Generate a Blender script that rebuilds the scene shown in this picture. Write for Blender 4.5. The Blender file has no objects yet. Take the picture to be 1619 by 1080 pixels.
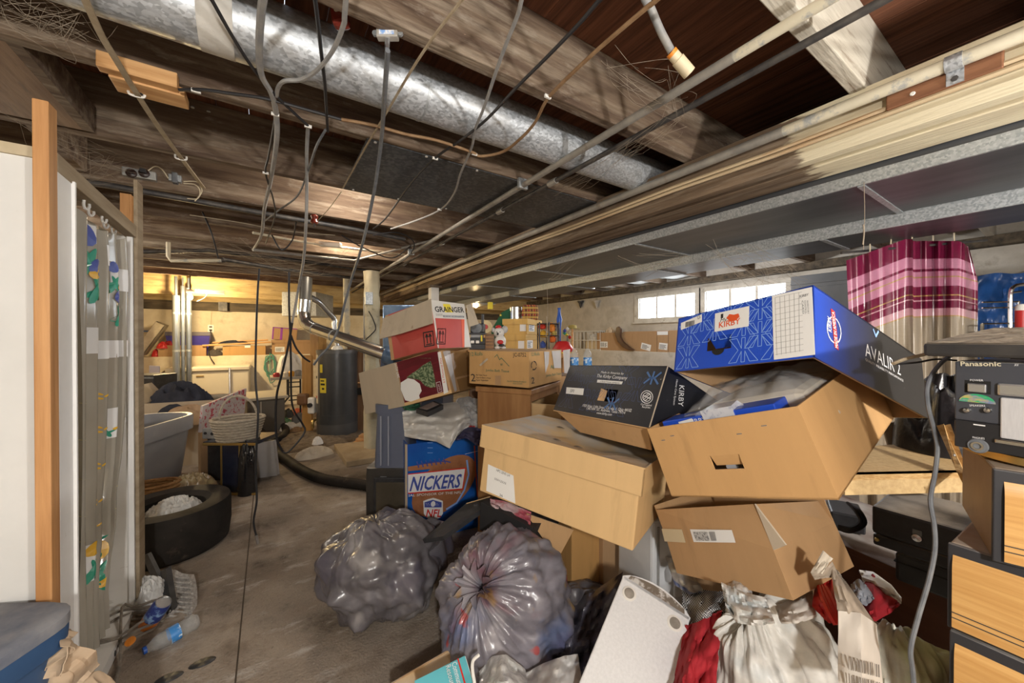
import bpy, math, random
from mathutils import Vector, Matrix, Euler, noise
random.seed(7)
sc = bpy.context.scene
col = sc.collection
R = math.radians

# ------------------------------------------------------------------ camera
CAM_H, FOC = 1.3, 590.0            # metres; focal length in pixels of a 1619-pixel-wide frame
YAW, PITCH = R(33.1), R(-0.34)
cd = bpy.data.cameras.new('camera')
cd.sensor_width = 36.0
cd.lens = FOC / 1619.0 * 36.0
cd.clip_start = 0.02
cam = bpy.data.objects.new('camera', cd)
cam.location = (0, 0, CAM_H)
cam.rotation_euler = (R(90) + PITCH, 0, -YAW)
col.objects.link(cam)
sc.camera = cam
# ------------------------------------------------------------------ world, exposure
w = bpy.data.worlds.new('world'); sc.world = w; w.use_nodes = True
bg = w.node_tree.nodes['Background']
bg.inputs[0].default_value = (0.80, 0.88, 1.0, 1); bg.inputs[1].default_value = 1.0
sc.view_settings.view_transform = 'Standard'
sc.view_settings.look = 'None'
sc.view_settings.exposure = 1.05
sc.view_settings.gamma = 1.0
sc.view_settings.use_curve_mapping = False
LAMPS = {  # far and bench bulbs of the cellar, others added as fill: x, y, z, watts, colour, bulb radius
    'behind': (-0.3, -0.95, 1.72, 75, (1.0, 0.96, 0.91), .06),  # added fill, unseen at the camera's back
    'near_fill': (1.6, -1.25, 1.62, 70, (1.0, 0.96, 0.92), .06),  # added fill by the near wall, out of view
    'far': (-1.02, 7.595, 1.965, 66, (1.0, 0.74, 0.38), .045),
    'bench': (3.42, 6.55, 1.97, 22, (1.0, 0.72, 0.36), .045),
    'alcove_fill': (-1.9, 4.4, 2.0, 22, (1.0, 0.90, 0.76), .045),  # added to brighten the tote corner past the stall
    'bay_fill': (0.75, 4.42, 2.45, 9, (1.0, 0.86, 0.66), .045),  # added fill, hidden up between two joists
    'aisle': (0.55, 2.93, 2.47, 7, (1.0, 0.92, 0.80), .045),  # added to brighten the front floor, hidden by a joist
    'window': (4.15, 2.62, 2.17, 45, (0.96, 0.97, 1.0), .045),  # added fill for the right side, hidden by the low duct
}
# ------------------------------------------------------------------ measuring helpers (pixel of the photo + a real distance or plane -> place)
CAM = Vector((0, 0, CAM_H))
FW = Vector((math.sin(YAW) * math.cos(PITCH), math.cos(YAW) * math.cos(PITCH), math.sin(PITCH)))
RT = Vector((math.cos(YAW), -math.sin(YAW), 0)); UP = RT.cross(FW)
def ray(u, v): return FW + RT * ((u - 809.5) / FOC) + UP * ((540 - v) / FOC)
def at(u, v, D): return CAM + ray(u, v) * D
def onz(u, v, z): r = ray(u, v); return CAM + r * ((z - CAM_H) / r.z)
def onx(u, v, x): r = ray(u, v); return CAM + r * (x / r.x)
def ony(u, v, y): r = ray(u, v); return CAM + r * (y / r.y)
V = lambda *a: Vector(a)
# ------------------------------------------------------------------ mesh builder
MW = {}
class MB:
    def __init__(s): s.v = []; s.f = []
    def add(s, vs, fs):
        o = len(s.v); s.v += [Vector(p) for p in vs]; s.f += [tuple(i + o for i in f) for f in fs]; return s
    def box(s, x0, x1, y0, y1, z0, z1, M=None):
        vs = [Vector((x, y, z)) for z in (z0, z1) for y in (y0, y1) for x in (x0, x1)]
        if M is not None: vs = [M @ p for p in vs]
        return s.add(vs, [(0, 2, 3, 1), (4, 5, 7, 6), (0, 1, 5, 4), (2, 6, 7, 3), (0, 4, 6, 2), (1, 3, 7, 5)])
    def hexa(s, lo, hi):                      # two quads (same winding) -> solid
        vs = list(lo) + list(hi)
        return s.add(vs, [(3, 2, 1, 0), (4, 5, 6, 7), (0, 1, 5, 4), (1, 2, 6, 5), (2, 3, 7, 6), (3, 0, 4, 7)])
    def prism(s, pts, d):                     # polygon (3d points) extruded by vector d
        n = len(pts); d = Vector(d); vs = [Vector(p) for p in pts] + [Vector(p) + d for p in pts]
        return s.add(vs, [tuple(range(n - 1, -1, -1)), tuple(range(n, 2 * n))] + [(i, (i + 1) % n, n + (i + 1) % n, n + i) for i in range(n)])
    def tube(s, path, r, n=8, caps=True, closed=False):
        P = [Vector(p) for p in path]; m = len(P); rr = r if isinstance(r, (list, tuple)) else [r] * m
        up = Vector((0, 0, 1)); base = len(s.v); last = None
        for i, p in enumerate(P):
            if closed: t = P[(i + 1) % m] - P[i - 1]
            else: t = P[min(i + 1, m - 1)] - P[max(i - 1, 0)]
            t = t.normalized() if t.length > 1e-9 else Vector((0, 0, 1))
            if last is None:
                a = t.cross(up) if abs(t.dot(up)) < .95 else t.cross(Vector((1, 0, 0)))
            else: a = last - t * last.dot(t)
            a.normalize(); last = a; b = t.cross(a)
            for k in range(n):
                an = 2 * math.pi * k / n; s.v.append(p + (a * math.cos(an) + b * math.sin(an)) * rr[i])
        for i in range(m if closed else m - 1):
            j = (i + 1) % m
            for k in range(n):
                k2 = (k + 1) % n
                s.f.append((base + i * n + k, base + i * n + k2, base + j * n + k2, base + j * n + k))
        if caps and not closed:
            s.f.append(tuple(base + k for k in range(n - 1, -1, -1)))
            s.f.append(tuple(base + (m - 1) * n + k for k in range(n)))
        return s
    def lathe(s, prof, n=24, M=None, caps=True):   # prof: (r, z) from bottom to top
        base = len(s.v); M = M or Matrix()
        for r, z in prof:
            for k in range(n):
                a = 2 * math.pi * k / n; s.v.append(M @ Vector((r * math.cos(a), r * math.sin(a), z)))
        for i in range(len(prof) - 1):
            for k in range(n):
                k2 = (k + 1) % n
                s.f.append((base + i * n + k, base + i * n + k2, base + (i + 1) * n + k2, base + (i + 1) * n + k))
        if caps:
            if prof[0][0] > 1e-5: s.f.append(tuple(base + k for k in range(n - 1, -1, -1)))
            if prof[-1][0] > 1e-5: s.f.append(tuple(base + (len(prof) - 1) * n + k for k in range(n)))
        return s
    def grid(s, nx, ny, fn, closex=False):
        base = len(s.v); m = nx if closex else nx + 1
        for j in range(ny + 1):
            for i in range(m): s.v.append(Vector(fn(i / nx, j / ny)))
        for j in range(ny):
            for i in range(nx):
                i2 = (i + 1) % m
                s.f.append((base + j * m + i, base + j * m + i2, base + (j + 1) * m + i2, base + (j + 1) * m + i))
        return s
    def sheet(s, nx, ny, fn, th=.003):       # grid with thickness
        g = MB().grid(nx, ny, fn); vs = g.v
        nor = [Vector() for _ in vs]
        for f in g.f:
            n = (vs[f[1]] - vs[f[0]]).cross(vs[f[2]] - vs[f[0]])
            for i in f: nor[i] += n
        b = len(s.v); N = len(vs)
        s.v += [p + (n.normalized() * th / 2 if n.length else n) for p, n in zip(vs, nor)]
        s.v += [p - (n.normalized() * th / 2 if n.length else n) for p, n in zip(vs, nor)]
        for f in g.f: s.f.append(tuple(b + i for i in f)); s.f.append(tuple(b + N + i for i in reversed(f)))
        w_ = nx + 1; ring = [i for i in range(nx)] + [nx + j * w_ for j in range(ny)] + [ny * w_ + i for i in range(nx, 0, -1)] + [j * w_ for j in range(ny, 0, -1)]
        for q in range(len(ring)):
            i, j = ring[q], ring[(q + 1) % len(ring)]
            s.f.append((b + i, b + N + i, b + N + j, b + j))
        return s
    def build(s, name, mat, parent=None, world=True, smooth=False, bevel=0, at_=None, sub=0, angle=40):
        vs = s.v; o_loc = Vector((0, 0, 0))
        if parent is not None:
            if world: inv = MW[parent.name].inverted(); vs = [inv @ p for p in vs]
        else:
            if at_ is None:
                lo = Vector([min(p[i] for p in vs) for i in range(3)]); hi = Vector([max(p[i] for p in vs) for i in range(3)])
                at_ = Vector(((lo.x + hi.x) / 2, (lo.y + hi.y) / 2, lo.z))
            o_loc = Vector(at_); vs = [p - o_loc for p in vs]
        me = bpy.data.meshes.new(name); me.from_pydata([tuple(p) for p in vs], [], s.f); me.update()
        me.materials.append(mat)
        if smooth:
            me.polygons.foreach_set('use_smooth', [True] * len(me.polygons)); me.set_sharp_from_angle(angle=R(angle))
        o = bpy.data.objects.new(name, me); col.objects.link(o)
        if parent is not None: o.parent = parent; MW[o.name] = MW[parent.name]
        else: o.location = o_loc; MW[o.name] = Matrix.Translation(o_loc)
        if bevel:
            b = o.modifiers.new('bevel', 'BEVEL'); b.width = bevel; b.segments = 2; b.limit_method = 'ANGLE'; b.angle_limit = R(35)
        if sub:
            m = o.modifiers.new('sub', 'SUBSURF'); m.levels = sub; m.render_levels = sub
        return o
def tag(o, label=None, cat=None, group=None, kind=None):
    if label: o['label'] = label
    if cat: o['category'] = cat
    if group: o['group'] = group
    if kind: o['kind'] = kind
    return o
def thing(name, label, cat, loc=(0, 0, 0), rot=(0, 0, 0), group=None, kind=None):
    o = bpy.data.objects.new(name, None); col.objects.link(o); o.empty_display_size = .05
    o.location = loc; o.rotation_euler = [R(a) for a in rot]
    MW[o.name] = Matrix.Translation(Vector(loc)) @ Euler([R(a) for a in rot]).to_matrix().to_4x4()
    return tag(o, label, cat, group, kind)
def struct(name, loc=(0, 0, 0)):
    return thing(name, None, None, loc, kind='structure')
def dup(root, loc, rot=None, label=None, scale=None):
    r = root.copy(); col.objects.link(r); r.location = loc
    if rot is not None: r.rotation_euler = [R(a) for a in rot]
    if scale: r.scale = scale
    if label: r['label'] = label
    MW[r.name] = Matrix.Translation(Vector(loc)) @ r.rotation_euler.to_matrix().to_4x4()
    for ch in list(root.children):
        c = ch.copy(); col.objects.link(c); c.parent = r; MW[c.name] = MW[r.name]
        for g in list(ch.children):
            d = g.copy(); col.objects.link(d); d.parent = c
    return r
def copy_part(o, parent, off=(0, 0, 0), rot=None):
    c = o.copy(); col.objects.link(c); c.parent = parent; c.location = off
    if rot: c.rotation_euler = rot
    return c
def smooth_path(pts, n=6):                   # Catmull-Rom through points
    P = [Vector(p) for p in pts]; out = []
    for i in range(len(P) - 1):
        a = P[max(i - 1, 0)]; b = P[i]; c = P[i + 1]; d = P[min(i + 2, len(P) - 1)]
        for k in range(n):
            t = k / n; t2 = t * t; t3 = t2 * t
            out.append(.5 * ((2 * b) + (c - a) * t + (2 * a - 5 * b + 4 * c - d) * t2 + (3 * b - a - 3 * c + d) * t3))
    out.append(P[-1]); return out
def fbm(p, o=4): return noise.fractal(Vector(p), 1.0, 2.0, o)
def frame(o, x, y):                          # matrix with axes x, y and their normal at o
    x = Vector(x).normalized(); y = Vector(y); z = x.cross(y).normalized(); y = z.cross(x)
    return Matrix(((x.x, y.x, z.x, o[0]), (x.y, y.y, z.y, o[1]), (x.z, y.z, z.z, o[2]), (0, 0, 0, 1)))
# ------------------------------------------------------------------ materials
MATS = {}
def mat(name, c, rough=.6, metal=0., c2=None, scale=6., stretch=(1, 1, 1), bump=0., bscale=None, lo=.35, hi=.65, dust=0., c3=None, scale3=1.5, lo3=.5, hi3=.62,
        trans=0., alpha=1., emit=0., coat=0., spec=.5, detail=6., ior=1.45, dustc=(.50, .475, .44), sss=0., tex='noise', rvar=0.):
    if name in MATS: return MATS[name]
    m = bpy.data.materials.new(name); m.use_nodes = True; N = m.node_tree.nodes; L = m.node_tree.links
    b = N['Principled BSDF']; b.inputs['Base Color'].default_value = (*c, 1); b.inputs['Roughness'].default_value = rough; b.inputs['Metallic'].default_value = metal
    b.inputs['Specular IOR Level'].default_value = spec; b.inputs['IOR'].default_value = ior
    if trans: b.inputs['Transmission Weight'].default_value = trans
    if alpha < 1: b.inputs['Alpha'].default_value = alpha
    if coat: b.inputs['Coat Weight'].default_value = coat; b.inputs['Coat Roughness'].default_value = .2
    if emit: b.inputs['Emission Color'].default_value = (*c, 1); b.inputs['Emission Strength'].default_value = emit
    out = None
    if c2 is not None or bump or dust or c3 is not None:
        tc = N.new('ShaderNodeTexCoord'); mp = N.new('ShaderNodeMapping'); mp.inputs['Scale'].default_value = stretch
        L.new(tc.outputs['Object'], mp.inputs[0])
    if c2 is not None:
        if tex == 'voronoi':
            n = N.new('ShaderNodeTexVoronoi'); n.inputs['Scale'].default_value = scale; L.new(mp.outputs[0], n.inputs['Vector'])
            sp = N.new('ShaderNodeSeparateColor'); L.new(n.outputs['Color'], sp.inputs[0]); fac = sp.outputs[0]
        else:
            n = N.new('ShaderNodeTexNoise'); n.inputs['Scale'].default_value = scale; n.inputs['Detail'].default_value = detail; n.inputs['Roughness'].default_value = .62
            L.new(mp.outputs[0], n.inputs['Vector']); fac = n.outputs[0]
        r = N.new('ShaderNodeValToRGB'); r.color_ramp.elements[0].position = lo; r.color_ramp.elements[1].position = hi
        r.color_ramp.elements[0].color = (*c, 1); r.color_ramp.elements[1].color = (*c2, 1)
        L.new(fac, r.inputs[0]); out = r.outputs[0]
        if rvar:
            mr = N.new('ShaderNodeMapRange'); mr.inputs[3].default_value = rough - rvar; mr.inputs[4].default_value = rough + rvar
            L.new(fac, mr.inputs[0]); L.new(mr.outputs[0], b.inputs['Roughness'])
    def mixc(fac, a_out, cc):
        x = N.new('ShaderNodeMix'); x.data_type = 'RGBA'
        L.new(fac, x.inputs[0])
        if a_out is None: x.inputs[6].default_value = (*c, 1)
        else: L.new(a_out, x.inputs[6])
        x.inputs[7].default_value = (*cc, 1); return x.outputs[2]
    if c3 is not None:
        n3 = N.new('ShaderNodeTexNoise'); n3.inputs['Scale'].default_value = scale3; n3.inputs['Detail'].default_value = 8; n3.inputs['Roughness'].default_value = .7
        L.new(mp.outputs[0], n3.inputs['Vector'])
        r3 = N.new('ShaderNodeMapRange'); r3.inputs[1].default_value = lo3; r3.inputs[2].default_value = hi3
        L.new(n3.outputs[0], r3.inputs[0]); out = mixc(r3.outputs[0], out, c3)
    if dust:                                  # settled dust lies on the faces that look up
        g = N.new('ShaderNodeNewGeometry'); sx = N.new('ShaderNodeSeparateXYZ'); L.new(g.outputs['True Normal'], sx.inputs[0])
        nd = N.new('ShaderNodeTexNoise'); nd.inputs['Scale'].default_value = 7; nd.inputs['Detail'].default_value = 8; L.new(tc.outputs['Object'], nd.inputs['Vector'])
        m1 = N.new('ShaderNodeMapRange'); m1.inputs[1].default_value = .55; m1.inputs[2].default_value = .9; L.new(sx.outputs[2], m1.inputs[0])
        m2 = N.new('ShaderNodeMapRange'); m2.inputs[1].default_value = .32; m2.inputs[2].default_value = .62; m2.inputs[4].default_value = dust; L.new(nd.outputs[0], m2.inputs[0])
        mm = N.new('ShaderNodeMath'); mm.operation = 'MULTIPLY'; L.new(m1.outputs[0], mm.inputs[0]); L.new(m2.outputs[0], mm.inputs[1])
        out = mixc(mm.outputs[0], out, dustc)
    if out is not None: L.new(out, b.inputs['Base Color'])
    if bump:
        nb = N.new('ShaderNodeTexNoise'); nb.inputs['Scale'].default_value = bscale or scale * 3; nb.inputs['Detail'].default_value = 6
        L.new(mp.outputs[0], nb.inputs['Vector'])
        bp = N.new('ShaderNodeBump'); bp.inputs['Strength'].default_value = bump; bp.inputs['Distance'].default_value = .01
        L.new(nb.outputs[0], bp.inputs['Height']); L.new(bp.outputs[0], b.inputs['Normal'])
    MATS[name] = m; return m
def joistwood(name, stretch, pale=(.34, .28, .21), dark=(.085, .055, .04), mid=(.20, .145, .10), lo3=.50, hi3=.70):
    return mat(name, dark, .85, c2=mid, scale=2.2, stretch=stretch, bump=.35, bscale=9, c3=pale, scale3=1.3, lo3=lo3, hi3=hi3, spec=.2)
m_joist = joistwood('joist wood', (.9, 9, 9))
m_plank = mat('subfloor plank', (.10, .042, .025), .7, c2=(.24, .10, .055), scale=2.5, stretch=(14, .7, 14), bump=.2, bscale=6, spec=.25)
m_lumber = mat('new lumber', (.42, .20, .07), .6, c2=(.60, .32, .13), scale=2.0, stretch=(14, 14, .8), bump=.1, bscale=6, c3=(.30, .13, .05), scale3=.7, lo3=.56, hi3=.72)
m_lumberx = mat('new lumber block', (.50, .25, .09), .6, c2=(.70, .42, .19), scale=2.5, stretch=(1, 14, 14), bump=.1, bscale=6)
m_conc = mat('concrete floor', (.22, .175, .135), .85, c2=(.40, .34, .275), scale=6, detail=12, bump=.5, bscale=90, c3=(.12, .095, .075), scale3=1.5, lo3=.47, hi3=.62, spec=.25)
def overlay(m, cc, sc, stretch, lo, hi, amt):   # extra worn patches over a material's colour
    N = m.node_tree.nodes; L = m.node_tree.links; b = N['Principled BSDF']; src = b.inputs['Base Color'].links[0].from_socket
    tc = N.new('ShaderNodeTexCoord'); mp = N.new('ShaderNodeMapping'); mp.inputs['Scale'].default_value = stretch; n = N.new('ShaderNodeTexNoise'); n.inputs['Scale'].default_value = sc; n.inputs['Detail'].default_value = 8; n.inputs['Roughness'].default_value = .7
    L.new(tc.outputs['Object'], mp.inputs[0]); L.new(mp.outputs[0], n.inputs['Vector']); r = N.new('ShaderNodeMapRange'); r.inputs[1].default_value = lo; r.inputs[2].default_value = hi; r.inputs[4].default_value = amt; L.new(n.outputs[0], r.inputs[0])
    x = N.new('ShaderNodeMix'); x.data_type = 'RGBA'; L.new(r.outputs[0], x.inputs[0]); L.new(src, x.inputs[6]); x.inputs[7].default_value = (*cc, 1); L.new(x.outputs[2], b.inputs['Base Color'])
overlay(m_conc, (.52, .49, .45), 2.2, (1.6, 4, 1), .56, .68, .6)
overlay(m_conc, (.10, .08, .065), 70, (1, 1, 1), .58, .66, .55)
overlay(m_conc, (.50, .45, .38), 90, (1, 1, 1), .60, .66, .45)
overlay(m_joist, (.42, .37, .30), 5, (1, 3, 3), .56, .70, .5)
overlay(m_lumber, (.22, .09, .03), 3, (4, 4, 1.2), .62, .70, .6)
m_white = mat('white wall paint', (.74, .73, .70), .6, c2=(.82, .81, .78), scale=3, c3=(.55, .52, .46), scale3=5, lo3=.64, hi3=.78)
m_cream = mat('cream painted masonry', (.58, .49, .35), .85, c2=(.70, .62, .47), scale=3, bump=.3, bscale=25, c3=(.33, .27, .19), scale3=2.2, lo3=.56, hi3=.74, spec=.2)
m_grey_wall = mat('old plaster', (.40, .36, .30), .9, c2=(.58, .54, .47), scale=2.5, bump=.3, bscale=18, c3=(.26, .22, .17), scale3=2.5, lo3=.55, hi3=.7, spec=.2)
m_galv = mat('galvanised steel', (.36, .385, .41), .45, .55, c2=(.60, .635, .67), scale=130, stretch=(.6, 1, 1), tex='voronoi', lo=.1, hi=.9, rvar=.08, c3=(.45, .44, .42), scale3=3, lo3=.55, hi3=.8)
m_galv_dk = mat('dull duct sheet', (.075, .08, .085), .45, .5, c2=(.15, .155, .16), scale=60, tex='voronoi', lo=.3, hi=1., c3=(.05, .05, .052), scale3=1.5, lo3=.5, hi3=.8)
m_duct_shaded = mat('shaded duct bottom', (.075, .08, .09), .38, .55, c2=(.12, .125, .135), scale=2, stretch=(4, .6, 4))  # galvanised sheet with the shade of its underside put into the colour
m_galv_s = mat('galvanised flange', (.33, .36, .38), .45, .6, c2=(.52, .55, .57), scale=120, tex='voronoi', lo=.1, hi=.9)
m_steel = mat('new steel pipe', (.55, .58, .62), .22, .9, c2=(.70, .73, .77), scale=4, stretch=(1, 1, .2), rvar=.06)
m_conduit = mat('grey conduit', (.26, .25, .23), .6, .35, c2=(.38, .36, .32), scale=9, c3=(.17, .11, .07), scale3=7, lo3=.58, hi3=.75)
m_blackpipe = mat('black iron pipe', (.045, .045, .05), .55, .4, c2=(.12, .11, .10), scale=12)
m_black = mat('black plastic', (.018, .018, .02), .45, c2=(.035, .035, .038), scale=20)
m_wblack = mat('black cable', (.02, .02, .023), .5)
m_wgrey = mat('grey cable', (.24, .245, .25), .55, c2=(.33, .32, .30), scale=25)
m_wgreyd = mat('dark grey cable', (.10, .11, .125), .5, c2=(.17, .18, .19), scale=25)
m_wtan = mat('tan cloth cable', (.30, .235, .15), .75, c2=(.40, .33, .23), scale=25)
m_wrust = mat('rusty brown cable', (.20, .11, .05), .75, c2=(.30, .19, .10), scale=15)
m_wthin = mat('thin ivory wire', (.55, .48, .34), .7)
m_staple = mat('white cable staple', (.75, .74, .70), .5)
def carton_mat(name, c, dust=.75, k=1.09):
    return mat(name, c, .78, c2=tuple(min(1, x * k) for x in c), scale=1.6, stretch=(7, 7, 1), bump=.05, bscale=30, dust=dust, c3=tuple(x * .8 for x in c), scale3=2.2, lo3=.56, hi3=.8, spec=.25)
m_card = carton_mat('cardboard', (.46, .285, .14))
m_card_p = carton_mat('pale cardboard', (.58, .385, .185))
m_card_d = carton_mat('brown cardboard', (.37, .23, .12))
m_card_in = carton_mat('grey-brown cardboard', (.43, .36, .27))
m_paper = mat('white paper label', (.74, .74, .72), .6)
m_ink = mat('black ink', (.02, .02, .02), .7)
m_inkw = mat('white ink', (.80, .80, .80), .6)
m_dark = mat('dark void', (.012, .011, .01), .9)
# ================================================================== the setting
XL, XR, YF, YB = -2.7, 5.87, -1.7, 9.05       # left wall, right wall, wall behind the camera, far wall
ZJ, ZS = 2.28, 2.58                          # joist bottoms, subfloor
# floor: two poured slabs with an open joint
flo = struct('floor')
JX0, JX1 = -0.113, -0.107
fl_pts = [(XL, JX0), (JX1, XR + .3)]
for a, b in fl_pts: MB().box(a, b, YF, YB + .3, -.12, 0).build('slab', m_conc, flo)
MB().box(XL, XR, YF, YB, -.14, -.006).build('joint_filler', mat('dirt in the joint', (.11, .085, .06), .95), flo)
# ceiling
cei = struct('ceiling', (0, 0, ZJ))
pw = .145; x = XL; pk = 0
while x < XR:
    MB().box(x + .0015, x + pw - .0015, YF, YB, ZS + .004 * (pk % 3) / 3, ZS + .03).build('plank', m_plank, cei); x += pw; pk += 1
JY = [.52 + .71 * k for k in range(-3, 12)]  # far edge of each joist
m_joist_w = mat('whitewashed joist', (.50, .46, .38), .85, c2=(.62, .58, .49), scale=2.2, stretch=(.9, 9, 9), bump=.3, bscale=9, c3=(.22, .16, .11), scale3=1.6, lo3=.55, hi3=.68)
for i, y in enumerate(JY):
    b = MB(); n = 24
    def face(s_, t_, yy):  # slightly wavy old timber
        return None
    b.box(XL, XR, y - .052, y, ZJ + .006 * math.sin(i * 2.1), ZS)
    b.build('joist', m_joist_w if i == 3 else m_joist, cei, bevel=.004)
# blocking pieces between joists, left
m_block = mat('blocking plywood', (.17, .095, .05), .75, c2=(.28, .175, .10), scale=2.5, stretch=(8, 1, 8), bump=.15, c3=(.12, .08, .05), scale3=3, lo3=.55, hi3=.7)
MB().box(-1.02, -.7205, 1.915, 2.555, 2.275, 2.31).build('blocking', m_block, cei)
MB().box(-.72, -.685, 1.915, 2.555, 2.275, 2.40).build('blocking', m_joist, cei)
for y0, xx in ((2.62, -.95), (3.33, -1.2)): MB().box(xx, xx + .04, y0, y0 + .66, 2.30, 2.56).build('blocking', m_joist, cei)
# insulation batts / white sheeting between the joists beside the windows
m_foil = mat('white insulation facing', (.62, .64, .64), .35, c2=(.75, .76, .75), scale=4, bump=.4, bscale=9, c3=(.42, .40, .36), scale3=6, lo3=.55, hi3=.7)
for k in range(6):
    y0 = 3.36 + .71 * k
    if k in (0, 1, 2):
        MB().sheet(10, 10, lambda s, t: (3.45 + 2.3 * s, y0 + .01 + .64 * t, 2.36 - .05 * math.sin(math.pi * t) + .02 * fbm((s * 4, t * 4, k))), .004).build('insulation_batt', m_foil, cei, smooth=True)
# main beam with the worn cream paint at its near end
def beam_material():
    m = joistwood('beam timber', (9, .8, 9), pale=(.36, .30, .23), dark=(.11, .075, .05), mid=(.23, .165, .11)); N = m.node_tree.nodes; L = m.node_tree.links; b = N['Principled BSDF']
    src = b.inputs['Base Color'].links[0].from_socket
    tc = N.new('ShaderNodeTexCoord'); sx = N.new('ShaderNodeSeparateXYZ'); L.new(tc.outputs['Object'], sx.inputs[0])
    n = N.new('ShaderNodeTexNoise'); n.inputs['Scale'].default_value = 1; n.inputs['Detail'].default_value = 6; mp = N.new('ShaderNodeMapping'); mp.inputs['Scale'].default_value = (30, 7, 30)
    L.new(tc.outputs['Object'], mp.inputs[0]); L.new(mp.outputs[0], n.inputs['Vector'])
    a = N.new('ShaderNodeMath'); a.operation = 'MULTIPLY_ADD'; a.inputs[1].default_value = .35; L.new(n.outputs[0], a.inputs[0]); L.new(sx.outputs[1], a.inputs[2])
    r = N.new('ShaderNodeMapRange'); r.inputs[1].default_value = .90; r.inputs[2].default_value = .86; L.new(a.outputs[0], r.inputs[0])
    n2 = N.new('ShaderNodeTexNoise'); n2.inputs['Scale'].default_value = 1.5; n2.inputs['Detail'].default_value = 8; mp2 = N.new('ShaderNodeMapping'); mp2.inputs['Scale'].default_value = (10, 1.2, 10)
    L.new(tc.outputs['Object'], mp2.inputs[0]); L.new(mp2.outputs[0], n2.inputs['Vector'])
    cr = N.new('ShaderNodeValToRGB'); cr.color_ramp.elements[0].position = .34; cr.color_ramp.elements[1].position = .48
    cr.color_ramp.elements[0].color = (.55, .47, .33, 1); cr.color_ramp.elements[1].color = (.72, .65, .47, 1); L.new(n2.outputs[0], cr.inputs[0])
    x = N.new('ShaderNodeMix'); x.data_type = 'RGBA'; L.new(r.outputs[0], x.inputs[0]); L.new(src, x.inputs[6]); L.new(cr.outputs[0], x.inputs[7]); L.new(x.outputs[2], b.inputs['Base Color'])
    return m
m_beam = beam_material()
bm_ = tag(thing('main_beam', 'long timber beam under the joists with worn cream paint at one end', 'beam', (2.1, 0, 2.08)))
MB().box(1.99, 2.085, YF, 8.3, 2.10, 2.282).build('beam_ply', m_beam, bm_, bevel=.004)
MB().box(2.087, 2.255, YF, 8.3, 2.082, 2.282).build('beam_ply', m_beam, bm_, bevel=.004)
MB().box(1.975, 2.03, YF, 8.3, 2.078, 2.125).build('ledger_strip', m_beam, bm_, bevel=.003)
MB().box(1.955, 1.99, YF, 8.2, 2.262, 2.286).build('ledger_strip', m_beam, bm_, bevel=.003)
m_lath = mat('pale lath strip', (.52, .40, .25), .75, c2=(.62, .50, .33), scale=4, stretch=(9, .8, 9), c3=(.40, .20, .08), scale3=2, lo3=.5, hi3=.7)
for z_, xx in ((2.178, 1.972), (2.156, 1.970)):
    MB().tube([(xx + .004 * math.sin(k * 1.7), YF + k * .5, z_ + .004 * math.sin(k * 2.3)) for k in range(20)], .0095, 6).build('lath', m_lath, bm_)
# walls
def wall(name, mb, m): o = mb.build(name, m); tag(o, kind='structure'); return o
wb = struct('wall_back', (0, YB, 0))
MB().box(XL, XR + .3, YB, YB + .2, 0, ZS).build('upper_wall', m_cream, wb)
MB().box(XL, 3.4, YB - .42, YB + .02, 0, 1.0).build('wall_ledge', m_cream, wb, bevel=.012)
m_sill_dk = mat('dark sill timber', (.05, .04, .03), .9, c2=(.13, .10, .065), scale=3, stretch=(1, 6, 6), bump=.3)  # dark brown timber, tone varies at random
MB().box(XL, XR, YB - .09, YB, 1.84, 2.0).build('sill_plate', m_sill_dk, wb)
m_rim_lit = mat('yellow-lit rim board', (.36, .25, .11), .85, c2=(.50, .37, .18), scale=2, stretch=(1, 7, 7), bump=.3, c3=(.20, .13, .07), scale3=3, lo3=.52, hi3=.7)  # wood with the bulb's yellow light put into its colour
MB().box(XL, XR, YB - .06, YB, 2.0, ZS).build('rim_board', m_rim_lit, wb)
MB().box(XL, XR, YB - .95, YB - .9, 2.03, ZS).build('rim_board', m_rim_lit, wb)
wl = wall('wall_left', MB().box(XL - .1, XL, YF, YB, 0, ZS), m_cream)
wf = wall('wall_front', MB().box(XL, XR + .3, YF - .1, YF, 0, ZS), m_grey_wall)
# right wall with two windows in the upper part
WX = XR; WZ0, WZ1 = 1.69, 2.063
def win_y(u): return onx(u, 480, WX).y
w1 = (win_y(1100), win_y(1011)); w2 = (win_y(1243), win_y(1116))
wr = struct('wall_right', (XR, 0, 0))
LZ = 1.085
MB().box(WX - .35, WX + .25, YF, YB, 0, LZ).build('wall_ledge', m_grey_wall, wr, bevel=.012)
MB().box(WX, WX + .22, YF, YB, LZ, WZ0).build('wall_band', m_grey_wall, wr)
MB().box(WX, WX + .22, YF, YB, WZ1, ZS).build('wall_band', m_grey_wall, wr)
ys = [YF, w2[0], w2[1], w1[0], w1[1], YB]
for a, b in ((0, 1), (2, 3), (4, 5)): MB().box(WX, WX + .22, ys[a], ys[b], WZ0, WZ1).build('wall_pier', m_grey_wall, wr)
MB().box(WX - .13, WX, YF, YB, 2.19, 2.285).build('sill_plate', m_sill_dk, wr)
m_frame = mat('old window frame paint', (.50, .46, .39), .8, c2=(.62, .58, .50), scale=6, bump=.2, c3=(.30, .26, .2), scale3=8, lo3=.55, hi3=.7)
m_pane = mat('bright frosted pane', (.86, .93, 1.0), .4, emit=5.0)
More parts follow.
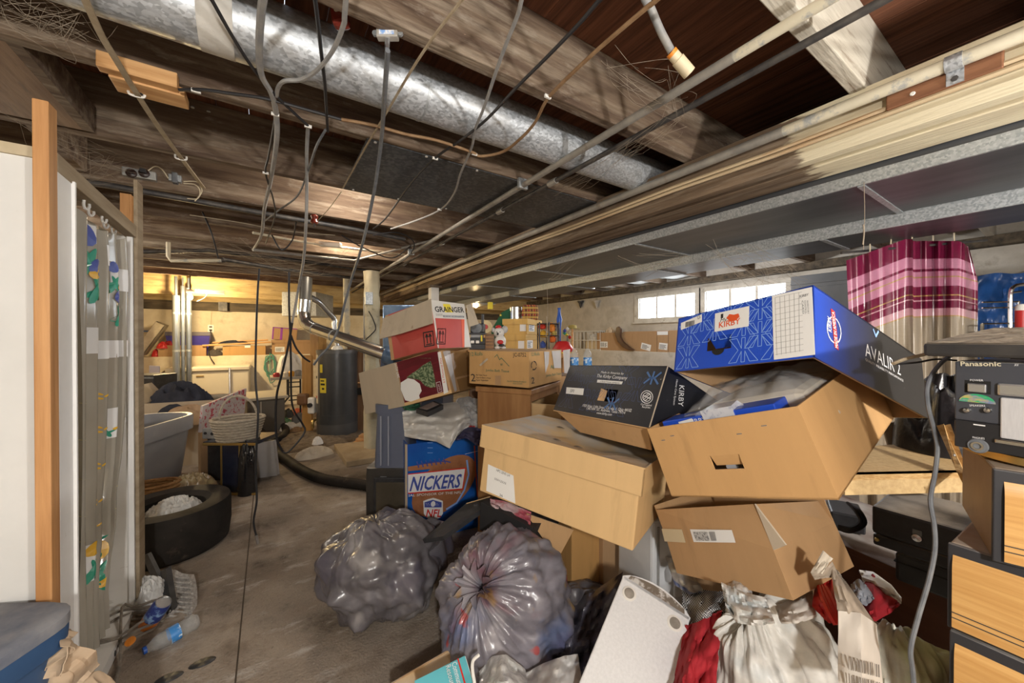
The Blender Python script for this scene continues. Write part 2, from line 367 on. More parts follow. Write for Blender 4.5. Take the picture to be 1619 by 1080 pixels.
for n_, (y0, y1) in enumerate((w1, w2)):
    t = struct('window_%d' % (n_ + 1), (WX, (y0 + y1) / 2, WZ0))
    f = MB()
    e = .10
    f.box(WX - .03, WX + .02, y0 - e, y1 + e, WZ1, WZ1 + .07); f.box(WX - .03, WX + .02, y0 - e, y1 + e, WZ0 - .07, WZ0)
    f.box(WX - .03, WX + .02, y0 - e, y0, WZ0, WZ1); f.box(WX - .03, WX + .02, y1, y1 + e, WZ0, WZ1)
    f.build('window_frame', m_frame, t, bevel=.004)
    MB().box(WX - .06, WX + .02, y0 - .11, y1 + .11, WZ0 - .10, WZ0 - .07).build('window_sill', m_frame, t, bevel=.004)
    pw_ = (y1 - y0) / 3
    for k in range(3):
        MB().box(WX + .03, WX + .036, y0 + k * pw_, y0 + (k + 1) * pw_, WZ0, WZ1).build('pane', m_pane, t)
        if k: MB().box(WX + .005, WX + .03, y0 + k * pw_ - .018, y0 + k * pw_ + .018, WZ0, WZ1).build('mullion', m_frame, t)
# ------------------------------------------------------------------ ceiling ducts and pipes
t = thing('round_duct', 'large round galvanised duct running between two ceiling joists', 'duct', (0, 1.55, 2.35))
MB().tube([(-1.6 + .1 * k, 1.55, 2.35) for k in range(43)], .1065, 32).build('duct_pipe', m_galv, t, smooth=True)
xt = onz(345, 45, 2.33).x
m_tape = mat('old paper duct wrap', (.48, .46, .42), .9, c2=(.60, .58, .53), scale=8, bump=.3, c3=(.22, .19, .15), scale3=9, lo3=.58, hi3=.72)
MB().tube([(xt - .045, 1.55, 2.35), (xt + .045, 1.55, 2.35)], .1085, 32).build('paper_wrap', m_tape, t, smooth=True)
for xx in (.55, 1.62): MB().tube([(xx - .004, 1.55, 2.35), (xx + .004, 1.55, 2.35)], .1085, 32).build('seam', m_galv_s, t, smooth=True)
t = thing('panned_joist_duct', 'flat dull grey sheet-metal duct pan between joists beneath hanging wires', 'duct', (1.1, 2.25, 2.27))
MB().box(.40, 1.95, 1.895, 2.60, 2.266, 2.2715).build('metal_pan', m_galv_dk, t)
for (a, b) in ((.44, 1.9), (.7, 1.9), (1.0, 1.9), (.46, 2.58), (.75, 2.58), (1.1, 2.58)): MB().lathe([(.008, 0), (.006, .004)], 8, Matrix.Translation((a, b, 2.262))).build('nail_head', m_staple, t)
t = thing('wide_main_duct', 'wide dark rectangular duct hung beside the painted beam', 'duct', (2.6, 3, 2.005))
MB().box(2.275, 2.935, YF, 7.4, 2.005, 2.26).build('duct_body', m_duct_shaded, t)
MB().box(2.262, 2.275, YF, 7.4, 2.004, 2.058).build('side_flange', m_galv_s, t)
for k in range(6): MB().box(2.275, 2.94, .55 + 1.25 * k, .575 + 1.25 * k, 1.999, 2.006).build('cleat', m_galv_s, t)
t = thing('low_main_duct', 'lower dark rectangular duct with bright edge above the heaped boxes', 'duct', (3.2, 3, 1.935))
MB().box(2.965, 3.40, YF, 7.2, 1.935, 2.26).build('duct_body', m_duct_shaded, t)
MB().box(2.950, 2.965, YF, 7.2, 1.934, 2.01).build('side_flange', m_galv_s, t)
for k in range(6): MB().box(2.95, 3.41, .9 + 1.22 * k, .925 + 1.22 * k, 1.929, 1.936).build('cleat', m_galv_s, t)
m_pipecream = mat('flaking cream pipe paint', (.58, .53, .40), .6, c2=(.68, .63, .49), scale=6, c3=(.33, .34, .34), scale3=9, lo3=.52, hi3=.62)
def pipe(name, label, pts, r, m, near=None, mn=None, n=10, cat='pipe', group=None):
    t = thing(name, label, cat, pts[0], group=group)
    if near is None: MB().tube(pts, r, n).build('pipe_run', m, t, smooth=True)
    else:
        MB().tube([pts[0], near], r, n).build('painted_length', mn, t, smooth=True); MB().tube([near] + pts[1:], r, n).build('pipe_run', m, t, smooth=True)
    return t
t = pipe('conduit_pipe', 'grey pipe slung under the joists, cream paint at its near end', [V(1.30, YF, 2.24), V(1.32, 8.0, 2.24)], .0175, m_conduit, V(1.30, .64, 2.24), m_pipecream)
for y in (1.89, 4.02): MB().box(1.27, 1.335, y - .02, y, 2.22, 2.28).build('pipe_strap', m_galv_s, t)
t = pipe('iron_pipe', 'thin dark iron pipe beside the cream-painted conduit', [V(1.43, YF, 2.235), V(1.40, 8.0, 2.235)], .013, m_blackpipe)
for y in (1.7, 2.3, 3.4, 4.6): MB().tube([(1.42, y, 2.235), (1.42, y + .07, 2.235)], .019, 8).build('coupling', m_conduit, t)
t = pipe('beam_pipe', 'thick pipe clamped along the side of the cream beam', [V(1.935, YF, 2.232), V(1.935, 8.0, 2.225)], .0225, m_conduit, V(1.935, .74, 2.232), m_pipecream)
y0 = onx(1508, 60, 1.93).y
MB().tube([(1.935, y0 - .02, 2.232), (1.935, y0 + .02, 2.232)], .026, 12).build('clamp_band', m_galv, t, smooth=True)
MB().box(1.955, 1.985, y0 - .02, y0 + .02, 2.168, 2.23).build('clamp_tab', m_galv, t)
MB().lathe([(.009, 0), (.009, .006)], 6, frame((1.955, y0, 2.185), (0, 1, 0), (0, 0, 1)) @ Matrix.Rotation(math.pi, 4, 'X')).build('screw', m_blackpipe, t)
m_redwood = mat('reddish wood block', (.16, .065, .03), .6, c2=(.30, .14, .07), scale=2.5, stretch=(10, 1, 10), bump=.1)
t = thing('mounting_block', 'reddish wooden mounting block behind the pipe clamp on the beam', 'block', (1.97, y0, 2.16))
MB().box(1.958, 1.99, y0 - .1, y0 + .17, 2.165, 2.262).build('block', m_redwood, t, bevel=.004)
MB().lathe([(.008, 0), (.006, .003)], 8, frame((1.957, y0 + .1, 2.19), (0, 1, 0), (0, 0, -1))).build('nail_head', m_staple, t)
# painted beam-side post and pillars of the middle row
t = thing('beam_post', 'square white post propping the beam behind the stacked red carton', 'post', (2.13, 4.95, 0))
pp = onz(685, 452, 2.08)
MB().box(pp.x - .05, pp.x + .07, pp.y - .05, pp.y + .07, 0, 2.08).build('shaft', m_white, t, bevel=.006)
MB().box(pp.x - .08, pp.x + .1, pp.y - .08, pp.y + .1, 2.05, 2.082).build('cap_plate', m_joist, t)
# ------------------------------------------------------------------ bare bulbs, most of them added as fill light
m_porc = mat('white porcelain', (.75, .73, .68), .3)
m_brass = mat('brass', (.62, .44, .16), .3, .9)
LLAB = {'behind': 'added fill bulb hung out of view above the near floor', 'near_fill': 'added fill bulb out of view by the near wall', 'far': 'glowing bare bulb in a wire-guard holder by the far wall',
        'bench': 'glowing bare bulb behind the ducts over the toy-laden bench', 'alcove_fill': 'added fill bulb over the heap left of the shower stall', 'bay_fill': 'added fill bulb hidden between joists over the water heater aisle', 'aisle': 'added fill bulb hidden between joists beside the duct pan', 'window': 'added fill bulb hidden behind the low duct near the windows'}
for k, (x, y, z, wt, c, r) in LAMPS.items():
    t = thing('bare_bulb', LLAB[k], 'light bulb', (x, y, z), group='bare ceiling bulbs')
    mb = mat('bulb glow ' + k, c, .3, emit=60 if k != 'far' else 90)
    MB().lathe([(.001, -.048), (.018, -.044), (.031, -.028), (.034, -.008), (.027, .014), (.015, .032), (.013, .045)], 16, Matrix.Translation((x, y, z))).build('bulb', mb, t, smooth=True)
    MB().lathe([(.014, .04), (.014, .06)], 12, Matrix.Translation((x, y, z))).build('screw_base', m_brass, t, smooth=True)
    MB().lathe([(.03, .055), (.05, .06), (.055, .085), (.04, .1), (.02, .11)], 16, Matrix.Translation((x, y, z))).build('holder', m_porc, t, smooth=True)
    if ZJ - z > .13: MB().tube([(x, y, z + .1), (x, y, ZJ + .02)], .008, 6).build('drop_rod', m_wblack, t)
    ld = bpy.data.lights.new('bulb_light', 'POINT'); ld.energy = wt; ld.color = c; ld.shadow_soft_size = r
    lo_ = bpy.data.objects.new('bulb_light', ld); col.objects.link(lo_); lo_.parent = t; lo_.location = (0, 0, -.075)
    if k == 'far':
        MB().tube(smooth_path([(x + .1, y, z + .12), (x + .2, y, z + .05), (x + .16, y, z - .02), (x + .08, y, z - .07)]), .006, 6).build('guard_wire', m_porc, t)
        MB().box(x + .05, x + .42, y + .04, y + .1, z + .07, z + .12).build('mounting_board', m_porc, t)
# ------------------------------------------------------------------ things on the ceiling
def W(*pts, z=2.226): return [onz(p[0], p[1], p[2] if len(p) > 2 else z) for p in pts]
def onward(pts):                            # a run that leaves the picture at the top goes on into the joists
    d = pts[0] - CAM
    if 540 - FOC * d.dot(UP) / d.dot(FW) > 12: return pts
    e = (pts[0] - pts[1]).normalized(); e.z = 0; return [pts[0] + e * 1.0 + V(0, 0, .06), pts[0] + e * .4 + V(0, 0, .02)] + list(pts)
def cable(label, pts, r, m, n=6, name='ceiling_cable', staples=(), cat='cable', ns=6):
    t = thing(name, label, cat, pts[0])
    pts = onward(pts)
    MB().tube(smooth_path(pts, ns), r, n).build('cable_run', m, t, smooth=True)
    for s_ in staples:
        MB().box(s_[0] - .014, s_[0] + .014, s_[1] - .004, s_[1] + .004, s_[2] - .008, s_[2] + .004).build('staple', m_staple, t)
    return t
def S(u, v, z=2.226): return onz(u, v, z)
# tan flat cable across the left joists
t = thing('flat_cable', 'tan flat cloth-covered cable crossing the joists over the pale wood block', 'cable', S(215, 140))
pts = smooth_path(onward(W((120, -40), (135, 0), (160, 55), (182, 92), (215, 146), (250, 200), (285, 248), (322, 297), z=2.218)), 5)
b = MB()
side = [Vector((.010, -.004, 0))] * len(pts)
for i in range(len(pts) - 1):
    d = (pts[i + 1] - pts[i]).normalized(); s_ = Vector((-d.y, d.x, 0)) * .0085
    p, q = pts[i], pts[i + 1]; h = Vector((0, 0, .0035))
    b.hexa([p - s_ - h, q - s_ - h, q + s_ - h, p + s_ - h], [p - s_ + h, q - s_ + h, q + s_ + h, p + s_ + h])
b.build('cable_run', m_wtan, t)
for u, v in ((216, 148), (286, 249)):
    p = S(u, v); MB().tube(smooth_path([p + V(-.022, 0, .01), p + V(-.018, 0, -.008), p + V(.018, 0, -.008), p + V(.022, 0, .01)]), .0045, 6).build('staple', m_staple, t)
cable('thick grey cable running from the round duct down past the second joist', W((420, -30), (413, 20), (410, 75), (413, 118), (430, 150), (437, 185), (437, 225, 2.2), (428, 285, 2.2), (418, 330, 2.2), (413, 372, 2.15), (400, 395, 2.2)), .0105, m_wgrey, staples=[S(435, 180)])
cable('black cable slanting from the duct wrap to the third joist', W((325, -20), (335, 0), (372, 65), (405, 115), (440, 155), (487, 199)), .0058, m_wblack, staples=[S(487, 199)])
cable('black cable hanging straight down beside the splitter', W((496, -20), (502, 30), (508, 85), (514, 140), (518, 208)), .0058, m_wblack)
cable('grey cable curling off the red insulator under the round duct', W((546, 10, 2.22), (543, 40, 2.22), (525, 82, 2.22), (500, 112, 2.22), (475, 126, 2.22), (450, 128, 2.22), (440, 138), (437, 152)), .0072, m_wgrey)
cable('thin tan wire stretched from the duct to the metal pan', W((740, -20), (730, 0), (690, 52), (650, 112), (610, 180), (575, 238), (542, 298)), .0048, m_wtan)
cable('pale grey cable drooping across the duct pan and stapled beyond it', W((828, -15), (818, 25), (800, 70), (782, 120), (766, 168), (750, 208), (746, 232), (728, 275), (718, 306), (697, 331), (660, 348), (618, 362)), .0062, m_wgrey, staples=[S(695, 331)])
cable('long black cable stretched from near planks to the far joists', W((968, -20), (946, 2), (915, 38), (870, 85), (815, 140), (770, 188), (728, 222), (688, 250), (650, 290), (610, 345), (590, 362)), .006, m_wblack, staples=[S(688, 250)])
cable('rust-coloured cable looping down off the painted joist to the dark joist', W((1052, -12), (1025, 10), (980, 48), (930, 92), (880, 140), (862, 162), (845, 195), (822, 220), (795, 240), (760, 247), (745, 240), (690, 222), (640, 212), (590, 198), (540, 189)), .0068, m_wrust, staples=[S(750, 243), S(866, 152)])
cable('dark brown cable stapled along the second joist face', W((283, 142), (320, 142), (365, 148), (420, 156), (480, 172), (540, 189)), .006, m_wblack, staples=[S(310, 143)])
cable('dark cable dropping from the second joist toward the far pipes', W((515, 205), (500, 232, 2.2), (488, 268, 2.2), (470, 310, 2.2), (440, 333, 2.22), (418, 350, 2.22)), .0058, m_wgreyd)
cable('thin black cable looping beside the thick grey one', W((436, 182), (430, 218, 2.22), (424, 250, 2.22), (420, 275, 2.2), (432, 315, 2.2), (434, 345, 2.2), (420, 385, 2.2)), .0052, m_wblack, staples=[S(420, 273, 2.2)])
for i, (lab, pp_) in enumerate((('thin ivory bell wire below the outlet box', ((300, 340), (380, 352), (450, 365), (530, 372))), ('loose ivory wire hanging over the far joists', ((540, 303), (520, 330), (500, 352))))):
    cable(lab, W(*pp_, z=2.25), .0028, m_wthin, n=5, name='bell_wire', cat='wire')
# hanging cables (each point a pixel and its distance)
def H(*p): return [at(*q) for q in p]
cable('dark grey coax hanging from the splitter down in a long curve', H((613, 80, 1.2), (608, 150, 1.39), (602, 230, 1.72), (590, 310, 2.0), (572, 390, 2.3), (556, 440, 2.6), (545, 480, 2.7), (535, 520, 2.8), (520, 548, 2.8), (507, 562, 2.8), (496, 577, 2.8)), .0085, m_wgreyd, 8, name='coax_cable', cat='cable', ns=8)
t = thing('armoured_cable', 'silver-grey cable hanging from the joist staple to the floor among hoses', 'cable', at(486, 200, 1.75))
MB().tube(smooth_path(H((487, 200, 1.75), (485, 245, 1.9), (485, 300, 2.1), (484, 350, 2.2), (480, 410, 2.5), (472, 455, 2.8), (462, 510, 2.9)), 8), .0085, 8).build('cable_run', m_wgrey, t, smooth=True)
MB().tube(smooth_path(H((462, 510, 2.9), (456, 545, 2.95), (446, 590, 3.0), (437, 630, 3.05), (437, 690, 3.1), (448, 715, 3.15)), 8), .009, 8).build('sheathed_end', m_wblack, t, smooth=True)
cable('black cable hanging beside the armoured one and looping at the floor', H((457, 430, 2.9), (457, 480, 2.9), (459, 530, 2.95), (460, 575, 3.0), (462, 640, 3.1), (478, 670, 3.2), (482, 682, 3.2), (470, 700, 3.15), (455, 715, 3.1), (448, 715, 3.1)), .0075, m_wblack, 8)
cable('thin black cable swinging toward the water heater side', H((460, 530, 2.95), (468, 550, 3.0), (480, 565, 3.05), (490, 572, 3.1)), .0075, m_wblack, 8)
t = thing('hanging_lead', 'long black lead hanging to the floor before the wicker basket, plug end down', 'cable', at(405, 850, 2.4))
MB().tube(smooth_path(H((410, 425, 2.5), (407, 470, 2.45), (405, 530, 2.4), (404, 600, 2.4), (408, 650, 2.38), (406, 700, 2.38), (404, 745, 2.38), (406, 790, 2.37), (401, 825, 2.37), (406, 850, 2.37)), 8), .006, 8).build('cable_run', m_wblack, t, smooth=True)
MB().tube([at(405, 846, 2.37), at(408, 860, 2.37)], .009, 8).build('plug_end', m_steel, t, smooth=True)
# grey hose with yellowed fitting
t = thing('drop_hose', 'short grey hose hanging from the planks with an ivory end fitting', 'hose', at(1055, 60, 1.15))
MB().tube(smooth_path([onz(1000, -150, 2.62)] + H((1015, -20, 1.1), (1030, 15, 1.12), (1045, 50, 1.14), (1062, 82, 1.15)), 6), .0115, 10).build('hose', m_wgrey, t, smooth=True)
m_ivory = mat('yellowed ivory plastic', (.62, .53, .36), .5); m_orange = mat('orange plastic', (.75, .25, .03), .5)
a, b_ = at(1061, 82, 1.15), at(1090, 116, 1.17)
MB().tube([a, a.lerp(b_, .12)], .0165, 12).build('orange_ring', m_orange, t, smooth=True)
MB().tube([a.lerp(b_, .12), a.lerp(b_, .35), a.lerp(b_, .36), b_], [.0165, .0165, .0195, .0195], 12).build('end_fitting', m_ivory, t, smooth=True)
# signal splitter
t = thing('cable_splitter', 'small metal coax splitter screwed to the joist with blue label', 'splitter', at(613, 55, 1.2))
Ms = frame(at(613, 53, 1.2), RT, UP)
MB().box(-.034, .034, -.018, .018, -.012, .012, Ms).build('housing', mat('nickel plate', (.50, .48, .44), .4, .3), t, bevel=.003)
MB().box(-.024, .024, -.012, .010, .0115, .0125, Ms).build('printed_label', mat('blue white label', (.22, .40, .75), .5, c2=(.80, .82, .85), scale=45, lo=.45, hi=.55), t)
for dx in (-.02, .02): MB().tube([Ms @ V(dx, .016, 0), Ms @ V(dx, .042, 0)], .0065, 8).build('port', m_steel, t, smooth=True)
MB().tube([Ms @ V(0, -.016, 0), Ms @ V(-.002, -.05, 0)], .008, 8).build('port', m_steel, t, smooth=True)
for dx in (-.04, .04): MB().lathe([(.009, -.004), (.009, .004)], 10, Ms @ Matrix.Translation((dx, 0, 0))).build('screw_tab', m_galv_s, t)
# red insulators
m_redp = mat('red-brown porcelain', (.16, .022, .014), .25, coat=.5)
t = thing('insulator', 'glossy red-brown insulator box at the top of the round duct', 'insulator', at(536, 15, 1.2))
Ms = frame(at(536, 12, 1.2), (RT + UP * .15), UP)
MB().box(-.026, .026, -.065, .06, -.02, .02, Ms).build('body', m_redp, t, bevel=.012)
MB().tube([Ms @ V(.0, .07, .02), Ms @ V(.002, -.03, .026)], .011, 8).build('wire_sleeve', m_wthin, t, smooth=True)
t = thing('knob_insulator', 'small red-brown knob insulator among far joist wires', 'insulator', at(497, 347, 2.6))
MB().lathe([(.02, -.03), (.026, -.02), (.018, 0), (.026, .02), (.02, .03)], 12, Matrix.Translation(at(497, 347, 2.6))).build('knob', m_redp, t, smooth=True)
MB().lathe([(.007, -.05), (.007, -.02)], 8, Matrix.Translation(at(497, 347, 2.6))).build('nail', m_blackpipe, t)
# pale wood block on the second joist
t = thing('wood_block', 'pair of pale lumber offcuts nailed under the joist at left', 'block', onz(218, 130, 2.24))
p0, p1 = onz(155, 97, 2.262), onz(280, 127, 2.262)
x0, x1, yy = p0.x, p1.x, (p0.y + p1.y) / 2
MB().box(x0, x1, 1.845, 1.885, 2.235, 2.29).build('offcut', m_lumberx, t, bevel=.003)
MB().box(x0 + .02, x1 + .015, 1.885, 1.985, 2.228, 2.262).build('offcut', m_lumberx, t, bevel=.003)
for dx in (.09, .24, .29): MB().lathe([(.007, 0), (.005, .004)], 8, Matrix.Translation((x0 + dx, 1.95, 2.2255))).build('nail_head', m_blackpipe, t)
# outlet box and bell transformer on the fourth joist
JF = 3.33 + .03 - .052 - .004
def onj(u, v): return ony(u, v, 3.31)
t = thing('outlet_box', 'surface metal outlet box with two brown sockets on a joist', 'outlet', onj(222, 277))
a, b_ = onj(195, 266), onj(249, 290)
MB().box(a.x, b_.x, 3.27, 3.325, b_.z + .005, a.z - .0).build('box', mat('zinc box', (.36, .37, .36), .5, .5, c2=(.46, .46, .44), scale=20), t, bevel=.006)
m_bake = mat('brown bakelite', (.025, .012, .010), .35)
for u in (211, 231):
    p = onj(u, 278); MB().lathe([(.027, 0), (.027, .008), (.022, .012)], 16, frame((p.x, 3.268, p.z), (1, 0, 0), (0, 0, 1))).build('socket', m_bake, t, smooth=True)
    for dx in (-.008, .008): MB().box(p.x + dx - .002, p.x + dx + .002, 3.2545, 3.257, p.z - .007, p.z + .007).build('slot', m_dark, t)
p = onj(231, 277); MB().box(p.x - .014, p.x + .014, 3.22, 3.258, p.z - .012, p.z + .012).build('plug', m_black, t, bevel=.004)
t = thing('bell_transformer', 'little doorbell transformer with ivory leads beside the outlet box', 'transformer', onj(278, 285))
p = onj(278, 284); MB().box(p.x - .032, p.x + .032, 3.275, 3.325, p.z - .022, p.z + .022).build('core', m_galv_s, t, bevel=.003)
MB().box(p.x - .014, p.x + .014, 3.262, 3.325, p.z - .034, p.z + .034).build('coil', m_wgreyd, t, bevel=.004)
def J(*q): return [ony(u, v, 3.26) for u, v in q]
MB().tube(smooth_path(J((234, 270), (245, 263), (256, 268), (266, 282))), .0035, 5).build('lead', m_wthin, t)
MB().tube(smooth_path(J((290, 290), (308, 292), (316, 302), (312, 314), (296, 314))), .0035, 5).build('lead', m_wthin, t)
MB().tube(smooth_path(J((290, 287), (312, 288), (319, 303), (308, 318))), .0035, 5).build('lead', m_wthin, t)
# far pipes under the joists (left / middle)
pipe('far_drain_pipe', 'black pipe crossing the ceiling below the outlet box', W((-60, 262), (165, 292), (300, 316), (420, 338), (560, 362), (640, 378), z=2.25), .019, m_blackpipe)
t = pipe('white_water_pipe', 'ivory water pipe with an elbow under the far joists', H((350, 412, 3.6), (270, 412, 3.4), (266, 405, 3.4), (266, 383, 3.4)), .017, m_pipecream)
MB().tube(H((345, 412, 3.6), (356, 411, 3.62)), .025, 10).build('coupling', m_blackpipe, t, smooth=True)
pipe('long_far_pipe', 'dark pipe run beyond the ivory elbow toward the beam', H((352, 410, 3.6), (440, 425, 4.2), (560, 440, 5.2)), .020, m_blackpipe)
pipe('second_far_pipe', 'second dark pipe above the ivory elbow', H((222, 398, 3.5), (330, 396, 3.9), (440, 408, 4.4), (600, 430, 5.6)), .022, m_blackpipe)
t = pipe('ivory_far_pipe', 'thin ivory pipe with a porcelain holder among the far joists', H((400, 368, 3.3), (470, 381, 3.7), (530, 390, 4.0), (640, 403, 4.6)), .012, m_pipecream)
p = at(522, 386, 3.9); MB().box(-.11, .11, -.03, .02, -.03, .03, frame(p, RT + UP * -.06, UP)).build('holder', m_porc, t, bevel=.01)
pipe('far_conduit', 'grey conduit slanting beneath the joists past the hanging coax', H((400, 395, 3.2), (560, 412, 4.2), (690, 378, 3.9)), .012, m_conduit)
for k, (q, lab) in enumerate(((((540, 372, 3.3), (575, 392, 3.5), (620, 408, 4.0), (650, 388, 3.9)), 'tangled black wire looping between the far pipes'), (((590, 372, 3.2), (630, 368, 3.4), (655, 385, 3.7), (640, 410, 3.9), (600, 430, 4.4)), 'dark wire sagging beside the long conduit'), (((430, 372, 3.1), (445, 395, 3.1), (462, 380, 3.2), (468, 350, 3.0)), 'short black wire loop near the knob insulator'), (((320, 335, 3.0), (335, 370, 3.0), (345, 408, 3.1)), 'dark wire dropping from the bell transformer'))):
    cable(lab, H(*q), .006, m_wblack)
# cobwebs
m_web = mat('dusty cobweb', (.30, .25, .19), .95)
def web(name, label, pts, n, spread, r=.0005, sag=.05):
    b = MB(); P = [Vector(p) for p in pts]
    for k in range(n):
        a = random.choice(P); c = random.choice(P)
        if (a - c).length < 1e-4: continue
        j = lambda: Vector((random.gauss(0, spread), random.gauss(0, spread), random.gauss(0, spread * .6)))
        a2, c2 = a + j(), c + j(); m_ = (a2 + c2) / 2 + Vector((random.gauss(0, spread), random.gauss(0, spread), -sag * random.random()))
        b.tube(smooth_path([a2, m_, c2], 4), r * random.uniform(.6, 1.3), 3, caps=False)
    o = b.build(name, m_web); tag(o, label, 'cobweb', kind='stuff'); return o
web('cobweb', 'thick grey cobweb under the first joist at upper left', W((20, 15), (60, 30), (90, 50), (120, 25), (80, 10), z=2.25), 70, .04)
web('cobweb', 'cobweb strands between the painted conduit and planks', W((1060, 130), (1000, 120), (960, 100), (1080, 175), z=2.25), 26, .035)
web('cobweb', 'cobweb tufts on the iron pipe near the beam', W((1000, 225), (1060, 190), (960, 250), (880, 300), z=2.2), 36, .03)
web('cobweb', 'hanging web veil under the low duct by the windows', H((1130, 395, 2.6), (1200, 440, 2.6), (1260, 430, 2.5), (1180, 400, 2.6), (1240, 460, 2.5)), 46, .06, r=.0008)
web('cobweb', 'web fringe along the wide duct edge', H((930, 380, 3.2), (1010, 430, 3.2), (1080, 405, 3.0), (870, 445, 3.5)), 24, .04, r=.001)
web('cobweb', 'cobwebs around the grey cables by the left header', W((95, 290), (150, 240), (200, 260), (60, 200), z=2.2), 40, .04)
web('cobweb', 'cobweb tangle among the far-left pipes', H((260, 400, 3.6), (350, 380, 3.8), (440, 420, 4.2), (560, 400, 4.0), (500, 430, 4.4)), 60, .08, r=.0011)
for i, (u, v0, v1, D, lab) in enumerate(((1366, 288, 395, 1.684, 'single dusty strand hanging below the duct edge'), (865, 455, 540, 2.6, 'thin dusty strand hanging before the plaid cloth'), (540, 210, 216, 2, None))):
    if lab:
        b = MB().tube(smooth_path([at(u, v0, D), at(u + 1, (v0 + v1) / 2, D), at(u - 1, v1, D)]), [.0012] * 13, 4); b.tube(smooth_path([at(u - 1, v1 - 40, D), at(u, v1 - 25, D), at(u - 2, v1 - 8, D)], 3), .0028, 4)
        tag(b.build('dust_strand', m_web), lab, 'cobweb')
# ================================================================== carton, lettering and soft-goods builders
def carton(name, label, loc, rot, dims, m, top='closed', bottom=True, hole=None, flaps=(), cat='box', group=None, th=.004, m_in=None, tape=None, bulge=0., sub=None):
    t = thing(name, label, cat, loc, rot, group); a, b, c = dims
    if top == 'closed':
        g = MB(); n = 6
        def P(x, y, z):
            k = bulge; return (a * x + k * (1 if x > .5 else -1) * (x in (0, 1)) * math.sin(math.pi * y) * math.sin(math.pi * z) * 1.0,
                               b * y + k * (1 if y > .5 else -1) * (y in (0, 1)) * math.sin(math.pi * x) * math.sin(math.pi * z),
                               c * z + k * (1 if z > .5 else -1) * (z in (0, 1)) * math.sin(math.pi * x) * math.sin(math.pi * y))
        if bulge:
            for f in range(6):
                fn = [lambda s, q: P(s, 0, q), lambda s, q: P(1 - s, 1, q), lambda s, q: P(0, 1 - s, q), lambda s, q: P(1, s, q), lambda s, q: P(s, q, 1), lambda s, q: P(1 - s, q, 0)][f]
                g.grid(n, n, fn)
            o = g.build('body', m, t, world=False, smooth=True)
        else: o = g.box(0, a, 0, b, 0, c).build('body', m, t, world=False, bevel=.004)
        MB().box(.004, a - .004, b / 2 - .0015, b / 2 + .0015, c - .001, c + .0006).build('lid_seam', m_dark, t, world=False)
        if tape: MB().box(.0, a, b / 2 - .025, b / 2 + .025, c, c + .0008).build('tape', tape, t, world=False)
    else:
        g = MB()
        if hole:
            x0, x1, z0, z1 = hole
            g.box(0, x0, 0, th, 0, c); g.box(x1, a, 0, th, 0, c); g.box(x0, x1, 0, th, 0, z0); g.box(x0, x1, 0, th, z1, c)
        else: g.box(0, a, 0, th, 0, c)
        g.box(0, a, b - th, b, 0, c); g.box(0, th, th, b - th, 0, c); g.box(a - th, a, th, b - th, 0, c)
        if bottom: g.box(th, a - th, th, b - th, 0, th)
        if top == 'lid': g.box(th, a - th, th, b - th, c - th, c)
        g.build('body', m, t, world=False)
    for (e, ang, ln, mm) in flaps:
        A, B, out = {'front': (V(0, 0, c), V(a, 0, c), V(0, -1, 0)), 'back': (V(0, b, c), V(a, b, c), V(0, 1, 0)), 'left': (V(0, 0, c), V(0, b, c), V(-1, 0, 0)), 'right': (V(a, 0, c), V(a, b, c), V(1, 0, 0))}[e]
        d = V(0, 0, 1) * math.cos(R(ang)) + out * math.sin(R(ang)); nrm = (B - A).cross(d).normalized() * th
        tp = (B - A) * .012
        MB().hexa([A, B, B + d * ln - tp, A + d * ln + tp], [A + nrm, B + nrm, B + d * ln + nrm - tp, A + d * ln + nrm + tp]).build('flap', mm or m, t, world=False)
    return t
def text(parent, s, o, x, y, h, m, w=None, bold=0., shear=0., align='LEFT', name='lettering', lift=.0006):
    cu = bpy.data.curves.new('t', 'FONT'); cu.body = s; cu.size = 1 / .7; cu.resolution_u = 2; cu.offset = bold; cu.shear = shear; cu.space_line = .75
    ob = bpy.data.objects.new('t', cu); me = ob.to_mesh()
    vs = [v.co.copy() for v in me.vertices]; fs = [tuple(p.vertices) for p in me.polygons]; ob.to_mesh_clear()
    bpy.data.objects.remove(ob); bpy.data.curves.remove(cu)
    if not vs: return None
    x = Vector(x).normalized(); y = Vector(y); n = x.cross(y).normalized(); y = n.cross(x)
    lo, hi = min(v.x for v in vs), max(v.x for v in vs); k = (w / (hi - lo)) if w else h
    sh = {'LEFT': lo, 'CENTER': (lo + hi) / 2, 'RIGHT': hi}[align]
    b = MB(); b.v = [Vector(o) + x * ((v.x - sh) * k) + y * (v.y * h) + n * lift for v in vs]; b.f = fs
    return b.build(name, m, parent, world=False)
def quad(parent, o, x, y, w_, h_, m, name='label', lift=.0004, th=.0005):
    x = Vector(x).normalized(); y = Vector(y); n = x.cross(y).normalized(); y = n.cross(x); o = Vector(o) + n * lift
    return MB().prism([o, o + x * w_, o + x * w_ + y * h_, o + y * h_], n * th).build(name, m, parent, world=False)
def bars(parent, o, x, y, w_, h_, m=None, n=22, name='barcode', lift=.0011):
    x = Vector(x).normalized(); y = Vector(y); nn = x.cross(y).normalized(); y = nn.cross(x); b = MB(); q = 0.; rnd = random.Random(int(w_ * 1e5) + n)
    while q < w_:
        d = rnd.choice((1, 1, 2, 3)) * w_ / (n * 2.4); p = Vector(o) + x * q + nn * lift
        b.add([p, p + x * min(d, w_ - q), p + x * min(d, w_ - q) + y * h_, p + y * h_], [(0, 1, 2, 3)]); q += d + rnd.choice((1, 1, 2)) * w_ / (n * 2.4)
    return b.build(name, m or m_ink, parent, world=False)
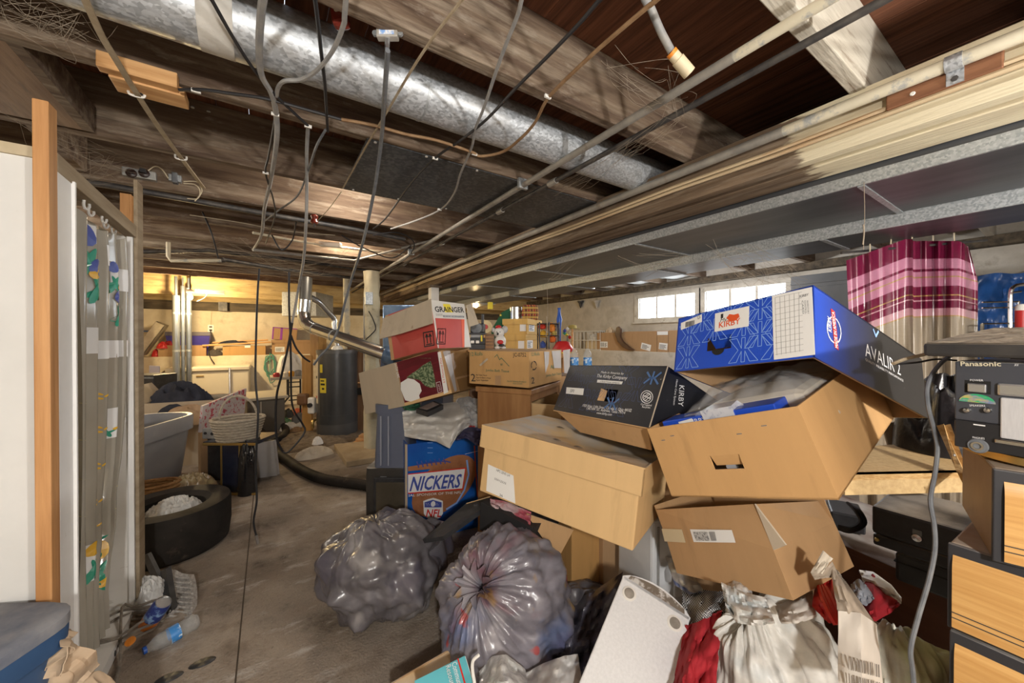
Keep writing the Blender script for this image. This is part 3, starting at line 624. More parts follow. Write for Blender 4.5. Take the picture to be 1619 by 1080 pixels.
def lines(parent, o, x, y, w_, h_, n, m=None, name='printed_lines', lift=.001, k=.45, rag=True):
    x = Vector(x).normalized(); y = Vector(y); nn = x.cross(y).normalized(); y = nn.cross(x); b = MB()
    for i in range(n):
        p = Vector(o) + y * (h_ * i / n) + nn * lift; ww = w_ * (random.uniform(.6, 1) if rag else 1)
        b.add([p, p + x * ww, p + x * ww + y * h_ / n * k, p + y * h_ / n * k], [(0, 1, 2, 3)])
    return b.build(name, m or m_ink, parent, world=False)
def flat(parent, pts, m, name, o, x, y, lift=.0008):   # polygon given in 2d on a face
    x = Vector(x).normalized(); y = Vector(y); nn = x.cross(y).normalized(); y = nn.cross(x)
    b = MB(); b.v = [Vector(o) + x * p[0] + y * p[1] + nn * lift for p in pts]; b.f = [tuple(range(len(pts)))]
    return b.build(name, m, parent, world=False)
def strokes(parent, segs, r, m, name, o, x, y, lift=.0006):  # polylines drawn on a face as flat ribbons
    x = Vector(x).normalized(); y = Vector(y); nn = x.cross(y).normalized(); y = nn.cross(x); b = MB()
    for sgm in segs:
        for i in range(len(sgm) - 1):
            p, q = Vector((*sgm[i], 0)), Vector((*sgm[i + 1], 0)); d = (q - p)
            if d.length < 1e-6: continue
            d.normalize(); s_ = Vector((-d.y, d.x, 0)) * r; e = d * r * .6
            qs = [p - s_ - e, q - s_ + e, q + s_ + e, p + s_ - e]
            b.add([Vector(o) + x * c.x + y * c.y + nn * lift for c in qs], [(0, 1, 2, 3)])
    return b.build(name, m, parent, world=False)
def ridged(p, o=3): return 1 - abs(noise.fractal(Vector(p), 1., 2., o))
def bagmesh(c, rad, axis, pleats=16, seed=0, amp=.05, nz=.09, ground=None, nu=190, nv=84, neck=.5, fr=2.2, flat_=0.):
    axis = Vector(axis).normalized(); a = axis.orthogonal().normalized(); b_ = axis.cross(a); c = Vector(c); sd = Vector((seed * 3.1, seed * 1.7, seed))
    def fn(s, t):
        ph = 2 * math.pi * s; th = math.pi * (.02 + .98 * t)
        d = axis * math.cos(th) + (a * math.cos(ph) + b_ * math.sin(ph)) * math.sin(th)
        pl = math.exp(-th * 1.5)
        r = 1 + nz * noise.fractal(d * fr + sd, 1, 2, 2) * 1.3 - amp * 1.2 * abs(noise.noise(d * 2.2 + sd * 2))
        wr = .5 * noise.noise(d * 1.6 + sd); cw = Vector((math.cos(ph + wr) * 4.5, math.sin(ph + wr) * 4.5, th * 1.1)) + sd
        r += (.05 * (ridged(cw, 2) - .75) + .03 * (ridged(cw * 2.7, 2) - .75) + .014 * (ridged(cw * 6, 2) - .75)) * min(1, math.sin(th) * 1.6)
        r += amp * pl * (math.sin(ph * pleats + 2 * noise.noise(d * 2 + sd)) + .5 * math.sin(ph * pleats * 2.3 + seed))
        r += amp * .35 * math.sin(ph * pleats * 1.4 + 3 * noise.noise(d * 1.5 + sd)) * math.sin(th) ** 2
        r *= 1 - neck * math.exp(-(th / .32) ** 2)
        p = Vector((d.x * rad[0], d.y * rad[1], d.z * rad[2])) * r + c
        if ground is not None and p.z < ground: p.z = ground + (p.z - ground) * .08
        return p
    return MB().grid(nu, nv, fn, closex=True)
def heap(c, rx, ry, h, rot=0, seed=0, rough=.35, n=48, fr=3., edge=.12, pw=.55):
    c = Vector(c); cr, sr = math.cos(R(rot)), math.sin(R(rot)); g = MB()
    def fn(s, t):
        an = 2 * math.pi * s; k = 1 + edge * noise.noise(Vector((math.cos(an) * 1.7 + seed, math.sin(an) * 1.7, seed)))
        x, y = math.cos(an) * t * k, math.sin(an) * t * k
        z = max(0, 1 - t ** 2) ** pw
        q = Vector((x * fr * .5 + seed * 2.3, y * fr * .5, seed))
        z = z * (1 - rough + rough * 1.35 * ridged(q)) + .05 * noise.noise(q * 4) * (1 - t)
        X, Y = x * rx, y * ry
        return c + Vector((X * cr - Y * sr, X * sr + Y * cr, max(z, 0) * h))
    g.grid(n * 2, n, fn, closex=True)
    return g
def roundrect(a, b, r, n=5):                # rounded rectangle loop centred on 0
    out = []
    for cx, cy, a0 in ((a / 2 - r, b / 2 - r, 0), (-a / 2 + r, b / 2 - r, 90), (-a / 2 + r, -b / 2 + r, 180), (a / 2 - r, -b / 2 + r, 270)):
        for k in range(n + 1):
            an = R(a0 + 90 * k / n); out.append((cx + r * math.cos(an), cy + r * math.sin(an)))
    return out
def loft(loops, cap0=True, cap1=True, b=None):  # list of equal-length loops of 3d points
    b = b or MB(); base = len(b.v); n = len(loops[0])
    for l in loops: b.v += [Vector(p) for p in l]
    for i in range(len(loops) - 1):
        for k in range(n):
            k2 = (k + 1) % n; b.f.append((base + i * n + k, base + i * n + k2, base + (i + 1) * n + k2, base + (i + 1) * n + k))
    if cap0: b.f.append(tuple(base + k for k in range(n - 1, -1, -1)))
    if cap1: b.f.append(tuple(base + (len(loops) - 1) * n + k for k in range(n)))
    return b
def tote(name, label, loc, rot, a, b, h, m, m_rim=None, rim=.05, wall=.006, taper=.88, r=.06, lid=None, cat='storage bin'):
    t = thing(name, label, cat, loc, rot)
    L = lambda s, z, inset=0: [(x, y, z) for x, y in roundrect(a * s - 2 * inset, b * s - 2 * inset, r)]
    lo = [L(taper, 0), L(taper, .004), L(.97, h - rim)]
    hi_in = [L(.97, h - rim, wall), L(taper, .012, wall)]
    loft(lo + [L(.97, h)] + [L(.97, h, wall)] + [L(taper, .012, wall)], True, True).build('tub', m, t, world=False, smooth=True)
    loft([L(.975, h - rim), L(1.04, h - rim), L(1.045, h - .006), L(1.03, h + .002), L(.965, h + .002), L(.96, h - .01)], False, False).build('rim', m_rim or m, t, world=False, smooth=True)
    if lid: loft([L(1.05, h + .003), L(1.05, h + .03), L(1.0, h + .04)], True, True).build('lid', lid, t, world=False, smooth=True)
    return t
# ================================================================== shower stall at the left
ys = 1.60
sx0, sx1 = ony(52, 500, ys).x, ony(79, 500, ys).x
sy1 = onx(93, 500, sx1).y
stud_top = ony(65, 157, ys).z
t = thing('shower_stall', 'white-panelled shower stall with bare wood stud and header', 'shower stall', (sx1, 2.0, 0))
m_panel = mat('white shower panel', (.62, .62, .60), .45, c2=(.70, .70, .68), scale=2, c3=(.40, .36, .31), scale3=9, lo3=.64, hi3=.74)
m_panel_b = mat('dirty white panel', (.68, .67, .64), .5, c2=(.76, .75, .72), scale=2, stretch=(1, 1, 3), c3=(.30, .24, .18), scale3=4, lo3=.62, hi3=.74)
MB().box(-1.9, sx0 + .03, ys + .035, ys + .05, 0, 1.815).build('front_panel', m_panel, t)
MB().box(-1.9, sx0 + .03, ys + .025, ys + .07, 1.815, 1.845).build('top_trim', mat('tan trim', (.46, .38, .25), .7, c2=(.55, .47, .33), scale=9), t)
MB().box(sx0, sx1, ys, sy1, 0, stud_top).build('stud', m_lumber, t, bevel=.003)
py0, py1 = sy1 + .004, onx(119, 600, sx1).y
m_trimw = mat('white trim paint', (.70, .70, .69), .45, c2=(.78, .78, .77), scale=5, c3=(.52, .47, .40), scale3=12, lo3=.66, hi3=.8)
MB().box(sx1 - .05, sx1 - .002, py0, py1 - .012, 0, 1.80).build('door_post', m_trimw, t, bevel=.003)
MB().box(sx1 - .035, sx1 + .006, py1 - .012, py1, 0, 1.80).build('door_post_edge', m_trimw, t, bevel=.002)
hx = sx1 + .0
h0, h1 = ony(92, 240, 1.66), onx(217, 356, hx)
m_header = mat('dusty header board', (.25, .19, .12), .8, c2=(.36, .29, .20), scale=3, stretch=(8, .8, 8), bump=.2)
MB().hexa([V(hx - .04, 1.655, 1.795), V(hx, 1.655, 1.795), V(hx, 2.50, 1.775), V(hx - .04, 2.50, 1.775)], [V(hx - .04, 1.655, 1.85), V(hx, 1.655, 1.85), V(hx, 2.50, 1.83), V(hx - .04, 2.50, 1.83)]).build('header_board', m_header, t, bevel=.002)
by = 2.44
MB().box(-1.9, ony(204, 700, by).x, by, by + .012, 0, 1.79).build('back_panel', m_panel_b, t)
MB().box(ony(203, 700, by).x, ony(213, 700, by).x, by - .015, by + .03, 0, 1.79).build('jamb_trim', m_trimw, t, bevel=.004)
MB().box(ony(213, 700, by).x + .001, ony(220, 700, by).x, by - .005, by + .09, 0, 2.05).build('stud', m_header, t, bevel=.003)
MB().box(-1.9, sx1 - .01, 1.66, by, 0, .05).build('shower_floor', m_panel_b, t)
ub = onj(200, 320); MB().box(ub.x, ub.x + .05, 3.18, 3.26, 0.0, ub.z + .02).build('stud', m_lumber, t, bevel=.003)
p = at(190, 665, 1.72); MB().box(p.x - .018, p.x + .018, by - .012, by, p.z - .014, p.z + .014).build('soap_clip', m_trimw, t, bevel=.003)
# curtain
cx_ = sx1 - .045
ya, yb_ = onx(117, 320, cx_).y, onx(190, 400, cx_).y
CE = [(0, 186), (.1, 190), (.38, 190), (.5, 187), (.6, 182), (.68, 173), (.76, 172), (.83, 162), (.9, 157), (1, 160)]  # free edge hangs in a curve
def c_edge(tt):
    for (a, u0), (b, u1) in zip(CE, CE[1:]):
        if tt <= b: return onx(u0 + (u1 - u0) * (tt - a) / (b - a), 600, cx_).y
    return onx(160, 600, cx_).y
m_curt = mat('taupe plastic curtain', (.36, .335, .28), .12, c2=(.41, .385, .33), scale=3, coat=.8, alpha=.90)
def csurf(s, tt, off=0.):
    z = 1.76 - (1.76 - .13) * tt
    wid = c_edge(tt) - ya
    y = ya + wid * s
    fold = .026 * math.sin(s * 2 * math.pi * 4.2 + .8 * math.sin(tt * 3)) * (.7 + .5 * tt) + .008 * math.sin(s * 40 + tt * 4) * (1 - tt)
    x = cx_ + fold - .01 * tt + .05 * max(0, s - .85) * (1 - tt)
    return V(x + off, y - off * .6, z - (.03 * abs(math.sin(s * math.pi * 5)) if tt < .01 else 0))
t = thing('shower_curtain', 'clear taupe vinyl shower curtain printed with tulip tiles', 'curtain', (cx_, ya, .13))
MB().sheet(84, 60, csurf, .0012).build('vinyl_sheet', m_curt, t, smooth=True)
for k in range(5):
    q = csurf(.06 + .22 * k, .004); q.z = 1.775
    MB().tube([q + V(.004 * math.sin(a_ * .5), .021 * math.cos(a_ * .4488), .012 + .024 * math.sin(a_ * .4488)) for a_ in range(14)], .0042, 6, closed=True).build('curtain_ring', m_trimw, t, smooth=True)
m_tile = mat('printed white tile', (.74, .75, .76), .2, coat=.5); m_green = mat('printed leaf green', (.03, .30, .20), .3); m_tblue = mat('printed tulip blue', (.06, .09, .36), .3); m_tyel = mat('printed flower yellow', (.72, .42, .04), .3); m_tline = mat('printed tan line', (.50, .43, .22), .3)
def cpatch(s0, s1, t0, t1, m, name, off=.0025): MB().grid(10, 8, lambda a, b: csurf(s0 + (s1 - s0) * a, t0 + (t1 - t0) * b, off)).build(name, m, t, smooth=True)
def cblob(s0, t0, w_, h_, ang, m, name, off=.004, n=12, k=1.6):   # leaf / petal in curtain coordinates
    pts = []
    for i in range(n):
        a = 2 * math.pi * i / n; lx = math.cos(a) * h_; ly = math.sin(a) * w_ * (1 - .35 * math.cos(a))
        pts.append((lx * math.cos(ang) - ly * math.sin(ang), lx * math.sin(ang) + ly * math.cos(ang)))
    L_ = (1.63); wd = (yb_ - ya) * .85
    b = MB(); b.v = [csurf(min(1, max(0, s0 + q[0] / wd)), t0 - q[1] / L_, off) for q in pts] + [csurf(s0, t0, off + .001)]
    b.f = [(i, (i + 1) % n, n) for i in range(n)]; b.build(name, m, t)
for s0, s1, t0, t1 in ((.10, .3, .255, .315), (.34, .5, .285, .33), (.55, .98, .285, .33), (.5, .68, .05, .10), (.72, .98, .09, .15), (.12, .42, .745, .825), (.58, .78, .46, .535), (.1, .3, .02, .06)):
    cpatch(s0, s1, t0, t1, m_tile, 'printed_tile')
for s0, t0, big in ((.24, .09, 2.), (.3, .15, 1.6), (.62, .13, 1.7), (.8, .2, 1.5), (.75, .12, 1.2), (.27, .785, 1.3), (.7, .83, 1.7), (.6, .76, 1.5), (.4, .93, 1.0), (.68, .50, .6)):
    for an, dx in ((1.2, -.01), (1.9, .012), (.5, .018)): cblob(s0 + dx, t0 + .02, .007 * big, .034 * big, an, m_green, 'printed_leaf')
    cblob(s0 - .01, t0 - .022 * big, .013 * big, .02 * big, 1.5, m_tblue if t0 < .3 or s0 < .2 else m_tyel, 'printed_tulip', .005)
    cblob(s0 + .05, t0 + .02 * big, .008 * big, .012 * big, .6, m_tyel, 'printed_tulip', .005)
for tt in (.42, .50, .585, .665, .72):
    cpatch(.02, .98, tt, tt + .0022, m_tline, 'printed_line', .002)
    for s0 in (.12, .45, .62, .86):
        for q in range(4): cblob(s0 + .03 * math.cos(q * math.pi / 2), tt + .005 * math.sin(q * math.pi / 2), .0035, .0075, q * math.pi / 2 + .78, m_tyel if int(s0 * 100 + tt * 100) % 2 else m_tblue, 'printed_petal', n=6)
# ------------------------------------------------------------------ things at the stall foot
m_bluetub = mat('blue tub plastic', (.028, .07, .16), .5, dust=.9, dustc=(.34, .33, .33), c2=(.04, .09, .19), scale=4)
P0, P1 = onz(66, 984, .56), onz(-110, 990, .56)
dr = (P1 - P0); yaw_ = math.degrees(math.atan2(-dr.y, -dr.x))
e1 = -dr.normalized(); e2 = V(-e1.y, e1.x, 0)
cen = P0 - e1 * .27 - e2 * .16
tote('blue_tub', 'dusty blue plastic tub at the lower left corner', (cen.x, cen.y, .0), (0, 0, yaw_), .62, .42, .54, m_bluetub, lid=mat('dusty blue lid', (.10, .12, .17), .8, c2=(.27, .27, .28), scale=6, lo=.3, hi=.6), r=.08)
m_kraft = mat('crumpled kraft paper', (.40, .29, .19), .85, c2=(.52, .40, .28), scale=5, bump=.3, bscale=10)
c = at(108, 1075, 1.0)
t = thing('crumpled_paper', 'crumpled brown paper bags heaped beside the blue tub', 'paper', (c.x, c.y, 0))
heap((c.x, c.y, 0), .14, .11, .40, seed=4, rough=.10, fr=2.5, pw=.35).build('bag_stack', m_kraft, t, smooth=True, angle=25)
for k, (u, v, w_, h_, an) in enumerate(((70, 1048, .10, .07, 10), (95, 1022, .07, .06, 60), (125, 1052, .09, .06, -35), (62, 1030, .06, .035, 0))):
    q = at(u, v, .97 + .02 * k); M_ = frame(q, RT * math.cos(R(an)) + UP * math.sin(R(an)), UP * math.cos(R(an)) - RT * math.sin(R(an)) + FW * .6)
    MB().sheet(8, 6, lambda s, r_: M_ @ V((s - .5) * w_, (r_ - .5) * h_, .02 * math.sin(s * 6 + k) + .015 * fbm((s * 3, r_ * 3, k))), .002).build('paper_fold', m_kraft, t, smooth=True, angle=25)
# soda can
t = thing('soda_can', 'blue and orange soda can lying against debris by the stall', 'can', onz(240, 985, .0))
a, b_ = onz(232, 990, .036), at(259, 951, 1.64)
ax = (b_ - a).normalized(); ln = .15
m_alu = mat('aluminium', (.70, .70, .70), .3, .9); m_canb = mat('can blue print', (.03, .05, .22), .3, .3, c2=(.25, .40, .65), scale=18, lo=.55, hi=.62); m_cano = mat('can orange print', (.62, .19, .03), .3, .3)
Mz = frame(a, ax.orthogonal(), ax.cross(ax.orthogonal()))
MB().lathe([(.024, 0), (.033, .008), (.034, .05)], 20, Mz).build('can_lower', m_cano, t, smooth=True)
MB().lathe([(.034, .05), (.034, .118), (.028, .132)], 20, Mz, caps=False).build('can_upper', m_canb, t, smooth=True)
MB().lathe([(.028, .132), (.029, .136), (.027, .137), (.026, .132), (.001, .132)], 20, Mz).build('can_lid', m_alu, t, smooth=True)
# water bottle on the floor
m_pet = mat('clear bottle plastic', (.85, .90, .92), .08, trans=.75, alpha=.55, ior=1.2); m_blab = mat('blue bottle label', (.05, .25, .62), .4, c2=(.70, .80, .88), scale=30, lo=.52, hi=.58); m_bcap = mat('blue cap', (.02, .10, .45), .4)
def bottle(label, a, ax, ln=.235, r=.033, group=None, lab0=.42, lab1=.62, cap=True):
    ax = Vector(ax).normalized(); M_ = frame(a, ax.orthogonal(), ax.cross(ax.orthogonal())); t = thing('water_bottle', label, 'bottle', a, group=group)
    prof = [(r * .7, 0), (r, .012)] + [(r * (1 - .06 * (k % 2)), .02 + (ln * .70 - .02) * k / 10) for k in range(11)] + [(r * .8, ln * .8), (r * .45, ln * .90), (r * .40, ln * .95)]
    MB().lathe(prof, 18, M_).build('bottle_body', m_pet, t, smooth=True)
    MB().lathe([(r * 1.02, ln * lab0), (r * 1.02, ln * lab1)], 18, M_, caps=False).build('bottle_label', m_blab, t, smooth=True)
    if cap: MB().lathe([(r * .44, ln * .94), (r * .44, ln * 1.0)], 14, M_).build('cap', m_bcap, t, smooth=True)
    return t
a, b_ = onz(313, 980, .034), onz(226, 1030, .02)
bottle('empty clear water bottle with blue label lying on the floor', a, b_ - a, ln=(b_ - a).length, lab0=.36, lab1=.55)
# cord coil and scraps
t = thing('cord_coil', 'coiled dusty grey power cord on the floor by the stall', 'cord', onz(200, 1000, 0))
m_dcord = mat('dusty cord', (.14, .12, .10), .8, c2=(.24, .21, .17), scale=30)
cc = onz(203, 1003, .01)
pts = []
for k in range(64):
    an = k * .33; rr_ = .105 + .012 * math.sin(k * .9)
    pts.append(cc + V(rr_ * math.cos(an) * 1.05, rr_ * math.sin(an) * .9, .008 + .0011 * k + .008 * math.sin(k * 1.3)))
pts += [onz(190, 1040, .02), onz(185, 1070, .015), onz(178, 1110, .012)]
MB().tube(smooth_path(pts, 3), .0055, 6).build('cord', m_dcord, t, smooth=True)
q = onz(172, 1037, .02); MB().box(-.03, .02, -.012, .012, -.008, .012, frame(q, (1, .3, 0), (-.3, 1, 0))).build('plug', m_black, t, bevel=.004)
q = onz(207, 1015, .085); tag(MB().lathe([(.0, 0), (.017, .002), (.017, .008), (.0, .009)], 16, frame(q, RT, UP * .5 + FW * .8)).build('bottle_cap', m_orange, smooth=True), 'small orange cap resting on the coiled cord', 'cap')
# scrub brush and dark bracket
t = thing('scrub_brush', 'grey-white knitted mop pad leaning on the tire ring', 'mop pad', onz(280, 965, 0))
m_knit = mat('grey knit pile', (.30, .28, .26), .95, c2=(.50, .48, .45), scale=60, bump=.8, bscale=90)
c0, c1 = onz(288, 972, .0), at(276, 905, 1.98)
b = MB().sheet(10, 24, lambda s, q: at(262 + 40 * s + 8 * math.sin(q * 2.6) - 4 * q, 978 - 74 * q + 4 * s, 1.735 + .22 * q + .03 * math.sin(s * 3.1)), .03)
b.build('pile_pad', m_knit, t, smooth=True)
for k in range(9):
    q = .06 + .105 * k; MB().tube([at(262 + 40 * s + 8 * math.sin(q * 2.6) - 4 * q, 978 - 74 * q + 4 * s, 1.715 + .22 * q + .03 * math.sin(s * 3.1)) for s in (.08, .3, .6, .92)], .006, 5).build('pile_rib', m_knit, t, smooth=True)
MB().prism([at(225, 880, 1.95), at(233, 876, 1.95), at(257, 925, 1.85), at(247, 932, 1.85)], FW * .02).build('back_strip', m_black, t)
MB().prism([at(252, 905, 1.9), at(262, 900, 1.9), at(272, 965, 1.76), at(262, 978, 1.74), at(250, 930, 1.84)], FW * .03).build('holder', m_black, t)
m_clear = mat('crinkled clear film', (.62, .62, .60), .18, c2=(.78, .78, .76), scale=9, bump=.9, bscale=22, coat=.6, alpha=.75)
q = onz(232, 960, 0); tag(heap(q, .09, .07, .13, seed=3, rough=.5, fr=5).build('plastic_film', m_clear, smooth=True), 'crinkled clear plastic film at the stall foot', 'plastic bag')
m_dirt = mat('dirt and crumbs', (.10, .07, .045), .95, c2=(.20, .15, .10), scale=20, bump=.6, bscale=40)
q = onz(185, 985, 0); tag(heap(q, .12, .10, .035, seed=8, rough=.6, fr=8).build('dirt_pile', m_dirt, smooth=True), 'little heap of brown dirt under the shower panel', 'dirt', kind='stuff')
for k, (u, v) in enumerate(((320, 1048), (267, 1072))):
    q = onz(u, v, .001); tag(MB().lathe([(.0, .003), (.03, .003), (.034, .0)], 14, Matrix.Translation(q) @ Matrix.Diagonal((1.3, .7, 1, 1))).build('tar_patch', m_black, smooth=True), ('round' if k == 0 else 'smaller') + ' dark tar patch on the floor near the water bottle', 'stain')
# tire ring with plastic
c = at(270, 800, 2.34); c.z = 0
t = thing('tire_planter', 'worn black rubber tire tub holding clear plastic', 'planter', c)
m_rub = mat('scuffed black rubber', (.010, .009, .0085), .7, c2=(.028, .024, .021), scale=4, bump=.3, bscale=14, c3=(.10, .075, .055), scale3=9, lo3=.60, hi3=.8, spec=.15, dust=.25, dustc=(.09, .07, .055))
MB().lathe([(.27, 0), (.292, .02), (.305, .12), (.305, .255), (.298, .275), (.275, .279), (.20, .276), (.172, .25), (.16, .06), (.0, .05)], 40, Matrix.Translation(c)).build('rubber_tub', m_rub, t, smooth=True)
o = heap((c.x + .02, c.y - .01, .19), .15, .14, .10, seed=11, rough=.6, fr=6).build('plastic_wrap', m_clear, smooth=True); tag(o, 'crumpled clear plastic inside the tire tub', 'plastic bag')
# grey tote behind the tire
za = .64
A, B = onz(223, 678, za), onz(303, 655, za)
d = (B - A).normalized(); yw = math.degrees(math.atan2(d.y, d.x)); e2 = V(-d.y, d.x, 0)
C_ = B + d * .10 - d * .40 + e2 * .22
m_gtote = mat('grey tote plastic', (.27, .28, .31), .4, c2=(.31, .32, .35), scale=2, dust=.3, c3=(.38, .38, .40), scale3=4, lo3=.62, hi3=.8)
tote('grey_tote', 'big open grey plastic tote beside the shower stall', (C_.x, C_.y, .12), (0, 0, yw), .82, .46, .52, m_gtote, rim=.12, r=.19, taper=.84)
MB_ = MB
t = carton('low_crate', 'flat dirty carton beneath the grey tote', (C_.x - .38 * d.x - .2 * e2.x, C_.y - .38 * d.y - .2 * e2.y, 0), (0, 0, yw), (.7, .4, .118), m_card_d)
q = onz(236, 790, .12); t = thing('wicker_tray', 'brown wicker tray behind the tire tub', 'basket', (q.x, q.y, 0))
m_wick = mat('brown wicker', (.22, .11, .04), .8, c2=(.42, .24, .10), scale=30, stretch=(1, 1, 3), bump=.6, bscale=50)
for k in range(9): MB().tube([(q.x + .17 * math.cos(2 * math.pi * i / 24), q.y + .10 * math.sin(2 * math.pi * i / 24), .02 + .026 * k) for i in range(24)], .014, 5, closed=True).build('woven_row', m_wick, t, smooth=True)
# floor rug wrapper by the tire
q = onz(300, 775, .12)
tag(heap((q.x, q.y, .0), .22, .12, .22, seed=21, rough=.5, rot=30, fr=5).build('snack_wrapper', mat('brown printed film', (.22, .14, .08), .3, c2=(.42, .35, .18), scale=8, c3=(.60, .60, .55), scale3=14, lo3=.62, hi3=.66, coat=.4), smooth=True), 'crumpled brown printed packaging between tire and table', 'packaging')
# carton with dark cloth, patterned lid panel
A = at(236, 668, 3.75)
t = carton('open_carton', 'open grey carton stuffed with dark clothes behind the grey tote', (at(228, 650, 3.7).x, at(228, 650, 3.7).y, 0), (0, 0, -8), (.62, .5, .66), m_card_in, top='open', flaps=(('left', 35, .2, None),))
q = at(285, 640, 4.0); m_navy = mat('navy cloth', (.014, .016, .026), .9, c2=(.03, .033, .05), scale=5, bump=.3)
tag(heap((q.x, q.y, .48), .32, .26, .32, seed=5, rough=.5, rot=-20).build('dark_cloth', m_navy, smooth=True), 'dark navy cloth heaped in the grey carton', 'cloth')
q = at(300, 650, 3.75); tag(heap((q.x, q.y, .46), .24, .12, .17, seed=6, rough=.3, rot=-20).build('tan_cushion', mat('tan cushion', (.30, .20, .12), .85, c2=(.38, .27, .17), scale=4), smooth=True), 'tan cushion lying by the navy cloth', 'cushion')
pts = [at(321, 642, 3.35), at(390, 614, 3.95), at(386, 661, 3.95), at(317, 684, 3.35)]
m_pat = mat('white and red print', (.52, .46, .46), .6, c2=(.42, .05, .08), scale=26, lo=.54, hi=.58)
t = thing('patterned_board', 'white gift-box panel printed with small red motifs', 'board', pts[3])
n_ = (pts[1] - pts[0]).cross(pts[3] - pts[0]).normalized() * .02
MB().hexa(pts, [p + n_ for p in pts]).build('panel', m_pat, t)
low = [pts[3], pts[2], V(pts[2].x, pts[2].y, .05), V(pts[3].x, pts[3].y, .05)]
MB().hexa(low, [p + n_ for p in low]).build('support_side', m_card_d, t)
# small black table with gilt trim, basket on it
tc_ = at(362, 705, 3.2); tz = .44
t = thing('side_table', 'low black side table edged with brass strips under the wicker basket', 'table', (tc_.x, tc_.y, 0))
D_ = 3.15
m_lacq = mat('blue-black lacquer', (.012, .016, .035), .2, coat=.5)
x0 = at(322, 705, D_); x1 = at(402, 705, D_)
ex = RT; ey = V(FW.x, FW.y, 0).normalized()
def fbx(parent, name, m, u0, u1, d0, d1, z0, z1, bevel=.003, Dref=None):   # box facing the camera heading
    Dr = Dref or d0; a_ = at(u0, 537, Dr); b__ = at(u1, 537, Dr); a_.z = 0
    wd_ = (b__ - at(u0, 537, Dr)).length; M_ = frame((a_.x, a_.y, 0), ex, ey)
    return MB().box(0, wd_, d0 - Dr, d1 - Dr, z0, z1, M_).build(name, m, parent, bevel=bevel)
fbx(t, 'table_top', m_lacq, 320, 402, 3.12, 3.45, tz - .03, tz)
fbx(t, 'brass_edge', m_brass, 319, 403, 3.108, 3.12, tz - .028, tz - .006)
fbx(t, 'side_panel', m_lacq, 350, 376, 3.13, 3.15, 0, tz - .03)
fbx(t, 'brass_strip', m_brass, 347, 350, 3.125, 3.15, 0, tz - .03)
fbx(t, 'brass_strip', m_brass, 376, 378, 3.125, 3.15, 0, tz - .03)
fbx(t, 'back_panel', m_black, 322, 402, 3.43, 3.45, 0, tz - .03)
fbx(t, 'base_rail', m_brass, 350, 402, 3.10, 3.13, 0, .018)
t = thing('black_bag', 'shiny black plastic bag beside the brass-edged table', 'bag', onz(390, 780, 0))
q = onz(391, 782, 0) ; heap((q.x, q.y + .02, 0), .07, .07, .42, seed=14, rough=.25, pw=.25, fr=5).build('bag', mat('black film', (.012, .012, .014), .15, bump=.9, bscale=14, coat=.5), t, smooth=True)
bc = at(377, 690, 3.22); bc.z = tz
t = thing('wicker_basket', 'whitewashed wicker basket with tall hoop handle on the side table', 'basket', bc)
m_wpale = mat('whitewashed wicker', (.32, .28, .22), .85, c2=(.50, .45, .37), scale=40, stretch=(1, 1, 4), bump=.6, bscale=60)
for k in range(8):
    rr_ = .125 + .0055 * k; MB().tube([(bc.x + rr_ * 1.15 * math.cos(2 * math.pi * i / 28), bc.y + rr_ * math.sin(2 * math.pi * i / 28), tz + .012 + .0235 * k) for i in range(28)], .0135, 6, closed=True).build('woven_row', m_wpale, t, smooth=True)
MB().lathe([(.0, 0), (.125, .004)], 24, Matrix.Translation((bc.x, bc.y, tz))).build('basket_base', m_wpale, t)
MB().tube(smooth_path([bc + ex * (.165 * math.cos(R(a_))) + V(0, 0, .17 + .20 * math.sin(R(a_))) for a_ in range(0, 181, 15)], 3), .010, 6).build('hoop_handle', m_wpale, t, smooth=True)
q = at(335, 690, 3.25); t = thing('wall_timer', 'small grey switch box on the brass-edged table', 'switch box', (q.x, q.y, tz))
M_ = frame((q.x, q.y, tz), ex, ey); MB().box(-.06, .06, -.03, .03, 0, .09, M_).build('case', m_wgrey, t, bevel=.004)
MB().lathe([(.014, 0), (.014, .006)], 12, frame(M_ @ V(.03, -.031, .045), ex, (0, 0, 1))).build('knob', m_black, t); MB().lathe([(.012, 0), (.012, .006)], 12, frame(M_ @ V(-.03, -.031, .05), ex, (0, 0, 1))).build('knob', m_black, t)
# leaning white boards
t = thing('foam_boards', 'two grey-white foam boards leaning right of the brass-edged table', 'boards', onz(418, 755, 0))
for k, dd in enumerate((0, .03)):
    pts = [onz(404, 757, 0), onz(438, 752, 0), at(432, 697, 3.25), at(402, 703, 3.2)]
    pts = [p + ey * dd + V(0, 0, .0) for p in pts]
    MB().hexa(pts, [p + ey * .012 for p in pts]).build('board', mat('grey white board', (.46, .45, .46), .7, c2=(.54, .53, .53), scale=2), t)
# ================================================================== far left: ledge of the far wall, freezer, ducts
LY, LZB = YB - .40, 1.0                      # front of the ledge
def yb(u, v, y=8.75): return ony(u, v, y)
def ybox(parent, name, m, u0, u1, y0, y1, z0, z1, bevel=.004, v=540):
    return MB().box(ony(u0, v, y0).x, ony(u1, v, y0).x, y0, y1, z0, z1).build(name, m, parent, bevel=bevel)
def zb(v, u, y): return ony(u, v, y).z
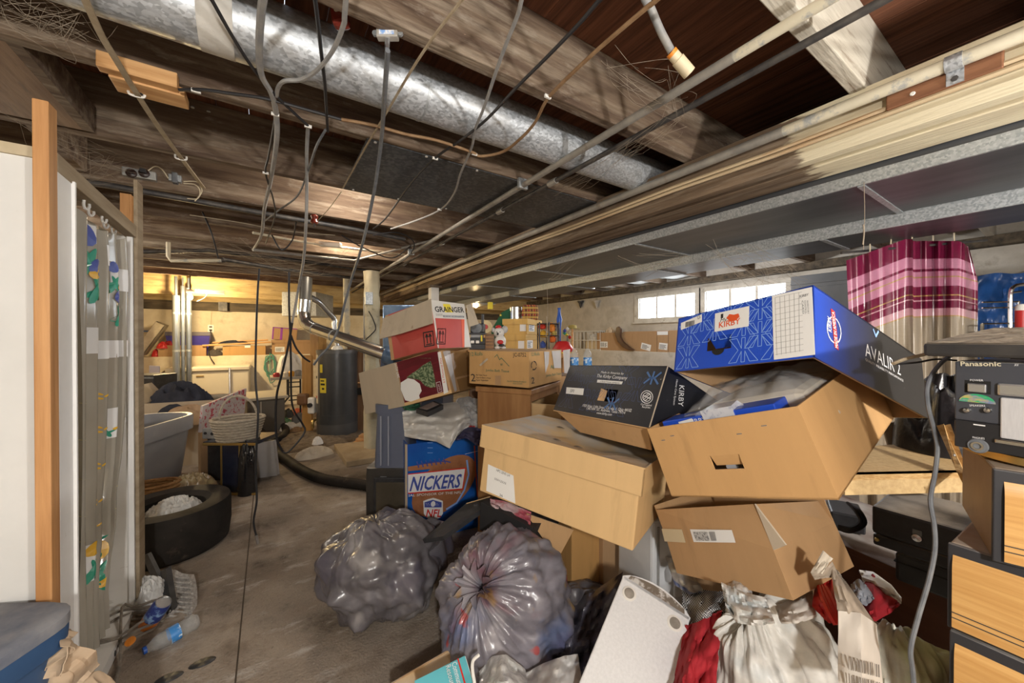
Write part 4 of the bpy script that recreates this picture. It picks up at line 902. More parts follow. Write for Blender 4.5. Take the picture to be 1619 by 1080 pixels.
# three galvanised risers
m_riser = mat('riser galvanised', (.26, .29, .33), .32, .85, c2=(.40, .44, .49), scale=5, stretch=(3, 3, .4))
for k, (u0, u1, v, lab) in enumerate(((272, 284.5, 467, 'left and widest of three galvanised risers before the freezer'), (285.5, 292.5, 452, 'thin middle galvanised riser before the freezer'), (293.5, 303, 455, 'right galvanised riser before the freezer'))):
    y = 7.9 + .05 * k; xa, xb = ony(u0, v, y).x, ony(u1, v, y).x; r_ = (xb - xa) / 2; zt = min(ony((u0 + u1) / 2, v, y).z, 2.27)
    t = thing('riser_pipe', lab, 'pipe', ((xa + xb) / 2, y, 0), group='galvanised risers')
    MB().tube([((xa + xb) / 2, y, 0), ((xa + xb) / 2, y, zt)], r_, 16).build('pipe_run', m_riser, t, smooth=True)
    for z_ in (.55, 1.1, 1.7): MB().tube([((xa + xb) / 2, y, z_), ((xa + xb) / 2, y, z_ + .03)], r_ * 1.05, 16).build('band', m_galv_s, t, smooth=True)
    if zt < 2.2: MB().tube([((xa + xb) / 2, y, zt), ((xa + xb) / 2, y, 2.3)], r_ * .45, 12).build('stub', m_riser, t, smooth=True)
# chest freezer
m_enam = mat('ivory enamel', (.66, .60, .47), .35, c2=(.72, .66, .53), scale=2)
y0 = 8.0; fz = zb(579, 380, y0)
t = thing('chest_freezer', 'ivory chest freezer against the far wall', 'freezer', (ony(345, 600, y0).x, y0, 0))
xa, xb = ony(262, 600, y0).x, ony(394, 600, y0).x
MB().box(xa, xb, y0 + .02, y0 + .6, 0.03, fz - .075).build('cabinet', m_enam, t, bevel=.02)
MB().box(xa - .01, xb + .01, y0, y0 + .61, fz - .07, fz).build('lid', m_enam, t, bevel=.015)
p = ony(316, 595, y0); MB().box(p.x - .05, p.x + .05, y0 + .012, y0 + .022, p.z - .01, p.z + .01).build('badge', m_brass, t)
for x_ in (xa + .05, xb - .05): MB().box(x_ - .03, x_ + .03, y0 + .05, y0 + .11, 0, .03).build('foot', m_black, t)
# things on the far ledge
def lcarton(label, u0, u1, vt, y0, dep, m, group='cartons on the far ledge', **k):
    xa, xb = ony(u0, 550, y0).x, ony(u1, 550, y0).x; return carton('ledge_carton', label, (xa, y0, LZB), (0, 0, 0), (xb - xa, dep, zb(vt, (u0 + u1) / 2, y0) - LZB), m, group=group, **k)
t = lcarton('open brown carton behind the risers on the far ledge', 250, 326, 546, 8.66, .32, m_card_d, top='open')
t = lcarton('water-stained carton under crossed sticks on the far ledge', 352, 420, 547, 8.66, .32, carton_mat('stained cardboard', (.42, .25, .10)))
quad(t, (.33, 0, .14), (1, 0, 0), (0, 0, 1), .09, .06, m_paper)
t = lcarton('lidded carton with white label at the right of the far ledge', 430, 500, 538, 8.68, .33, m_card_d, tape=None)
a_ = (ony(500, 550, 8.68).x - ony(430, 550, 8.68).x)
quad(t, (.05, 0, .05), (1, 0, 0), (0, 0, 1), .16, .10, m_paper); lines(t, (.06, 0, .065), (1, 0, 0), (0, 0, 1), .13, .07, 4)
MB().box(-.01, a_ + .01, -.01, .34, zb(538, 465, 8.68) - LZB - .05, zb(538, 465, 8.68) - LZB + .006).build('lid', m_card_d, t, world=False)
# purple-taped carton on top
t = carton('taped_carton', 'tilted carton bound with purple tape atop the ledge cartons', (ony(430, 537, 8.7).x, 8.72, zb(537, 450, 8.7) + .008), (0, 4, 0), (.42, .26, .24), m_card_d, flaps=(('right', 75, .15, None),))
m_purp = mat('purple tape', (.25, .04, .32), .4)
MB().box(-.002, .02, -.002, .262, 0, .242).build('tape', m_purp, t, world=False); MB().box(.13, .17, -.002, .0, 0, .24).build('tape', m_purp, t, world=False); MB().box(-.002, .42, -.002, .262, .225, .243).build('tape', m_purp, t, world=False)
# blue bin, trough, red toys
y0 = 8.74
t = thing('blue_bin', 'royal blue plastic bin standing in the ledge carton', 'bin', (ony(305, 540, y0).x, y0, 1.1)); m_rb = mat('royal blue plastic', (.04, .03, .26), .4)
xa, xb = ony(262, 540, y0).x, ony(332, 540, y0).x; zt, z0 = zb(525, 310, y0), LZB + .01
loft([[(x, y, z0) for x, y in ((xa + .06, y0), (xb - .04, y0), (xb - .04, y0 + .22), (xa + .06, y0 + .22))], [(x, y, zt - .07) for x, y in ((xa, y0 - .02), (xb, y0 - .02), (xb, y0 + .24), (xa, y0 + .24))]]).build('tub', m_rb, t)
MB().box(xa - .01, xb + .01, y0 - .03, y0 + .25, zt - .07, zt).build('lid', mat('grey blue lid', (.12, .11, .14), .6), t, bevel=.01)
y0 = 8.62; t = thing('white_trough', 'dirty white plastic trough leaning on the far ledge', 'trough', (ony(240, 560, y0).x, y0, LZB)); m_dw = mat('dirty white plastic', (.42, .36, .26), .6, c2=(.56, .50, .39), scale=8)
A, B = ony(226, 562, y0), ony(262, 514, y0)
d = (B - A).normalized(); nrm = V(-d.z, 0, d.x)
for nm, pts in (('tray_base', [A, B, B + nrm * .02, A + nrm * .02]), ('tray_side', [A, B, B + nrm * .14, A + nrm * .14]), ('tray_end', [B - d * .02, B, B + nrm * .14, B - d * .02 + nrm * .14])):
    dy = {'tray_base': .26, 'tray_side': .02, 'tray_end': .26}[nm]; MB().prism(pts, (0, dy, 0)).build(nm, m_dw, t, bevel=.006)
MB().prism([A, B, B + nrm * .14, A + nrm * .14], (0, .02, 0)).build('tray_side', m_dw, t, bevel=.006).location = (0, .24, 0)
m_red = mat('red plastic', (.45, .02, .02), .4)
for k, (u, v, r_) in enumerate(((258, 545, .07), (247, 553, .05), (268, 540, .06))):
    q = ony(u, v, 8.7 + .03 * k); tag(heap((q.x, q.y, LZB + (.14 if k != 1 else 0)), r_ * 1.2, r_, max(.08, q.z - LZB - (.1 if k != 1 else 0)), seed=30 + k, rough=.4).build('red_toy', m_red, smooth=True), ('red plastic toy at the top of the open ledge carton', 'red cloth end hanging by the white trough', 'red toy tucked near the risers')[k], 'toy')
q = ony(222, 523, 8.6); tag(MB().box(q.x - .2, q.x + .1, 8.98, 9.04, q.z - .012, q.z + .012).build('blue_rod', mat('blue rod', (.03, .10, .30), .4)), 'short blue rod fixed to the far wall', 'rod')
t = thing('grey_board', 'dark grey board leaning behind the white trough', 'board', (ony(228, 560, 8.85).x, 8.85, LZB)); A, B = ony(216, 560, 8.85), ony(245, 520, 8.85)
MB().prism([A, A + V(.12, 0, 0), B + V(.1, 0, 0), B], (0, .03, 0)).build('board', mat('dark grey board', (.08, .07, .06), .7), t)
# sticks and dark clothes
for k, (u0, v0, u1, v1, y_, lab) in enumerate(((320, 546.5, 428, 541, 8.63, 'long pale stick across the front of the stained carton'), (336, 542, 424, 537.5, 8.8, 'long pale stick behind the dark clothes on the ledge'))):
    tag(MB().tube([ony(u0, v0, y_), ony(u1, v1, y_)], .018, 6).build('wood_stick', m_lumberx), lab, 'stick')
q = ony(370, 545, 8.72); tag(heap((q.x, q.y, q.z + .0), .26, .1, .07, seed=40, rough=.6).build('dark_clothes', m_navy, smooth=True), 'dark folded clothes on the stained ledge carton', 'clothes')
q = ony(340, 556, 8.7); tag(heap((q.x, q.y, LZB), .12, .08, .1, seed=41, rough=.6).build('grey_rag', mat('dark rag', (.06, .05, .045), .9), smooth=True), 'dark rag between the ledge cartons', 'rag')
# wall outlet and cord
t = thing('wall_outlet', 'white double outlet with hanging cord on the far wall', 'outlet', ony(333, 520, YB)); q = ony(333.3, 519.5, YB)
MB().box(q.x - .045, q.x + .045, YB - .012, YB, q.z - .07, q.z + .07).build('cover_plate', m_porc, t, bevel=.004)
for dz in (-.03, .03): MB().box(q.x - .022, q.x + .022, YB - .016, YB - .01, q.z + dz - .016, q.z + dz + .016).build('socket', m_bake, t, bevel=.003)
MB().tube(smooth_path([q + V(0, -.03, -.03), q + V(.0, -.04, -.25), V(q.x + .02, YB - .44, 1.03), V(q.x + .1, YB - .46, .85)]), .008, 6).build('cord', m_wblack, t)
MB().tube([q + V(0, -.01, .07), q + V(.02, -.01, .45)], .006, 5).build('riser_wire', m_wthin, t)
tag(MB().box(*[c for p in ((ony(346, 478, 8.95).x, ony(360, 478, 8.95).x), (8.85, 8.97), (zb(492, 353, 8.9), zb(478, 353, 8.9))) for c in p]).build('joist_hanger', m_blackpipe), 'dark iron bracket on the sill above the outlet', 'bracket')
# green hose coil, folding table
t = thing('hose_coil', 'thin green garden hose coiled on the far ledge front', 'hose', ony(427, 580, 8.6)); m_hose = mat('pale green hose', (.10, .28, .20), .5)
pts = []
for k in range(56):
    an = k * .42; q = ony(427 + 8 * math.sin(an) + 1.5 * math.sin(k), 578 + 14 * math.cos(an) + 4 * math.sin(k * .7), 8.6); pts.append(q)
MB().tube(smooth_path([ony(427, 558, 8.6)] + pts + [ony(424, 592, 8.6), ony(428, 606, 8.58), ony(436, 600, 8.56)], 2), .009, 5).build('hose', m_hose, t, smooth=True)
t = thing('folding_table', 'folding table with black legs loaded with white bags by the heater', 'table', ony(455, 660, 7.2)); y0 = 7.2; m_ttop = mat('grey table top', (.36, .33, .28), .6)
xa, xb = ony(427, 598, y0).x, ony(482, 598, y0).x; zt = zb(596, 455, y0)
MB().box(xa, xb, y0, y0 + .6, zt - .045, zt).build('table_top', m_ttop, t, bevel=.006)
xl = ony(456, 620, y0 + .1).x
for yy in (y0 + .08, y0 + .5): MB().tube([(xl, yy, zt - .03), (xl, yy, zt - .35), (xl - .25, yy, 0)], .016, 6).build('leg', m_black, t); 
for z_ in (zt - .1, zt - .18, zt - .33, zt - .4): MB().tube([(xl, y0 + .08, z_), (xb - .05, y0 + .08, z_)], .01, 5).build('brace', m_black, t)
MB().tube([(xb - .06, y0 + .1, zt - .03), (xb - .06, y0 + .1, 0)], .016, 6).build('leg', m_black, t)
m_wbag = mat('white shop bag', (.66, .64, .60), .4, c2=(.76, .75, .72), scale=5, c3=(.50, .20, .18), scale3=9, lo3=.66, hi3=.7, bump=.4, bscale=16)
q = ony(458, 590, 7.4); tag(heap((q.x, q.y, zt), .2, .14, .36, seed=50, rough=.45, pw=.4).build('white_bag', m_wbag, smooth=True), 'white shopping bag standing on the folding table', 'bag')
for k, (u, c_, lab) in enumerate(((437, (.32, .02, .03), 'dark red can on the folding table'), (452, (.60, .56, .50), 'white tub on the folding table'), (461, (.62, .30, .04), 'orange tub on the folding table'), (472, (.22, .21, .20), 'grey packet on the folding table'))):
    q = ony(u, 595, 7.23); tag(MB().lathe([(.045, 0), (.05, .05 + .01 * k), (.035, .07 + .01 * k), (0, .075 + .01 * k)], 14, Matrix.Translation((q.x, y0 + .08, zt))).build('table_tub', mat('tub %d' % k, c_, .5), smooth=True), lab, 'tub')
# pale tote bench with lid
D0 = 5.25; t = thing('lidded_bench', 'grey storage bench with pale lid before the freezer', 'storage bench', onz(420, 682, 0)); q = onz(398, 686, 0)
M_ = frame((q.x, q.y, 0), (math.cos(R(10)), math.sin(R(10)), 0), (-math.sin(R(10)), math.cos(R(10)), 0)); zt = .48
MB().box(-.05, .40, .0, .75, 0, zt - .03, M_).build('body', mat('dark grey plastic', (.11, .10, .085), .6), t, bevel=.01)
MB().box(-.08, .44, -.03, .79, zt - .03, zt + .01, M_).build('lid', mat('pale grey plastic', (.44, .40, .32), .6), t, bevel=.01)
MB().box(.10, .115, -.006, 0, 0.02, zt - .05, M_).build('rib', m_ttop, t)
# crutch frame leaning on the freezer
t = thing('walking_frame', 'folded aluminium frame leaning before the freezer', 'frame', onz(352, 690, 0))
for pts in (((345, 628, 6.4), (352, 590, 6.4), (359, 581, 6.4), (363, 582, 6.4), (363.5, 628, 6.4)), ((348, 628, 6.45), (356, 593, 6.45), (362, 583, 6.45))):
    P = [at(*p) for p in pts]; P = [V(P[0].x, P[0].y, 0)] + P + ([V(P[-1].x, P[-1].y, 0)] if len(pts) > 3 else [])
    MB().tube(P, .016, 8).build('tube', m_alu, t, smooth=True)
# wire rack with black case at far left
t = thing('metal_rack', 'low metal rack with a black case beside the shower stall', 'rack', at(235, 640, 4.3)); 
fbx(t, 'shelf', m_blackpipe, 190, 262, 4.1, 4.5, .60, .625, Dref=4.1)
for u in (226, 255): fbx(t, 'post', mat('blue steel post', (.04, .06, .11), .5), u, u + 4, 4.1, 4.13, 0, .62, Dref=4.1)
for k in range(7): fbx(t, 'grille_bar', m_blackpipe, 226 + 5 * k, 227.5 + 5 * k, 4.09, 4.1, .52, .60, Dref=4.1)
t2 = thing('black_case', 'plain black equipment case on the metal rack', 'case', at(225, 610, 4.2)); fbx(t2, 'case', m_black, 196, 242, 4.15, 4.45, .628, .90, Dref=4.15, bevel=.008); fbx(t2, 'case_trim', m_wgreyd, 196, 243, 4.142, 4.15, .86, .88, Dref=4.15)
t2 = thing('grey_deck', 'flat grey player with plastic wrap beside the black case', 'player', at(255, 625, 4.15)); fbx(t2, 'deck', mat('slate plastic', (.10, .12, .17), .4), 243, 268, 4.12, 4.5, .628, .70, Dref=4.12, bevel=.006); fbx(t2, 'deck_face', m_black, 244, 262, 4.114, 4.12, .64, .69, Dref=4.12)
q = at(226, 617, 4.06); tag(heap((q.x, q.y, .63), .10, .06, .06, seed=61, rough=.6, fr=6).build('foil_wrap', m_clear, smooth=True), 'crinkled plastic wrap on the metal rack edge', 'plastic wrap')
t = thing('lavender_board', 'pale lavender sheet standing behind the black case', 'sheet', at(245, 600, 4.9)); pts = [at(236, 578, 4.9), at(252, 579, 4.9), at(250, 640, 4.9), at(234, 640, 4.9)]; MB().hexa(pts, [p + ey * .01 for p in pts]).build('sheet', mat('lavender sheet', (.48, .45, .52), .6), t)
MB().box(-.1, .1, -.02, .0, 0, .75, frame(V(at(243, 600, 4.95).x, at(243, 600, 4.95).y, 0), ex, ey)).build('stand', m_card_d, t)
t = thing('fan_coil', 'small dark coil hung on the far ledge front by the risers', 'coil', ony(265, 596, 8.55))
for k in range(4): MB().tube([ony(264, 596, 8.58) + V(.08 * math.cos(a * .393), .01 * k, .11 * math.sin(a * .393)) for a in range(16)], .012, 5, closed=True).build('loop', mat('brown coil', (.12, .09, .06), .7), t, smooth=True)
# basket handles seen behind
t = thing('rattan_pile', 'tan rattan basket behind the patterned board', 'basket', at(335, 650, 4.6)); q = at(337, 632, 4.6)
for k in range(5): MB().tube([q + V(.14 * math.cos(a * .262), .1 * math.sin(a * .262), -.10 + .035 * k) for a in range(24)], .02, 5, closed=True).build('woven_row', m_wick, t, smooth=True)
MB().box(q.x - .15, q.x + .15, q.y - .1, q.y + .1, 0, q.z - .11).build('stand_box', m_card_d, t)
# ------------------------------------------------------------------ water heater
hc = onz(527, 690, 0); hc = hc + ey * .12; hr = 29.5 * (hc - CAM).dot(FW) / FOC; hz = 1.3 - (553 - 537) / FOC * (hc - CAM).dot(FW)
t = thing('water_heater', 'dark grey tank water heater with yellow label', 'water heater', (hc.x, hc.y, 0)); m_tank = mat('charcoal tank enamel', (.055, .058, .062), .3, .3, c2=(.075, .078, .082), scale=3, coat=.3)
m_tank2 = mat('grey tank jacket', (.10, .10, .10), .4, .3)
MB().lathe([(hr * .98, 0), (hr, .01), (hr, .2)], 40, Matrix.Translation(hc)).build('base_ring', m_tank2, t, smooth=True)
MB().lathe([(hr * 1.012, .18), (hr * 1.012, .30)], 40, Matrix.Translation(hc)).build('skirt_band', m_tank, t, smooth=True)
MB().lathe([(hr, .2), (hr, hz - .03)], 40, Matrix.Translation(hc)).build('tank', m_tank, t, smooth=True)
MB().lathe([(hr * 1.015, hz - .05), (hr * 1.015, hz - .005), (hr * .9, hz), (0, hz)], 40, Matrix.Translation(hc)).build('top_cap', m_tank2, t, smooth=True)
m_yel = mat('yellow label', (.72, .58, .04), .5)
def cyl_patch(a0, a1, z0, z1, m, name, k=1.006):   # a: degrees from the camera-facing side, + to the right
    def fn(s, q):
        an = R(a0 + (a1 - a0) * s); d_ = -ey * math.cos(an) + ex * math.sin(an); return V(hc.x, hc.y, 0) + d_ * hr * k + V(0, 0, z0 + (z1 - z0) * q)
    MB().grid(8, 2, fn).build(name, m, t, smooth=True)
zz = lambda v: 1.3 - (v - 537) / FOC * ((hc - CAM).dot(FW) - hr)
cyl_patch(-29, -6, zz(622), zz(599), m_yel, 'yellow_label'); cyl_patch(-25, -10, zz(610), zz(607), m_ink, 'label_print', 1.009); cyl_patch(-25, -12, zz(604), zz(602), m_ink, 'label_print', 1.009); cyl_patch(-20, -12, zz(617), zz(614), m_ink, 'label_print', 1.009)
cyl_patch(-68, -38, zz(640), zz(562), mat('white label faded', (.52, .47, .37), .6), 'white_label'); cyl_patch(-62, -44, zz(632), zz(628), m_red, 'label_print', 1.009); cyl_patch(-62, -44, zz(600), zz(596), m_ink, 'label_print', 1.009)
cyl_patch(-34, -28, zz(672), zz(570), m_tank2, 'seam_strip', 1.01); cyl_patch(-30, -18, zz(590), zz(577), m_yel, 'yellow_label')
q = V(hc.x, hc.y, 0) - ex * hr; MB().box(-.09, .0, -.08, .0, .30, .52, frame(q - ey * .05, ex, ey)).build('gas_valve', m_porc, t, bevel=.02); MB().lathe([(.03, 0), (.03, .03)], 12, frame(q + V(0, 0, .42) - ey * .13 - ex * .045, ex, (0, 0, 1))).build('valve_knob', m_black, t)
MB().tube(smooth_path([q - ey * .1 + V(0, 0, .22), q - ey * .16 + V(0, 0, .2), q - ey * .16 + V(0, 0, .12)]), .02, 8).build('drain_tap', m_brass, t)
MB().lathe([(.075, hz), (.075, hz + .015), (.05, hz + .05)], 16, Matrix.Translation(hc)).build('draft_hood', m_porc, t, smooth=True)
# heater flue going up, and the big vent with elbow
De = (hc - CAM).dot(FW)
t = thing('heater_flue', 'thin galvanised flue rising from the water heater to the beam', 'pipe', (hc.x, hc.y, hz))
MB().tube(smooth_path([hc + V(0, 0, hz + .04), at(529, 520, De), at(528, 504, De), at(518, 493, De - .1), at(504, 478, De - .25), at(490, 470, De - .35)], 5), .038, 14).build('flue_pipe', m_steel, t, smooth=True)
t = thing('vent_pipe', 'shiny vent pipe with elbow slanting from the ceiling to the furnace', 'pipe', at(480, 480, 4.4)); m_vent = mat('bright vent steel', (.50, .53, .57), .16, .95, c2=(.62, .66, .70), scale=3, stretch=(1, 1, .3))
MB().tube([at(484, 440, 4.45), at(482, 482, 4.4)], .068, 20).build('drop_pipe', mat('dull vent steel', (.16, .16, .155), .4, .7), t, smooth=True)
MB().tube([at(483, 474, 4.4), at(481, 494, 4.4)], .073, 20).build('collar', m_vent, t, smooth=True)
el = [at(481, 492, 4.4), at(481, 503, 4.38), at(484, 511, 4.36), at(491, 517, 4.32), at(501, 521, 4.28)]
MB().tube(el, .069, 20).build('elbow', m_vent, t, smooth=True)
MB().tube([at(497, 519.5, 4.3), at(618, 563, 3.55)], .066, 24).build('slanted_run', m_vent, t, smooth=True)
for f in (.02, .3, .98):
    a_, b_ = at(497, 519.5, 4.3), at(618, 563, 3.55); MB().tube([a_.lerp(b_, f - .008), a_.lerp(b_, f + .008)], .0685, 24).build('seam', m_galv_s, t, smooth=True)
# ceiling box duct
t = thing('ceiling_plenum', 'grey sheet-metal box duct under the far joists', 'duct', at(470, 490, 6.4)); fbx(t, 'plenum', m_galv, 446, 500, 6.3, 6.9, 1.3 - (500 - 537) / FOC * 6.3, 2.1, Dref=6.3)
# furnace with blue foil tape, rough pillar
m_foilb = mat('bluish foil tape', (.10, .17, .30), .28, .5, c2=(.22, .32, .48), scale=9, bump=.6, bscale=12)
t = thing('furnace', 'furnace wrapped in bluish foil behind the stacked red cartons', 'furnace', at(640, 600, 3.7)); fbx(t, 'cabinet', mat('slate furnace enamel', (.06, .08, .13), .45), 601, 700, 3.55, 4.2, 0, 1.22, Dref=3.55, bevel=.01)
fbx(t, 'plenum', m_foilb, 603, 700, 3.58, 4.15, 1.22, 1.63, Dref=3.55, bevel=.01)
MB().tube([at(612, 560, 3.5), at(630, 566, 3.48)], .09, 20).build('flue_collar', m_foilb, t, smooth=True)
t = thing('rough_pillar', 'lumpy cream-painted masonry pillar with old wires beside the furnace', 'pillar', at(588, 600, 4.3)); q = at(588, 560, 4.3); m_lump = mat('lumpy cream paint', (.50, .44, .30), .8, c2=(.62, .56, .40), scale=5, bump=1., bscale=12, c3=(.30, .26, .18), scale3=8, lo3=.55, hi3=.7)
MB().grid(24, 40, lambda s, r_: V(q.x + (.085 + .018 * fbm((math.cos(6.283 * s) * 2, math.sin(6.283 * s) * 2, r_ * 9))) * math.cos(6.283 * s), q.y + (.085 + .018 * fbm((math.cos(6.283 * s) * 2, 3 + math.sin(6.283 * s) * 2, r_ * 9))) * math.sin(6.283 * s), 2.08 * r_), closex=True).build('shaft', m_lump, t, smooth=True)
MB().tube(smooth_path([at(583, 492, 4.2), at(590, 505, 4.2), at(594, 520, 4.2), at(586, 530, 4.2), at(578, 540, 4.2), at(590, 556, 4.2)]), .006, 5).build('old_wire', m_wblack, t)
MB().tube([at(576, 470, 4.25), at(576, 640, 4.25)], .012, 6).build('conduit', m_conduit, t); q2 = at(583, 472, 4.2); MB().box(q2.x - .04, q2.x + .04, q2.y - .03, q2.y + .03, q2.z - .07, q2.z + .07).build('junction_box', m_galv_s, t, bevel=.004)
q = at(548, 520, 5.9); t = thing('soil_pipe', 'cream-painted vertical soil pipe behind the vent', 'pipe', (q.x, q.y, 0)); MB().tube([(q.x, q.y, 0), (q.x, q.y, 2.28)], .05, 14).build('pipe_run', m_pipecream, t, smooth=True); MB().tube([(q.x, q.y, 1.5), (q.x, q.y, 1.57)], .06, 14).build('hub', m_pipecream, t, smooth=True)
# wooden cabinet behind heater
t = thing('brown_cabinet', 'old brown wooden cabinet right of the water heater', 'cabinet', onz(568, 690, 0)); m_cab = mat('brown cabinet wood', (.13, .065, .03), .6, c2=(.22, .12, .06), scale=3, stretch=(6, 6, .7))
fbx(t, 'carcass', m_cab, 549, 600, 5.25, 5.6, 0, 1.32, Dref=5.25); fbx(t, 'door', m_cab, 552, 585, 5.235, 5.25, .70, 1.28, Dref=5.25); fbx(t, 'rail', m_lumberx, 552, 586, 5.225, 5.235, .68, .70, Dref=5.25); fbx(t, 'drawer_gap', m_dark, 556, 596, 5.23, 5.25, .52, .62, Dref=5.25)
t = thing('wood_planks', 'stack of loose yellow planks on the floor by the cabinet', 'planks', onz(575, 690, 0))
for k in range(3): fbx(t, 'plank', m_lumberx, 557 + 2 * k, 596, 4.6 + .05 * k, 4.72 + .05 * k, .03 * k, .03 * k + .028, Dref=4.6)
tag(MB().tube(smooth_path([onz(590, 700, .0), at(586, 660, 4.35), at(590, 640, 4.3), at(592, 655, 4.3)]), .009, 6).build('yellow_hose', mat('yellow hose', (.55, .42, .08), .5)), 'yellow hose hanging by the loose planks', 'hose')
t = thing('golden_panel', 'tall golden wood panel leaning left of the water heater', 'panel', onz(482, 680, 0)); m_gold = mat('golden varnish', (.38, .19, .05), .4, c2=(.50, .28, .09), scale=3, stretch=(6, 6, .8)); fbx(t, 'panel', m_gold, 477, 492, 5.15, 5.2, 0, 1.08, Dref=5.15); fbx(t, 'top_box', m_gold, 490, 503, 5.5, 5.75, 1.0, 1.48, Dref=5.5)
fbx(t, 'cushion_roll', mat('brown leather', (.17, .085, .04), .5), 474, 490, 5.05, 5.15, .40, .56, Dref=5.15, bevel=.03)
# clutter near the freezer corner
rnd = random.Random(5)
cl = ['small yellow tool', 'small red-orange tool', 'black battery', 'white crumpled cup', 'green scrap', 'grey bracket', 'brown wood chip', 'white scrap']
cc_ = [(.60, .42, .04), (.55, .12, .05), (.03, .03, .03), (.6, .57, .5), (.10, .22, .10), (.25, .24, .22), (.25, .15, .07), (.55, .52, .46)]
spots = [(463, 643), (470, 644), (456, 648), (481, 662), (451, 660), (474, 655), (468, 672), (458, 668)]
wh = ['beneath the folding table', 'beside the yellow tool', 'left of the yellow tool', 'at the heater valve', 'behind the black hose', 'between heater and table', 'on the dirt before the heater', 'on the dirt by the bench']
for k, (u, v) in enumerate(spots):
    q = onz(u, v + 12, 0); tag(heap(q, .09 + .03 * (k % 2), .06, .07 + .03 * (k % 3), seed=70 + k, rough=.6, fr=6, n=12).build('floor_scrap', mat('scrap %d' % k, cc_[k], .6), smooth=True), cl[k] + ' ' + wh[k], 'scrap')
q = onz(500, 690, 0); tag(heap((q.x - .3, q.y - .15, 0), .95, .55, .05, seed=81, rough=.7, fr=9, n=40).build('dirt_patch', m_dirt, smooth=True), 'dirt and crumbs spread before the water heater', 'dirt', kind='stuff')
# black drain hose, white bag and slab on the floor
t = thing('drain_hose', 'thick black corrugated hose snaking across the floor', 'hose', onz(500, 745, 0)); pts = [onz(*p) for p in ((445, 668, .05), (452, 680, .05), (446, 692, .05), (430, 700, .06), (434, 712, .06), (455, 728, .05), (480, 745, .045), (510, 757, .045), (545, 763, .045), (575, 767, .045), (610, 775, .045))]
MB().tube(smooth_path([onz(409, 678, .05), onz(420, 690, .05), onz(432, 703, .09)], 6), .042, 10).build('side_hose', m_rub, t, smooth=True)
sp = smooth_path(pts, 16); MB().tube(sp, [.042 + .004 * (i % 2) for i in range(len(sp))], 12).build('hose', m_rub, t, smooth=True)
q = onz(497, 722, 0); tag(heap(q, .20, .085, .10, seed=90, rough=.5, rot=12, fr=5).build('white_sack', mat('dirty white plastic sack', (.52, .45, .34), .5, c2=(.66, .58, .46), scale=6, bump=.5, bscale=14), smooth=True), 'crumpled dirty white sack on the floor before the heater', 'bag')
q = onz(502, 705, 0); tag(heap(q, .07, .06, .10, seed=91, rough=.5, fr=4).build('paper_wad', m_wbag, smooth=True), 'wad of white paper behind the dirty sack', 'paper')
pts = [onz(528, 702, .06), onz(592, 696, .06), onz(600, 722, .06), onz(548, 730, .06)]
tag(MB().hexa([V(p.x, p.y, 0) for p in pts], pts).build('stone_slab', mat('worn slab', (.30, .22, .13), .85, c2=(.42, .32, .20), scale=5, bump=.4, bscale=20), bevel=.008), 'loose concrete slab on the floor right of the heater', 'slab')
# ================================================================== bench and ledge of the right wall
BZ = 1.185
t = thing('work_bench', 'long workbench behind the tissue carton covered with toys', 'workbench', at(830, 600, 3.7))
fbx(t, 'bench_top', m_lumberx, 735, 905, 3.0, 4.5, BZ - .04, BZ, Dref=3.0)
for u in (740, 890):
    for dd in (3.05, 4.35): fbx(t, 'leg', m_lumber, u, u + 14, dd, dd + .07, 0, BZ - .04, Dref=3.0)
def zD(v, D): return 1.3 - (v - 536.5) / FOC * D
# banker boxes
m_bank = carton_mat('banker box board', (.56, .36, .12), dust=.2)
for k, (u0, u1, vt, vb, D, lab) in enumerate(((796, 842, 505, 529, 3.5, 'upper lidded file box on the bench'), (799, 838, 528, 551, 3.48, 'lower lidded file box on the bench'))):
    z0 = BZ if k else zD(529, D); z1 = zD(vt, D) if not k else zD(529, 3.5) - .002; q = at(u0, 537, D); wd_ = (u1 - u0) * D / FOC
    t = carton('file_box', lab, (q.x, q.y, z0), (0, 0, -33.1 - 22), (wd_ * .86, .42, z1 - z0), m_bank, group='file boxes on the bench')
    a_, b_, c_ = wd_ * .86, .42, z1 - z0
    MB().box(-.008, a_ + .008, -.008, b_ + .008, c_ - .05, c_ + .003).build('lid', m_bank, t, world=False)
    quad(t, (a_, .05, .03), (0, 1, 0), (0, 0, 1), .16, .08, m_paper); lines(t, (a_, .06, .04), (0, 1, 0), (0, 0, 1), .13, .06, 4)
    quad(t, (a_ - .07, 0, .03), (1, 0, 0), (0, 0, 1), .06, .07, m_paper)
# plaid cushion, steel canister
def plaid(name, base, c1, c2, s=18.):
    m = mat(name, base, .9); N = m.node_tree.nodes; L = m.node_tree.links; tc = N.new('ShaderNodeTexCoord'); b = N['Principled BSDF']; prev = None
    for k, (ax, cc) in enumerate((('X', c1), ('Z', c2), ('X', c2), ('Z', c1))):
        wv = N.new('ShaderNodeTexWave'); wv.bands_direction = ax; wv.inputs['Scale'].default_value = s * (1 if k < 2 else .5); L.new(tc.outputs['Object'], wv.inputs[0])
        mr = N.new('ShaderNodeMapRange'); mr.inputs[1].default_value = .55; mr.inputs[2].default_value = .65; mr.inputs[4].default_value = .6; L.new(wv.outputs[1], mr.inputs[0])
        x = N.new('ShaderNodeMix'); x.data_type = 'RGBA'; L.new(mr.outputs[0], x.inputs[0]); x.inputs[7].default_value = (*cc, 1)
        if prev is None: x.inputs[6].default_value = (*base, 1)
        else: L.new(prev, x.inputs[6])
        prev = x.outputs[2]
    L.new(prev, b.inputs['Base Color']); return m
q = at(838, 504, 3.65); t = thing('plaid_bag', 'red and yellow plaid cloth bag on the upper file box', 'bag', (q.x, q.y, zD(505, 3.5) + .003))
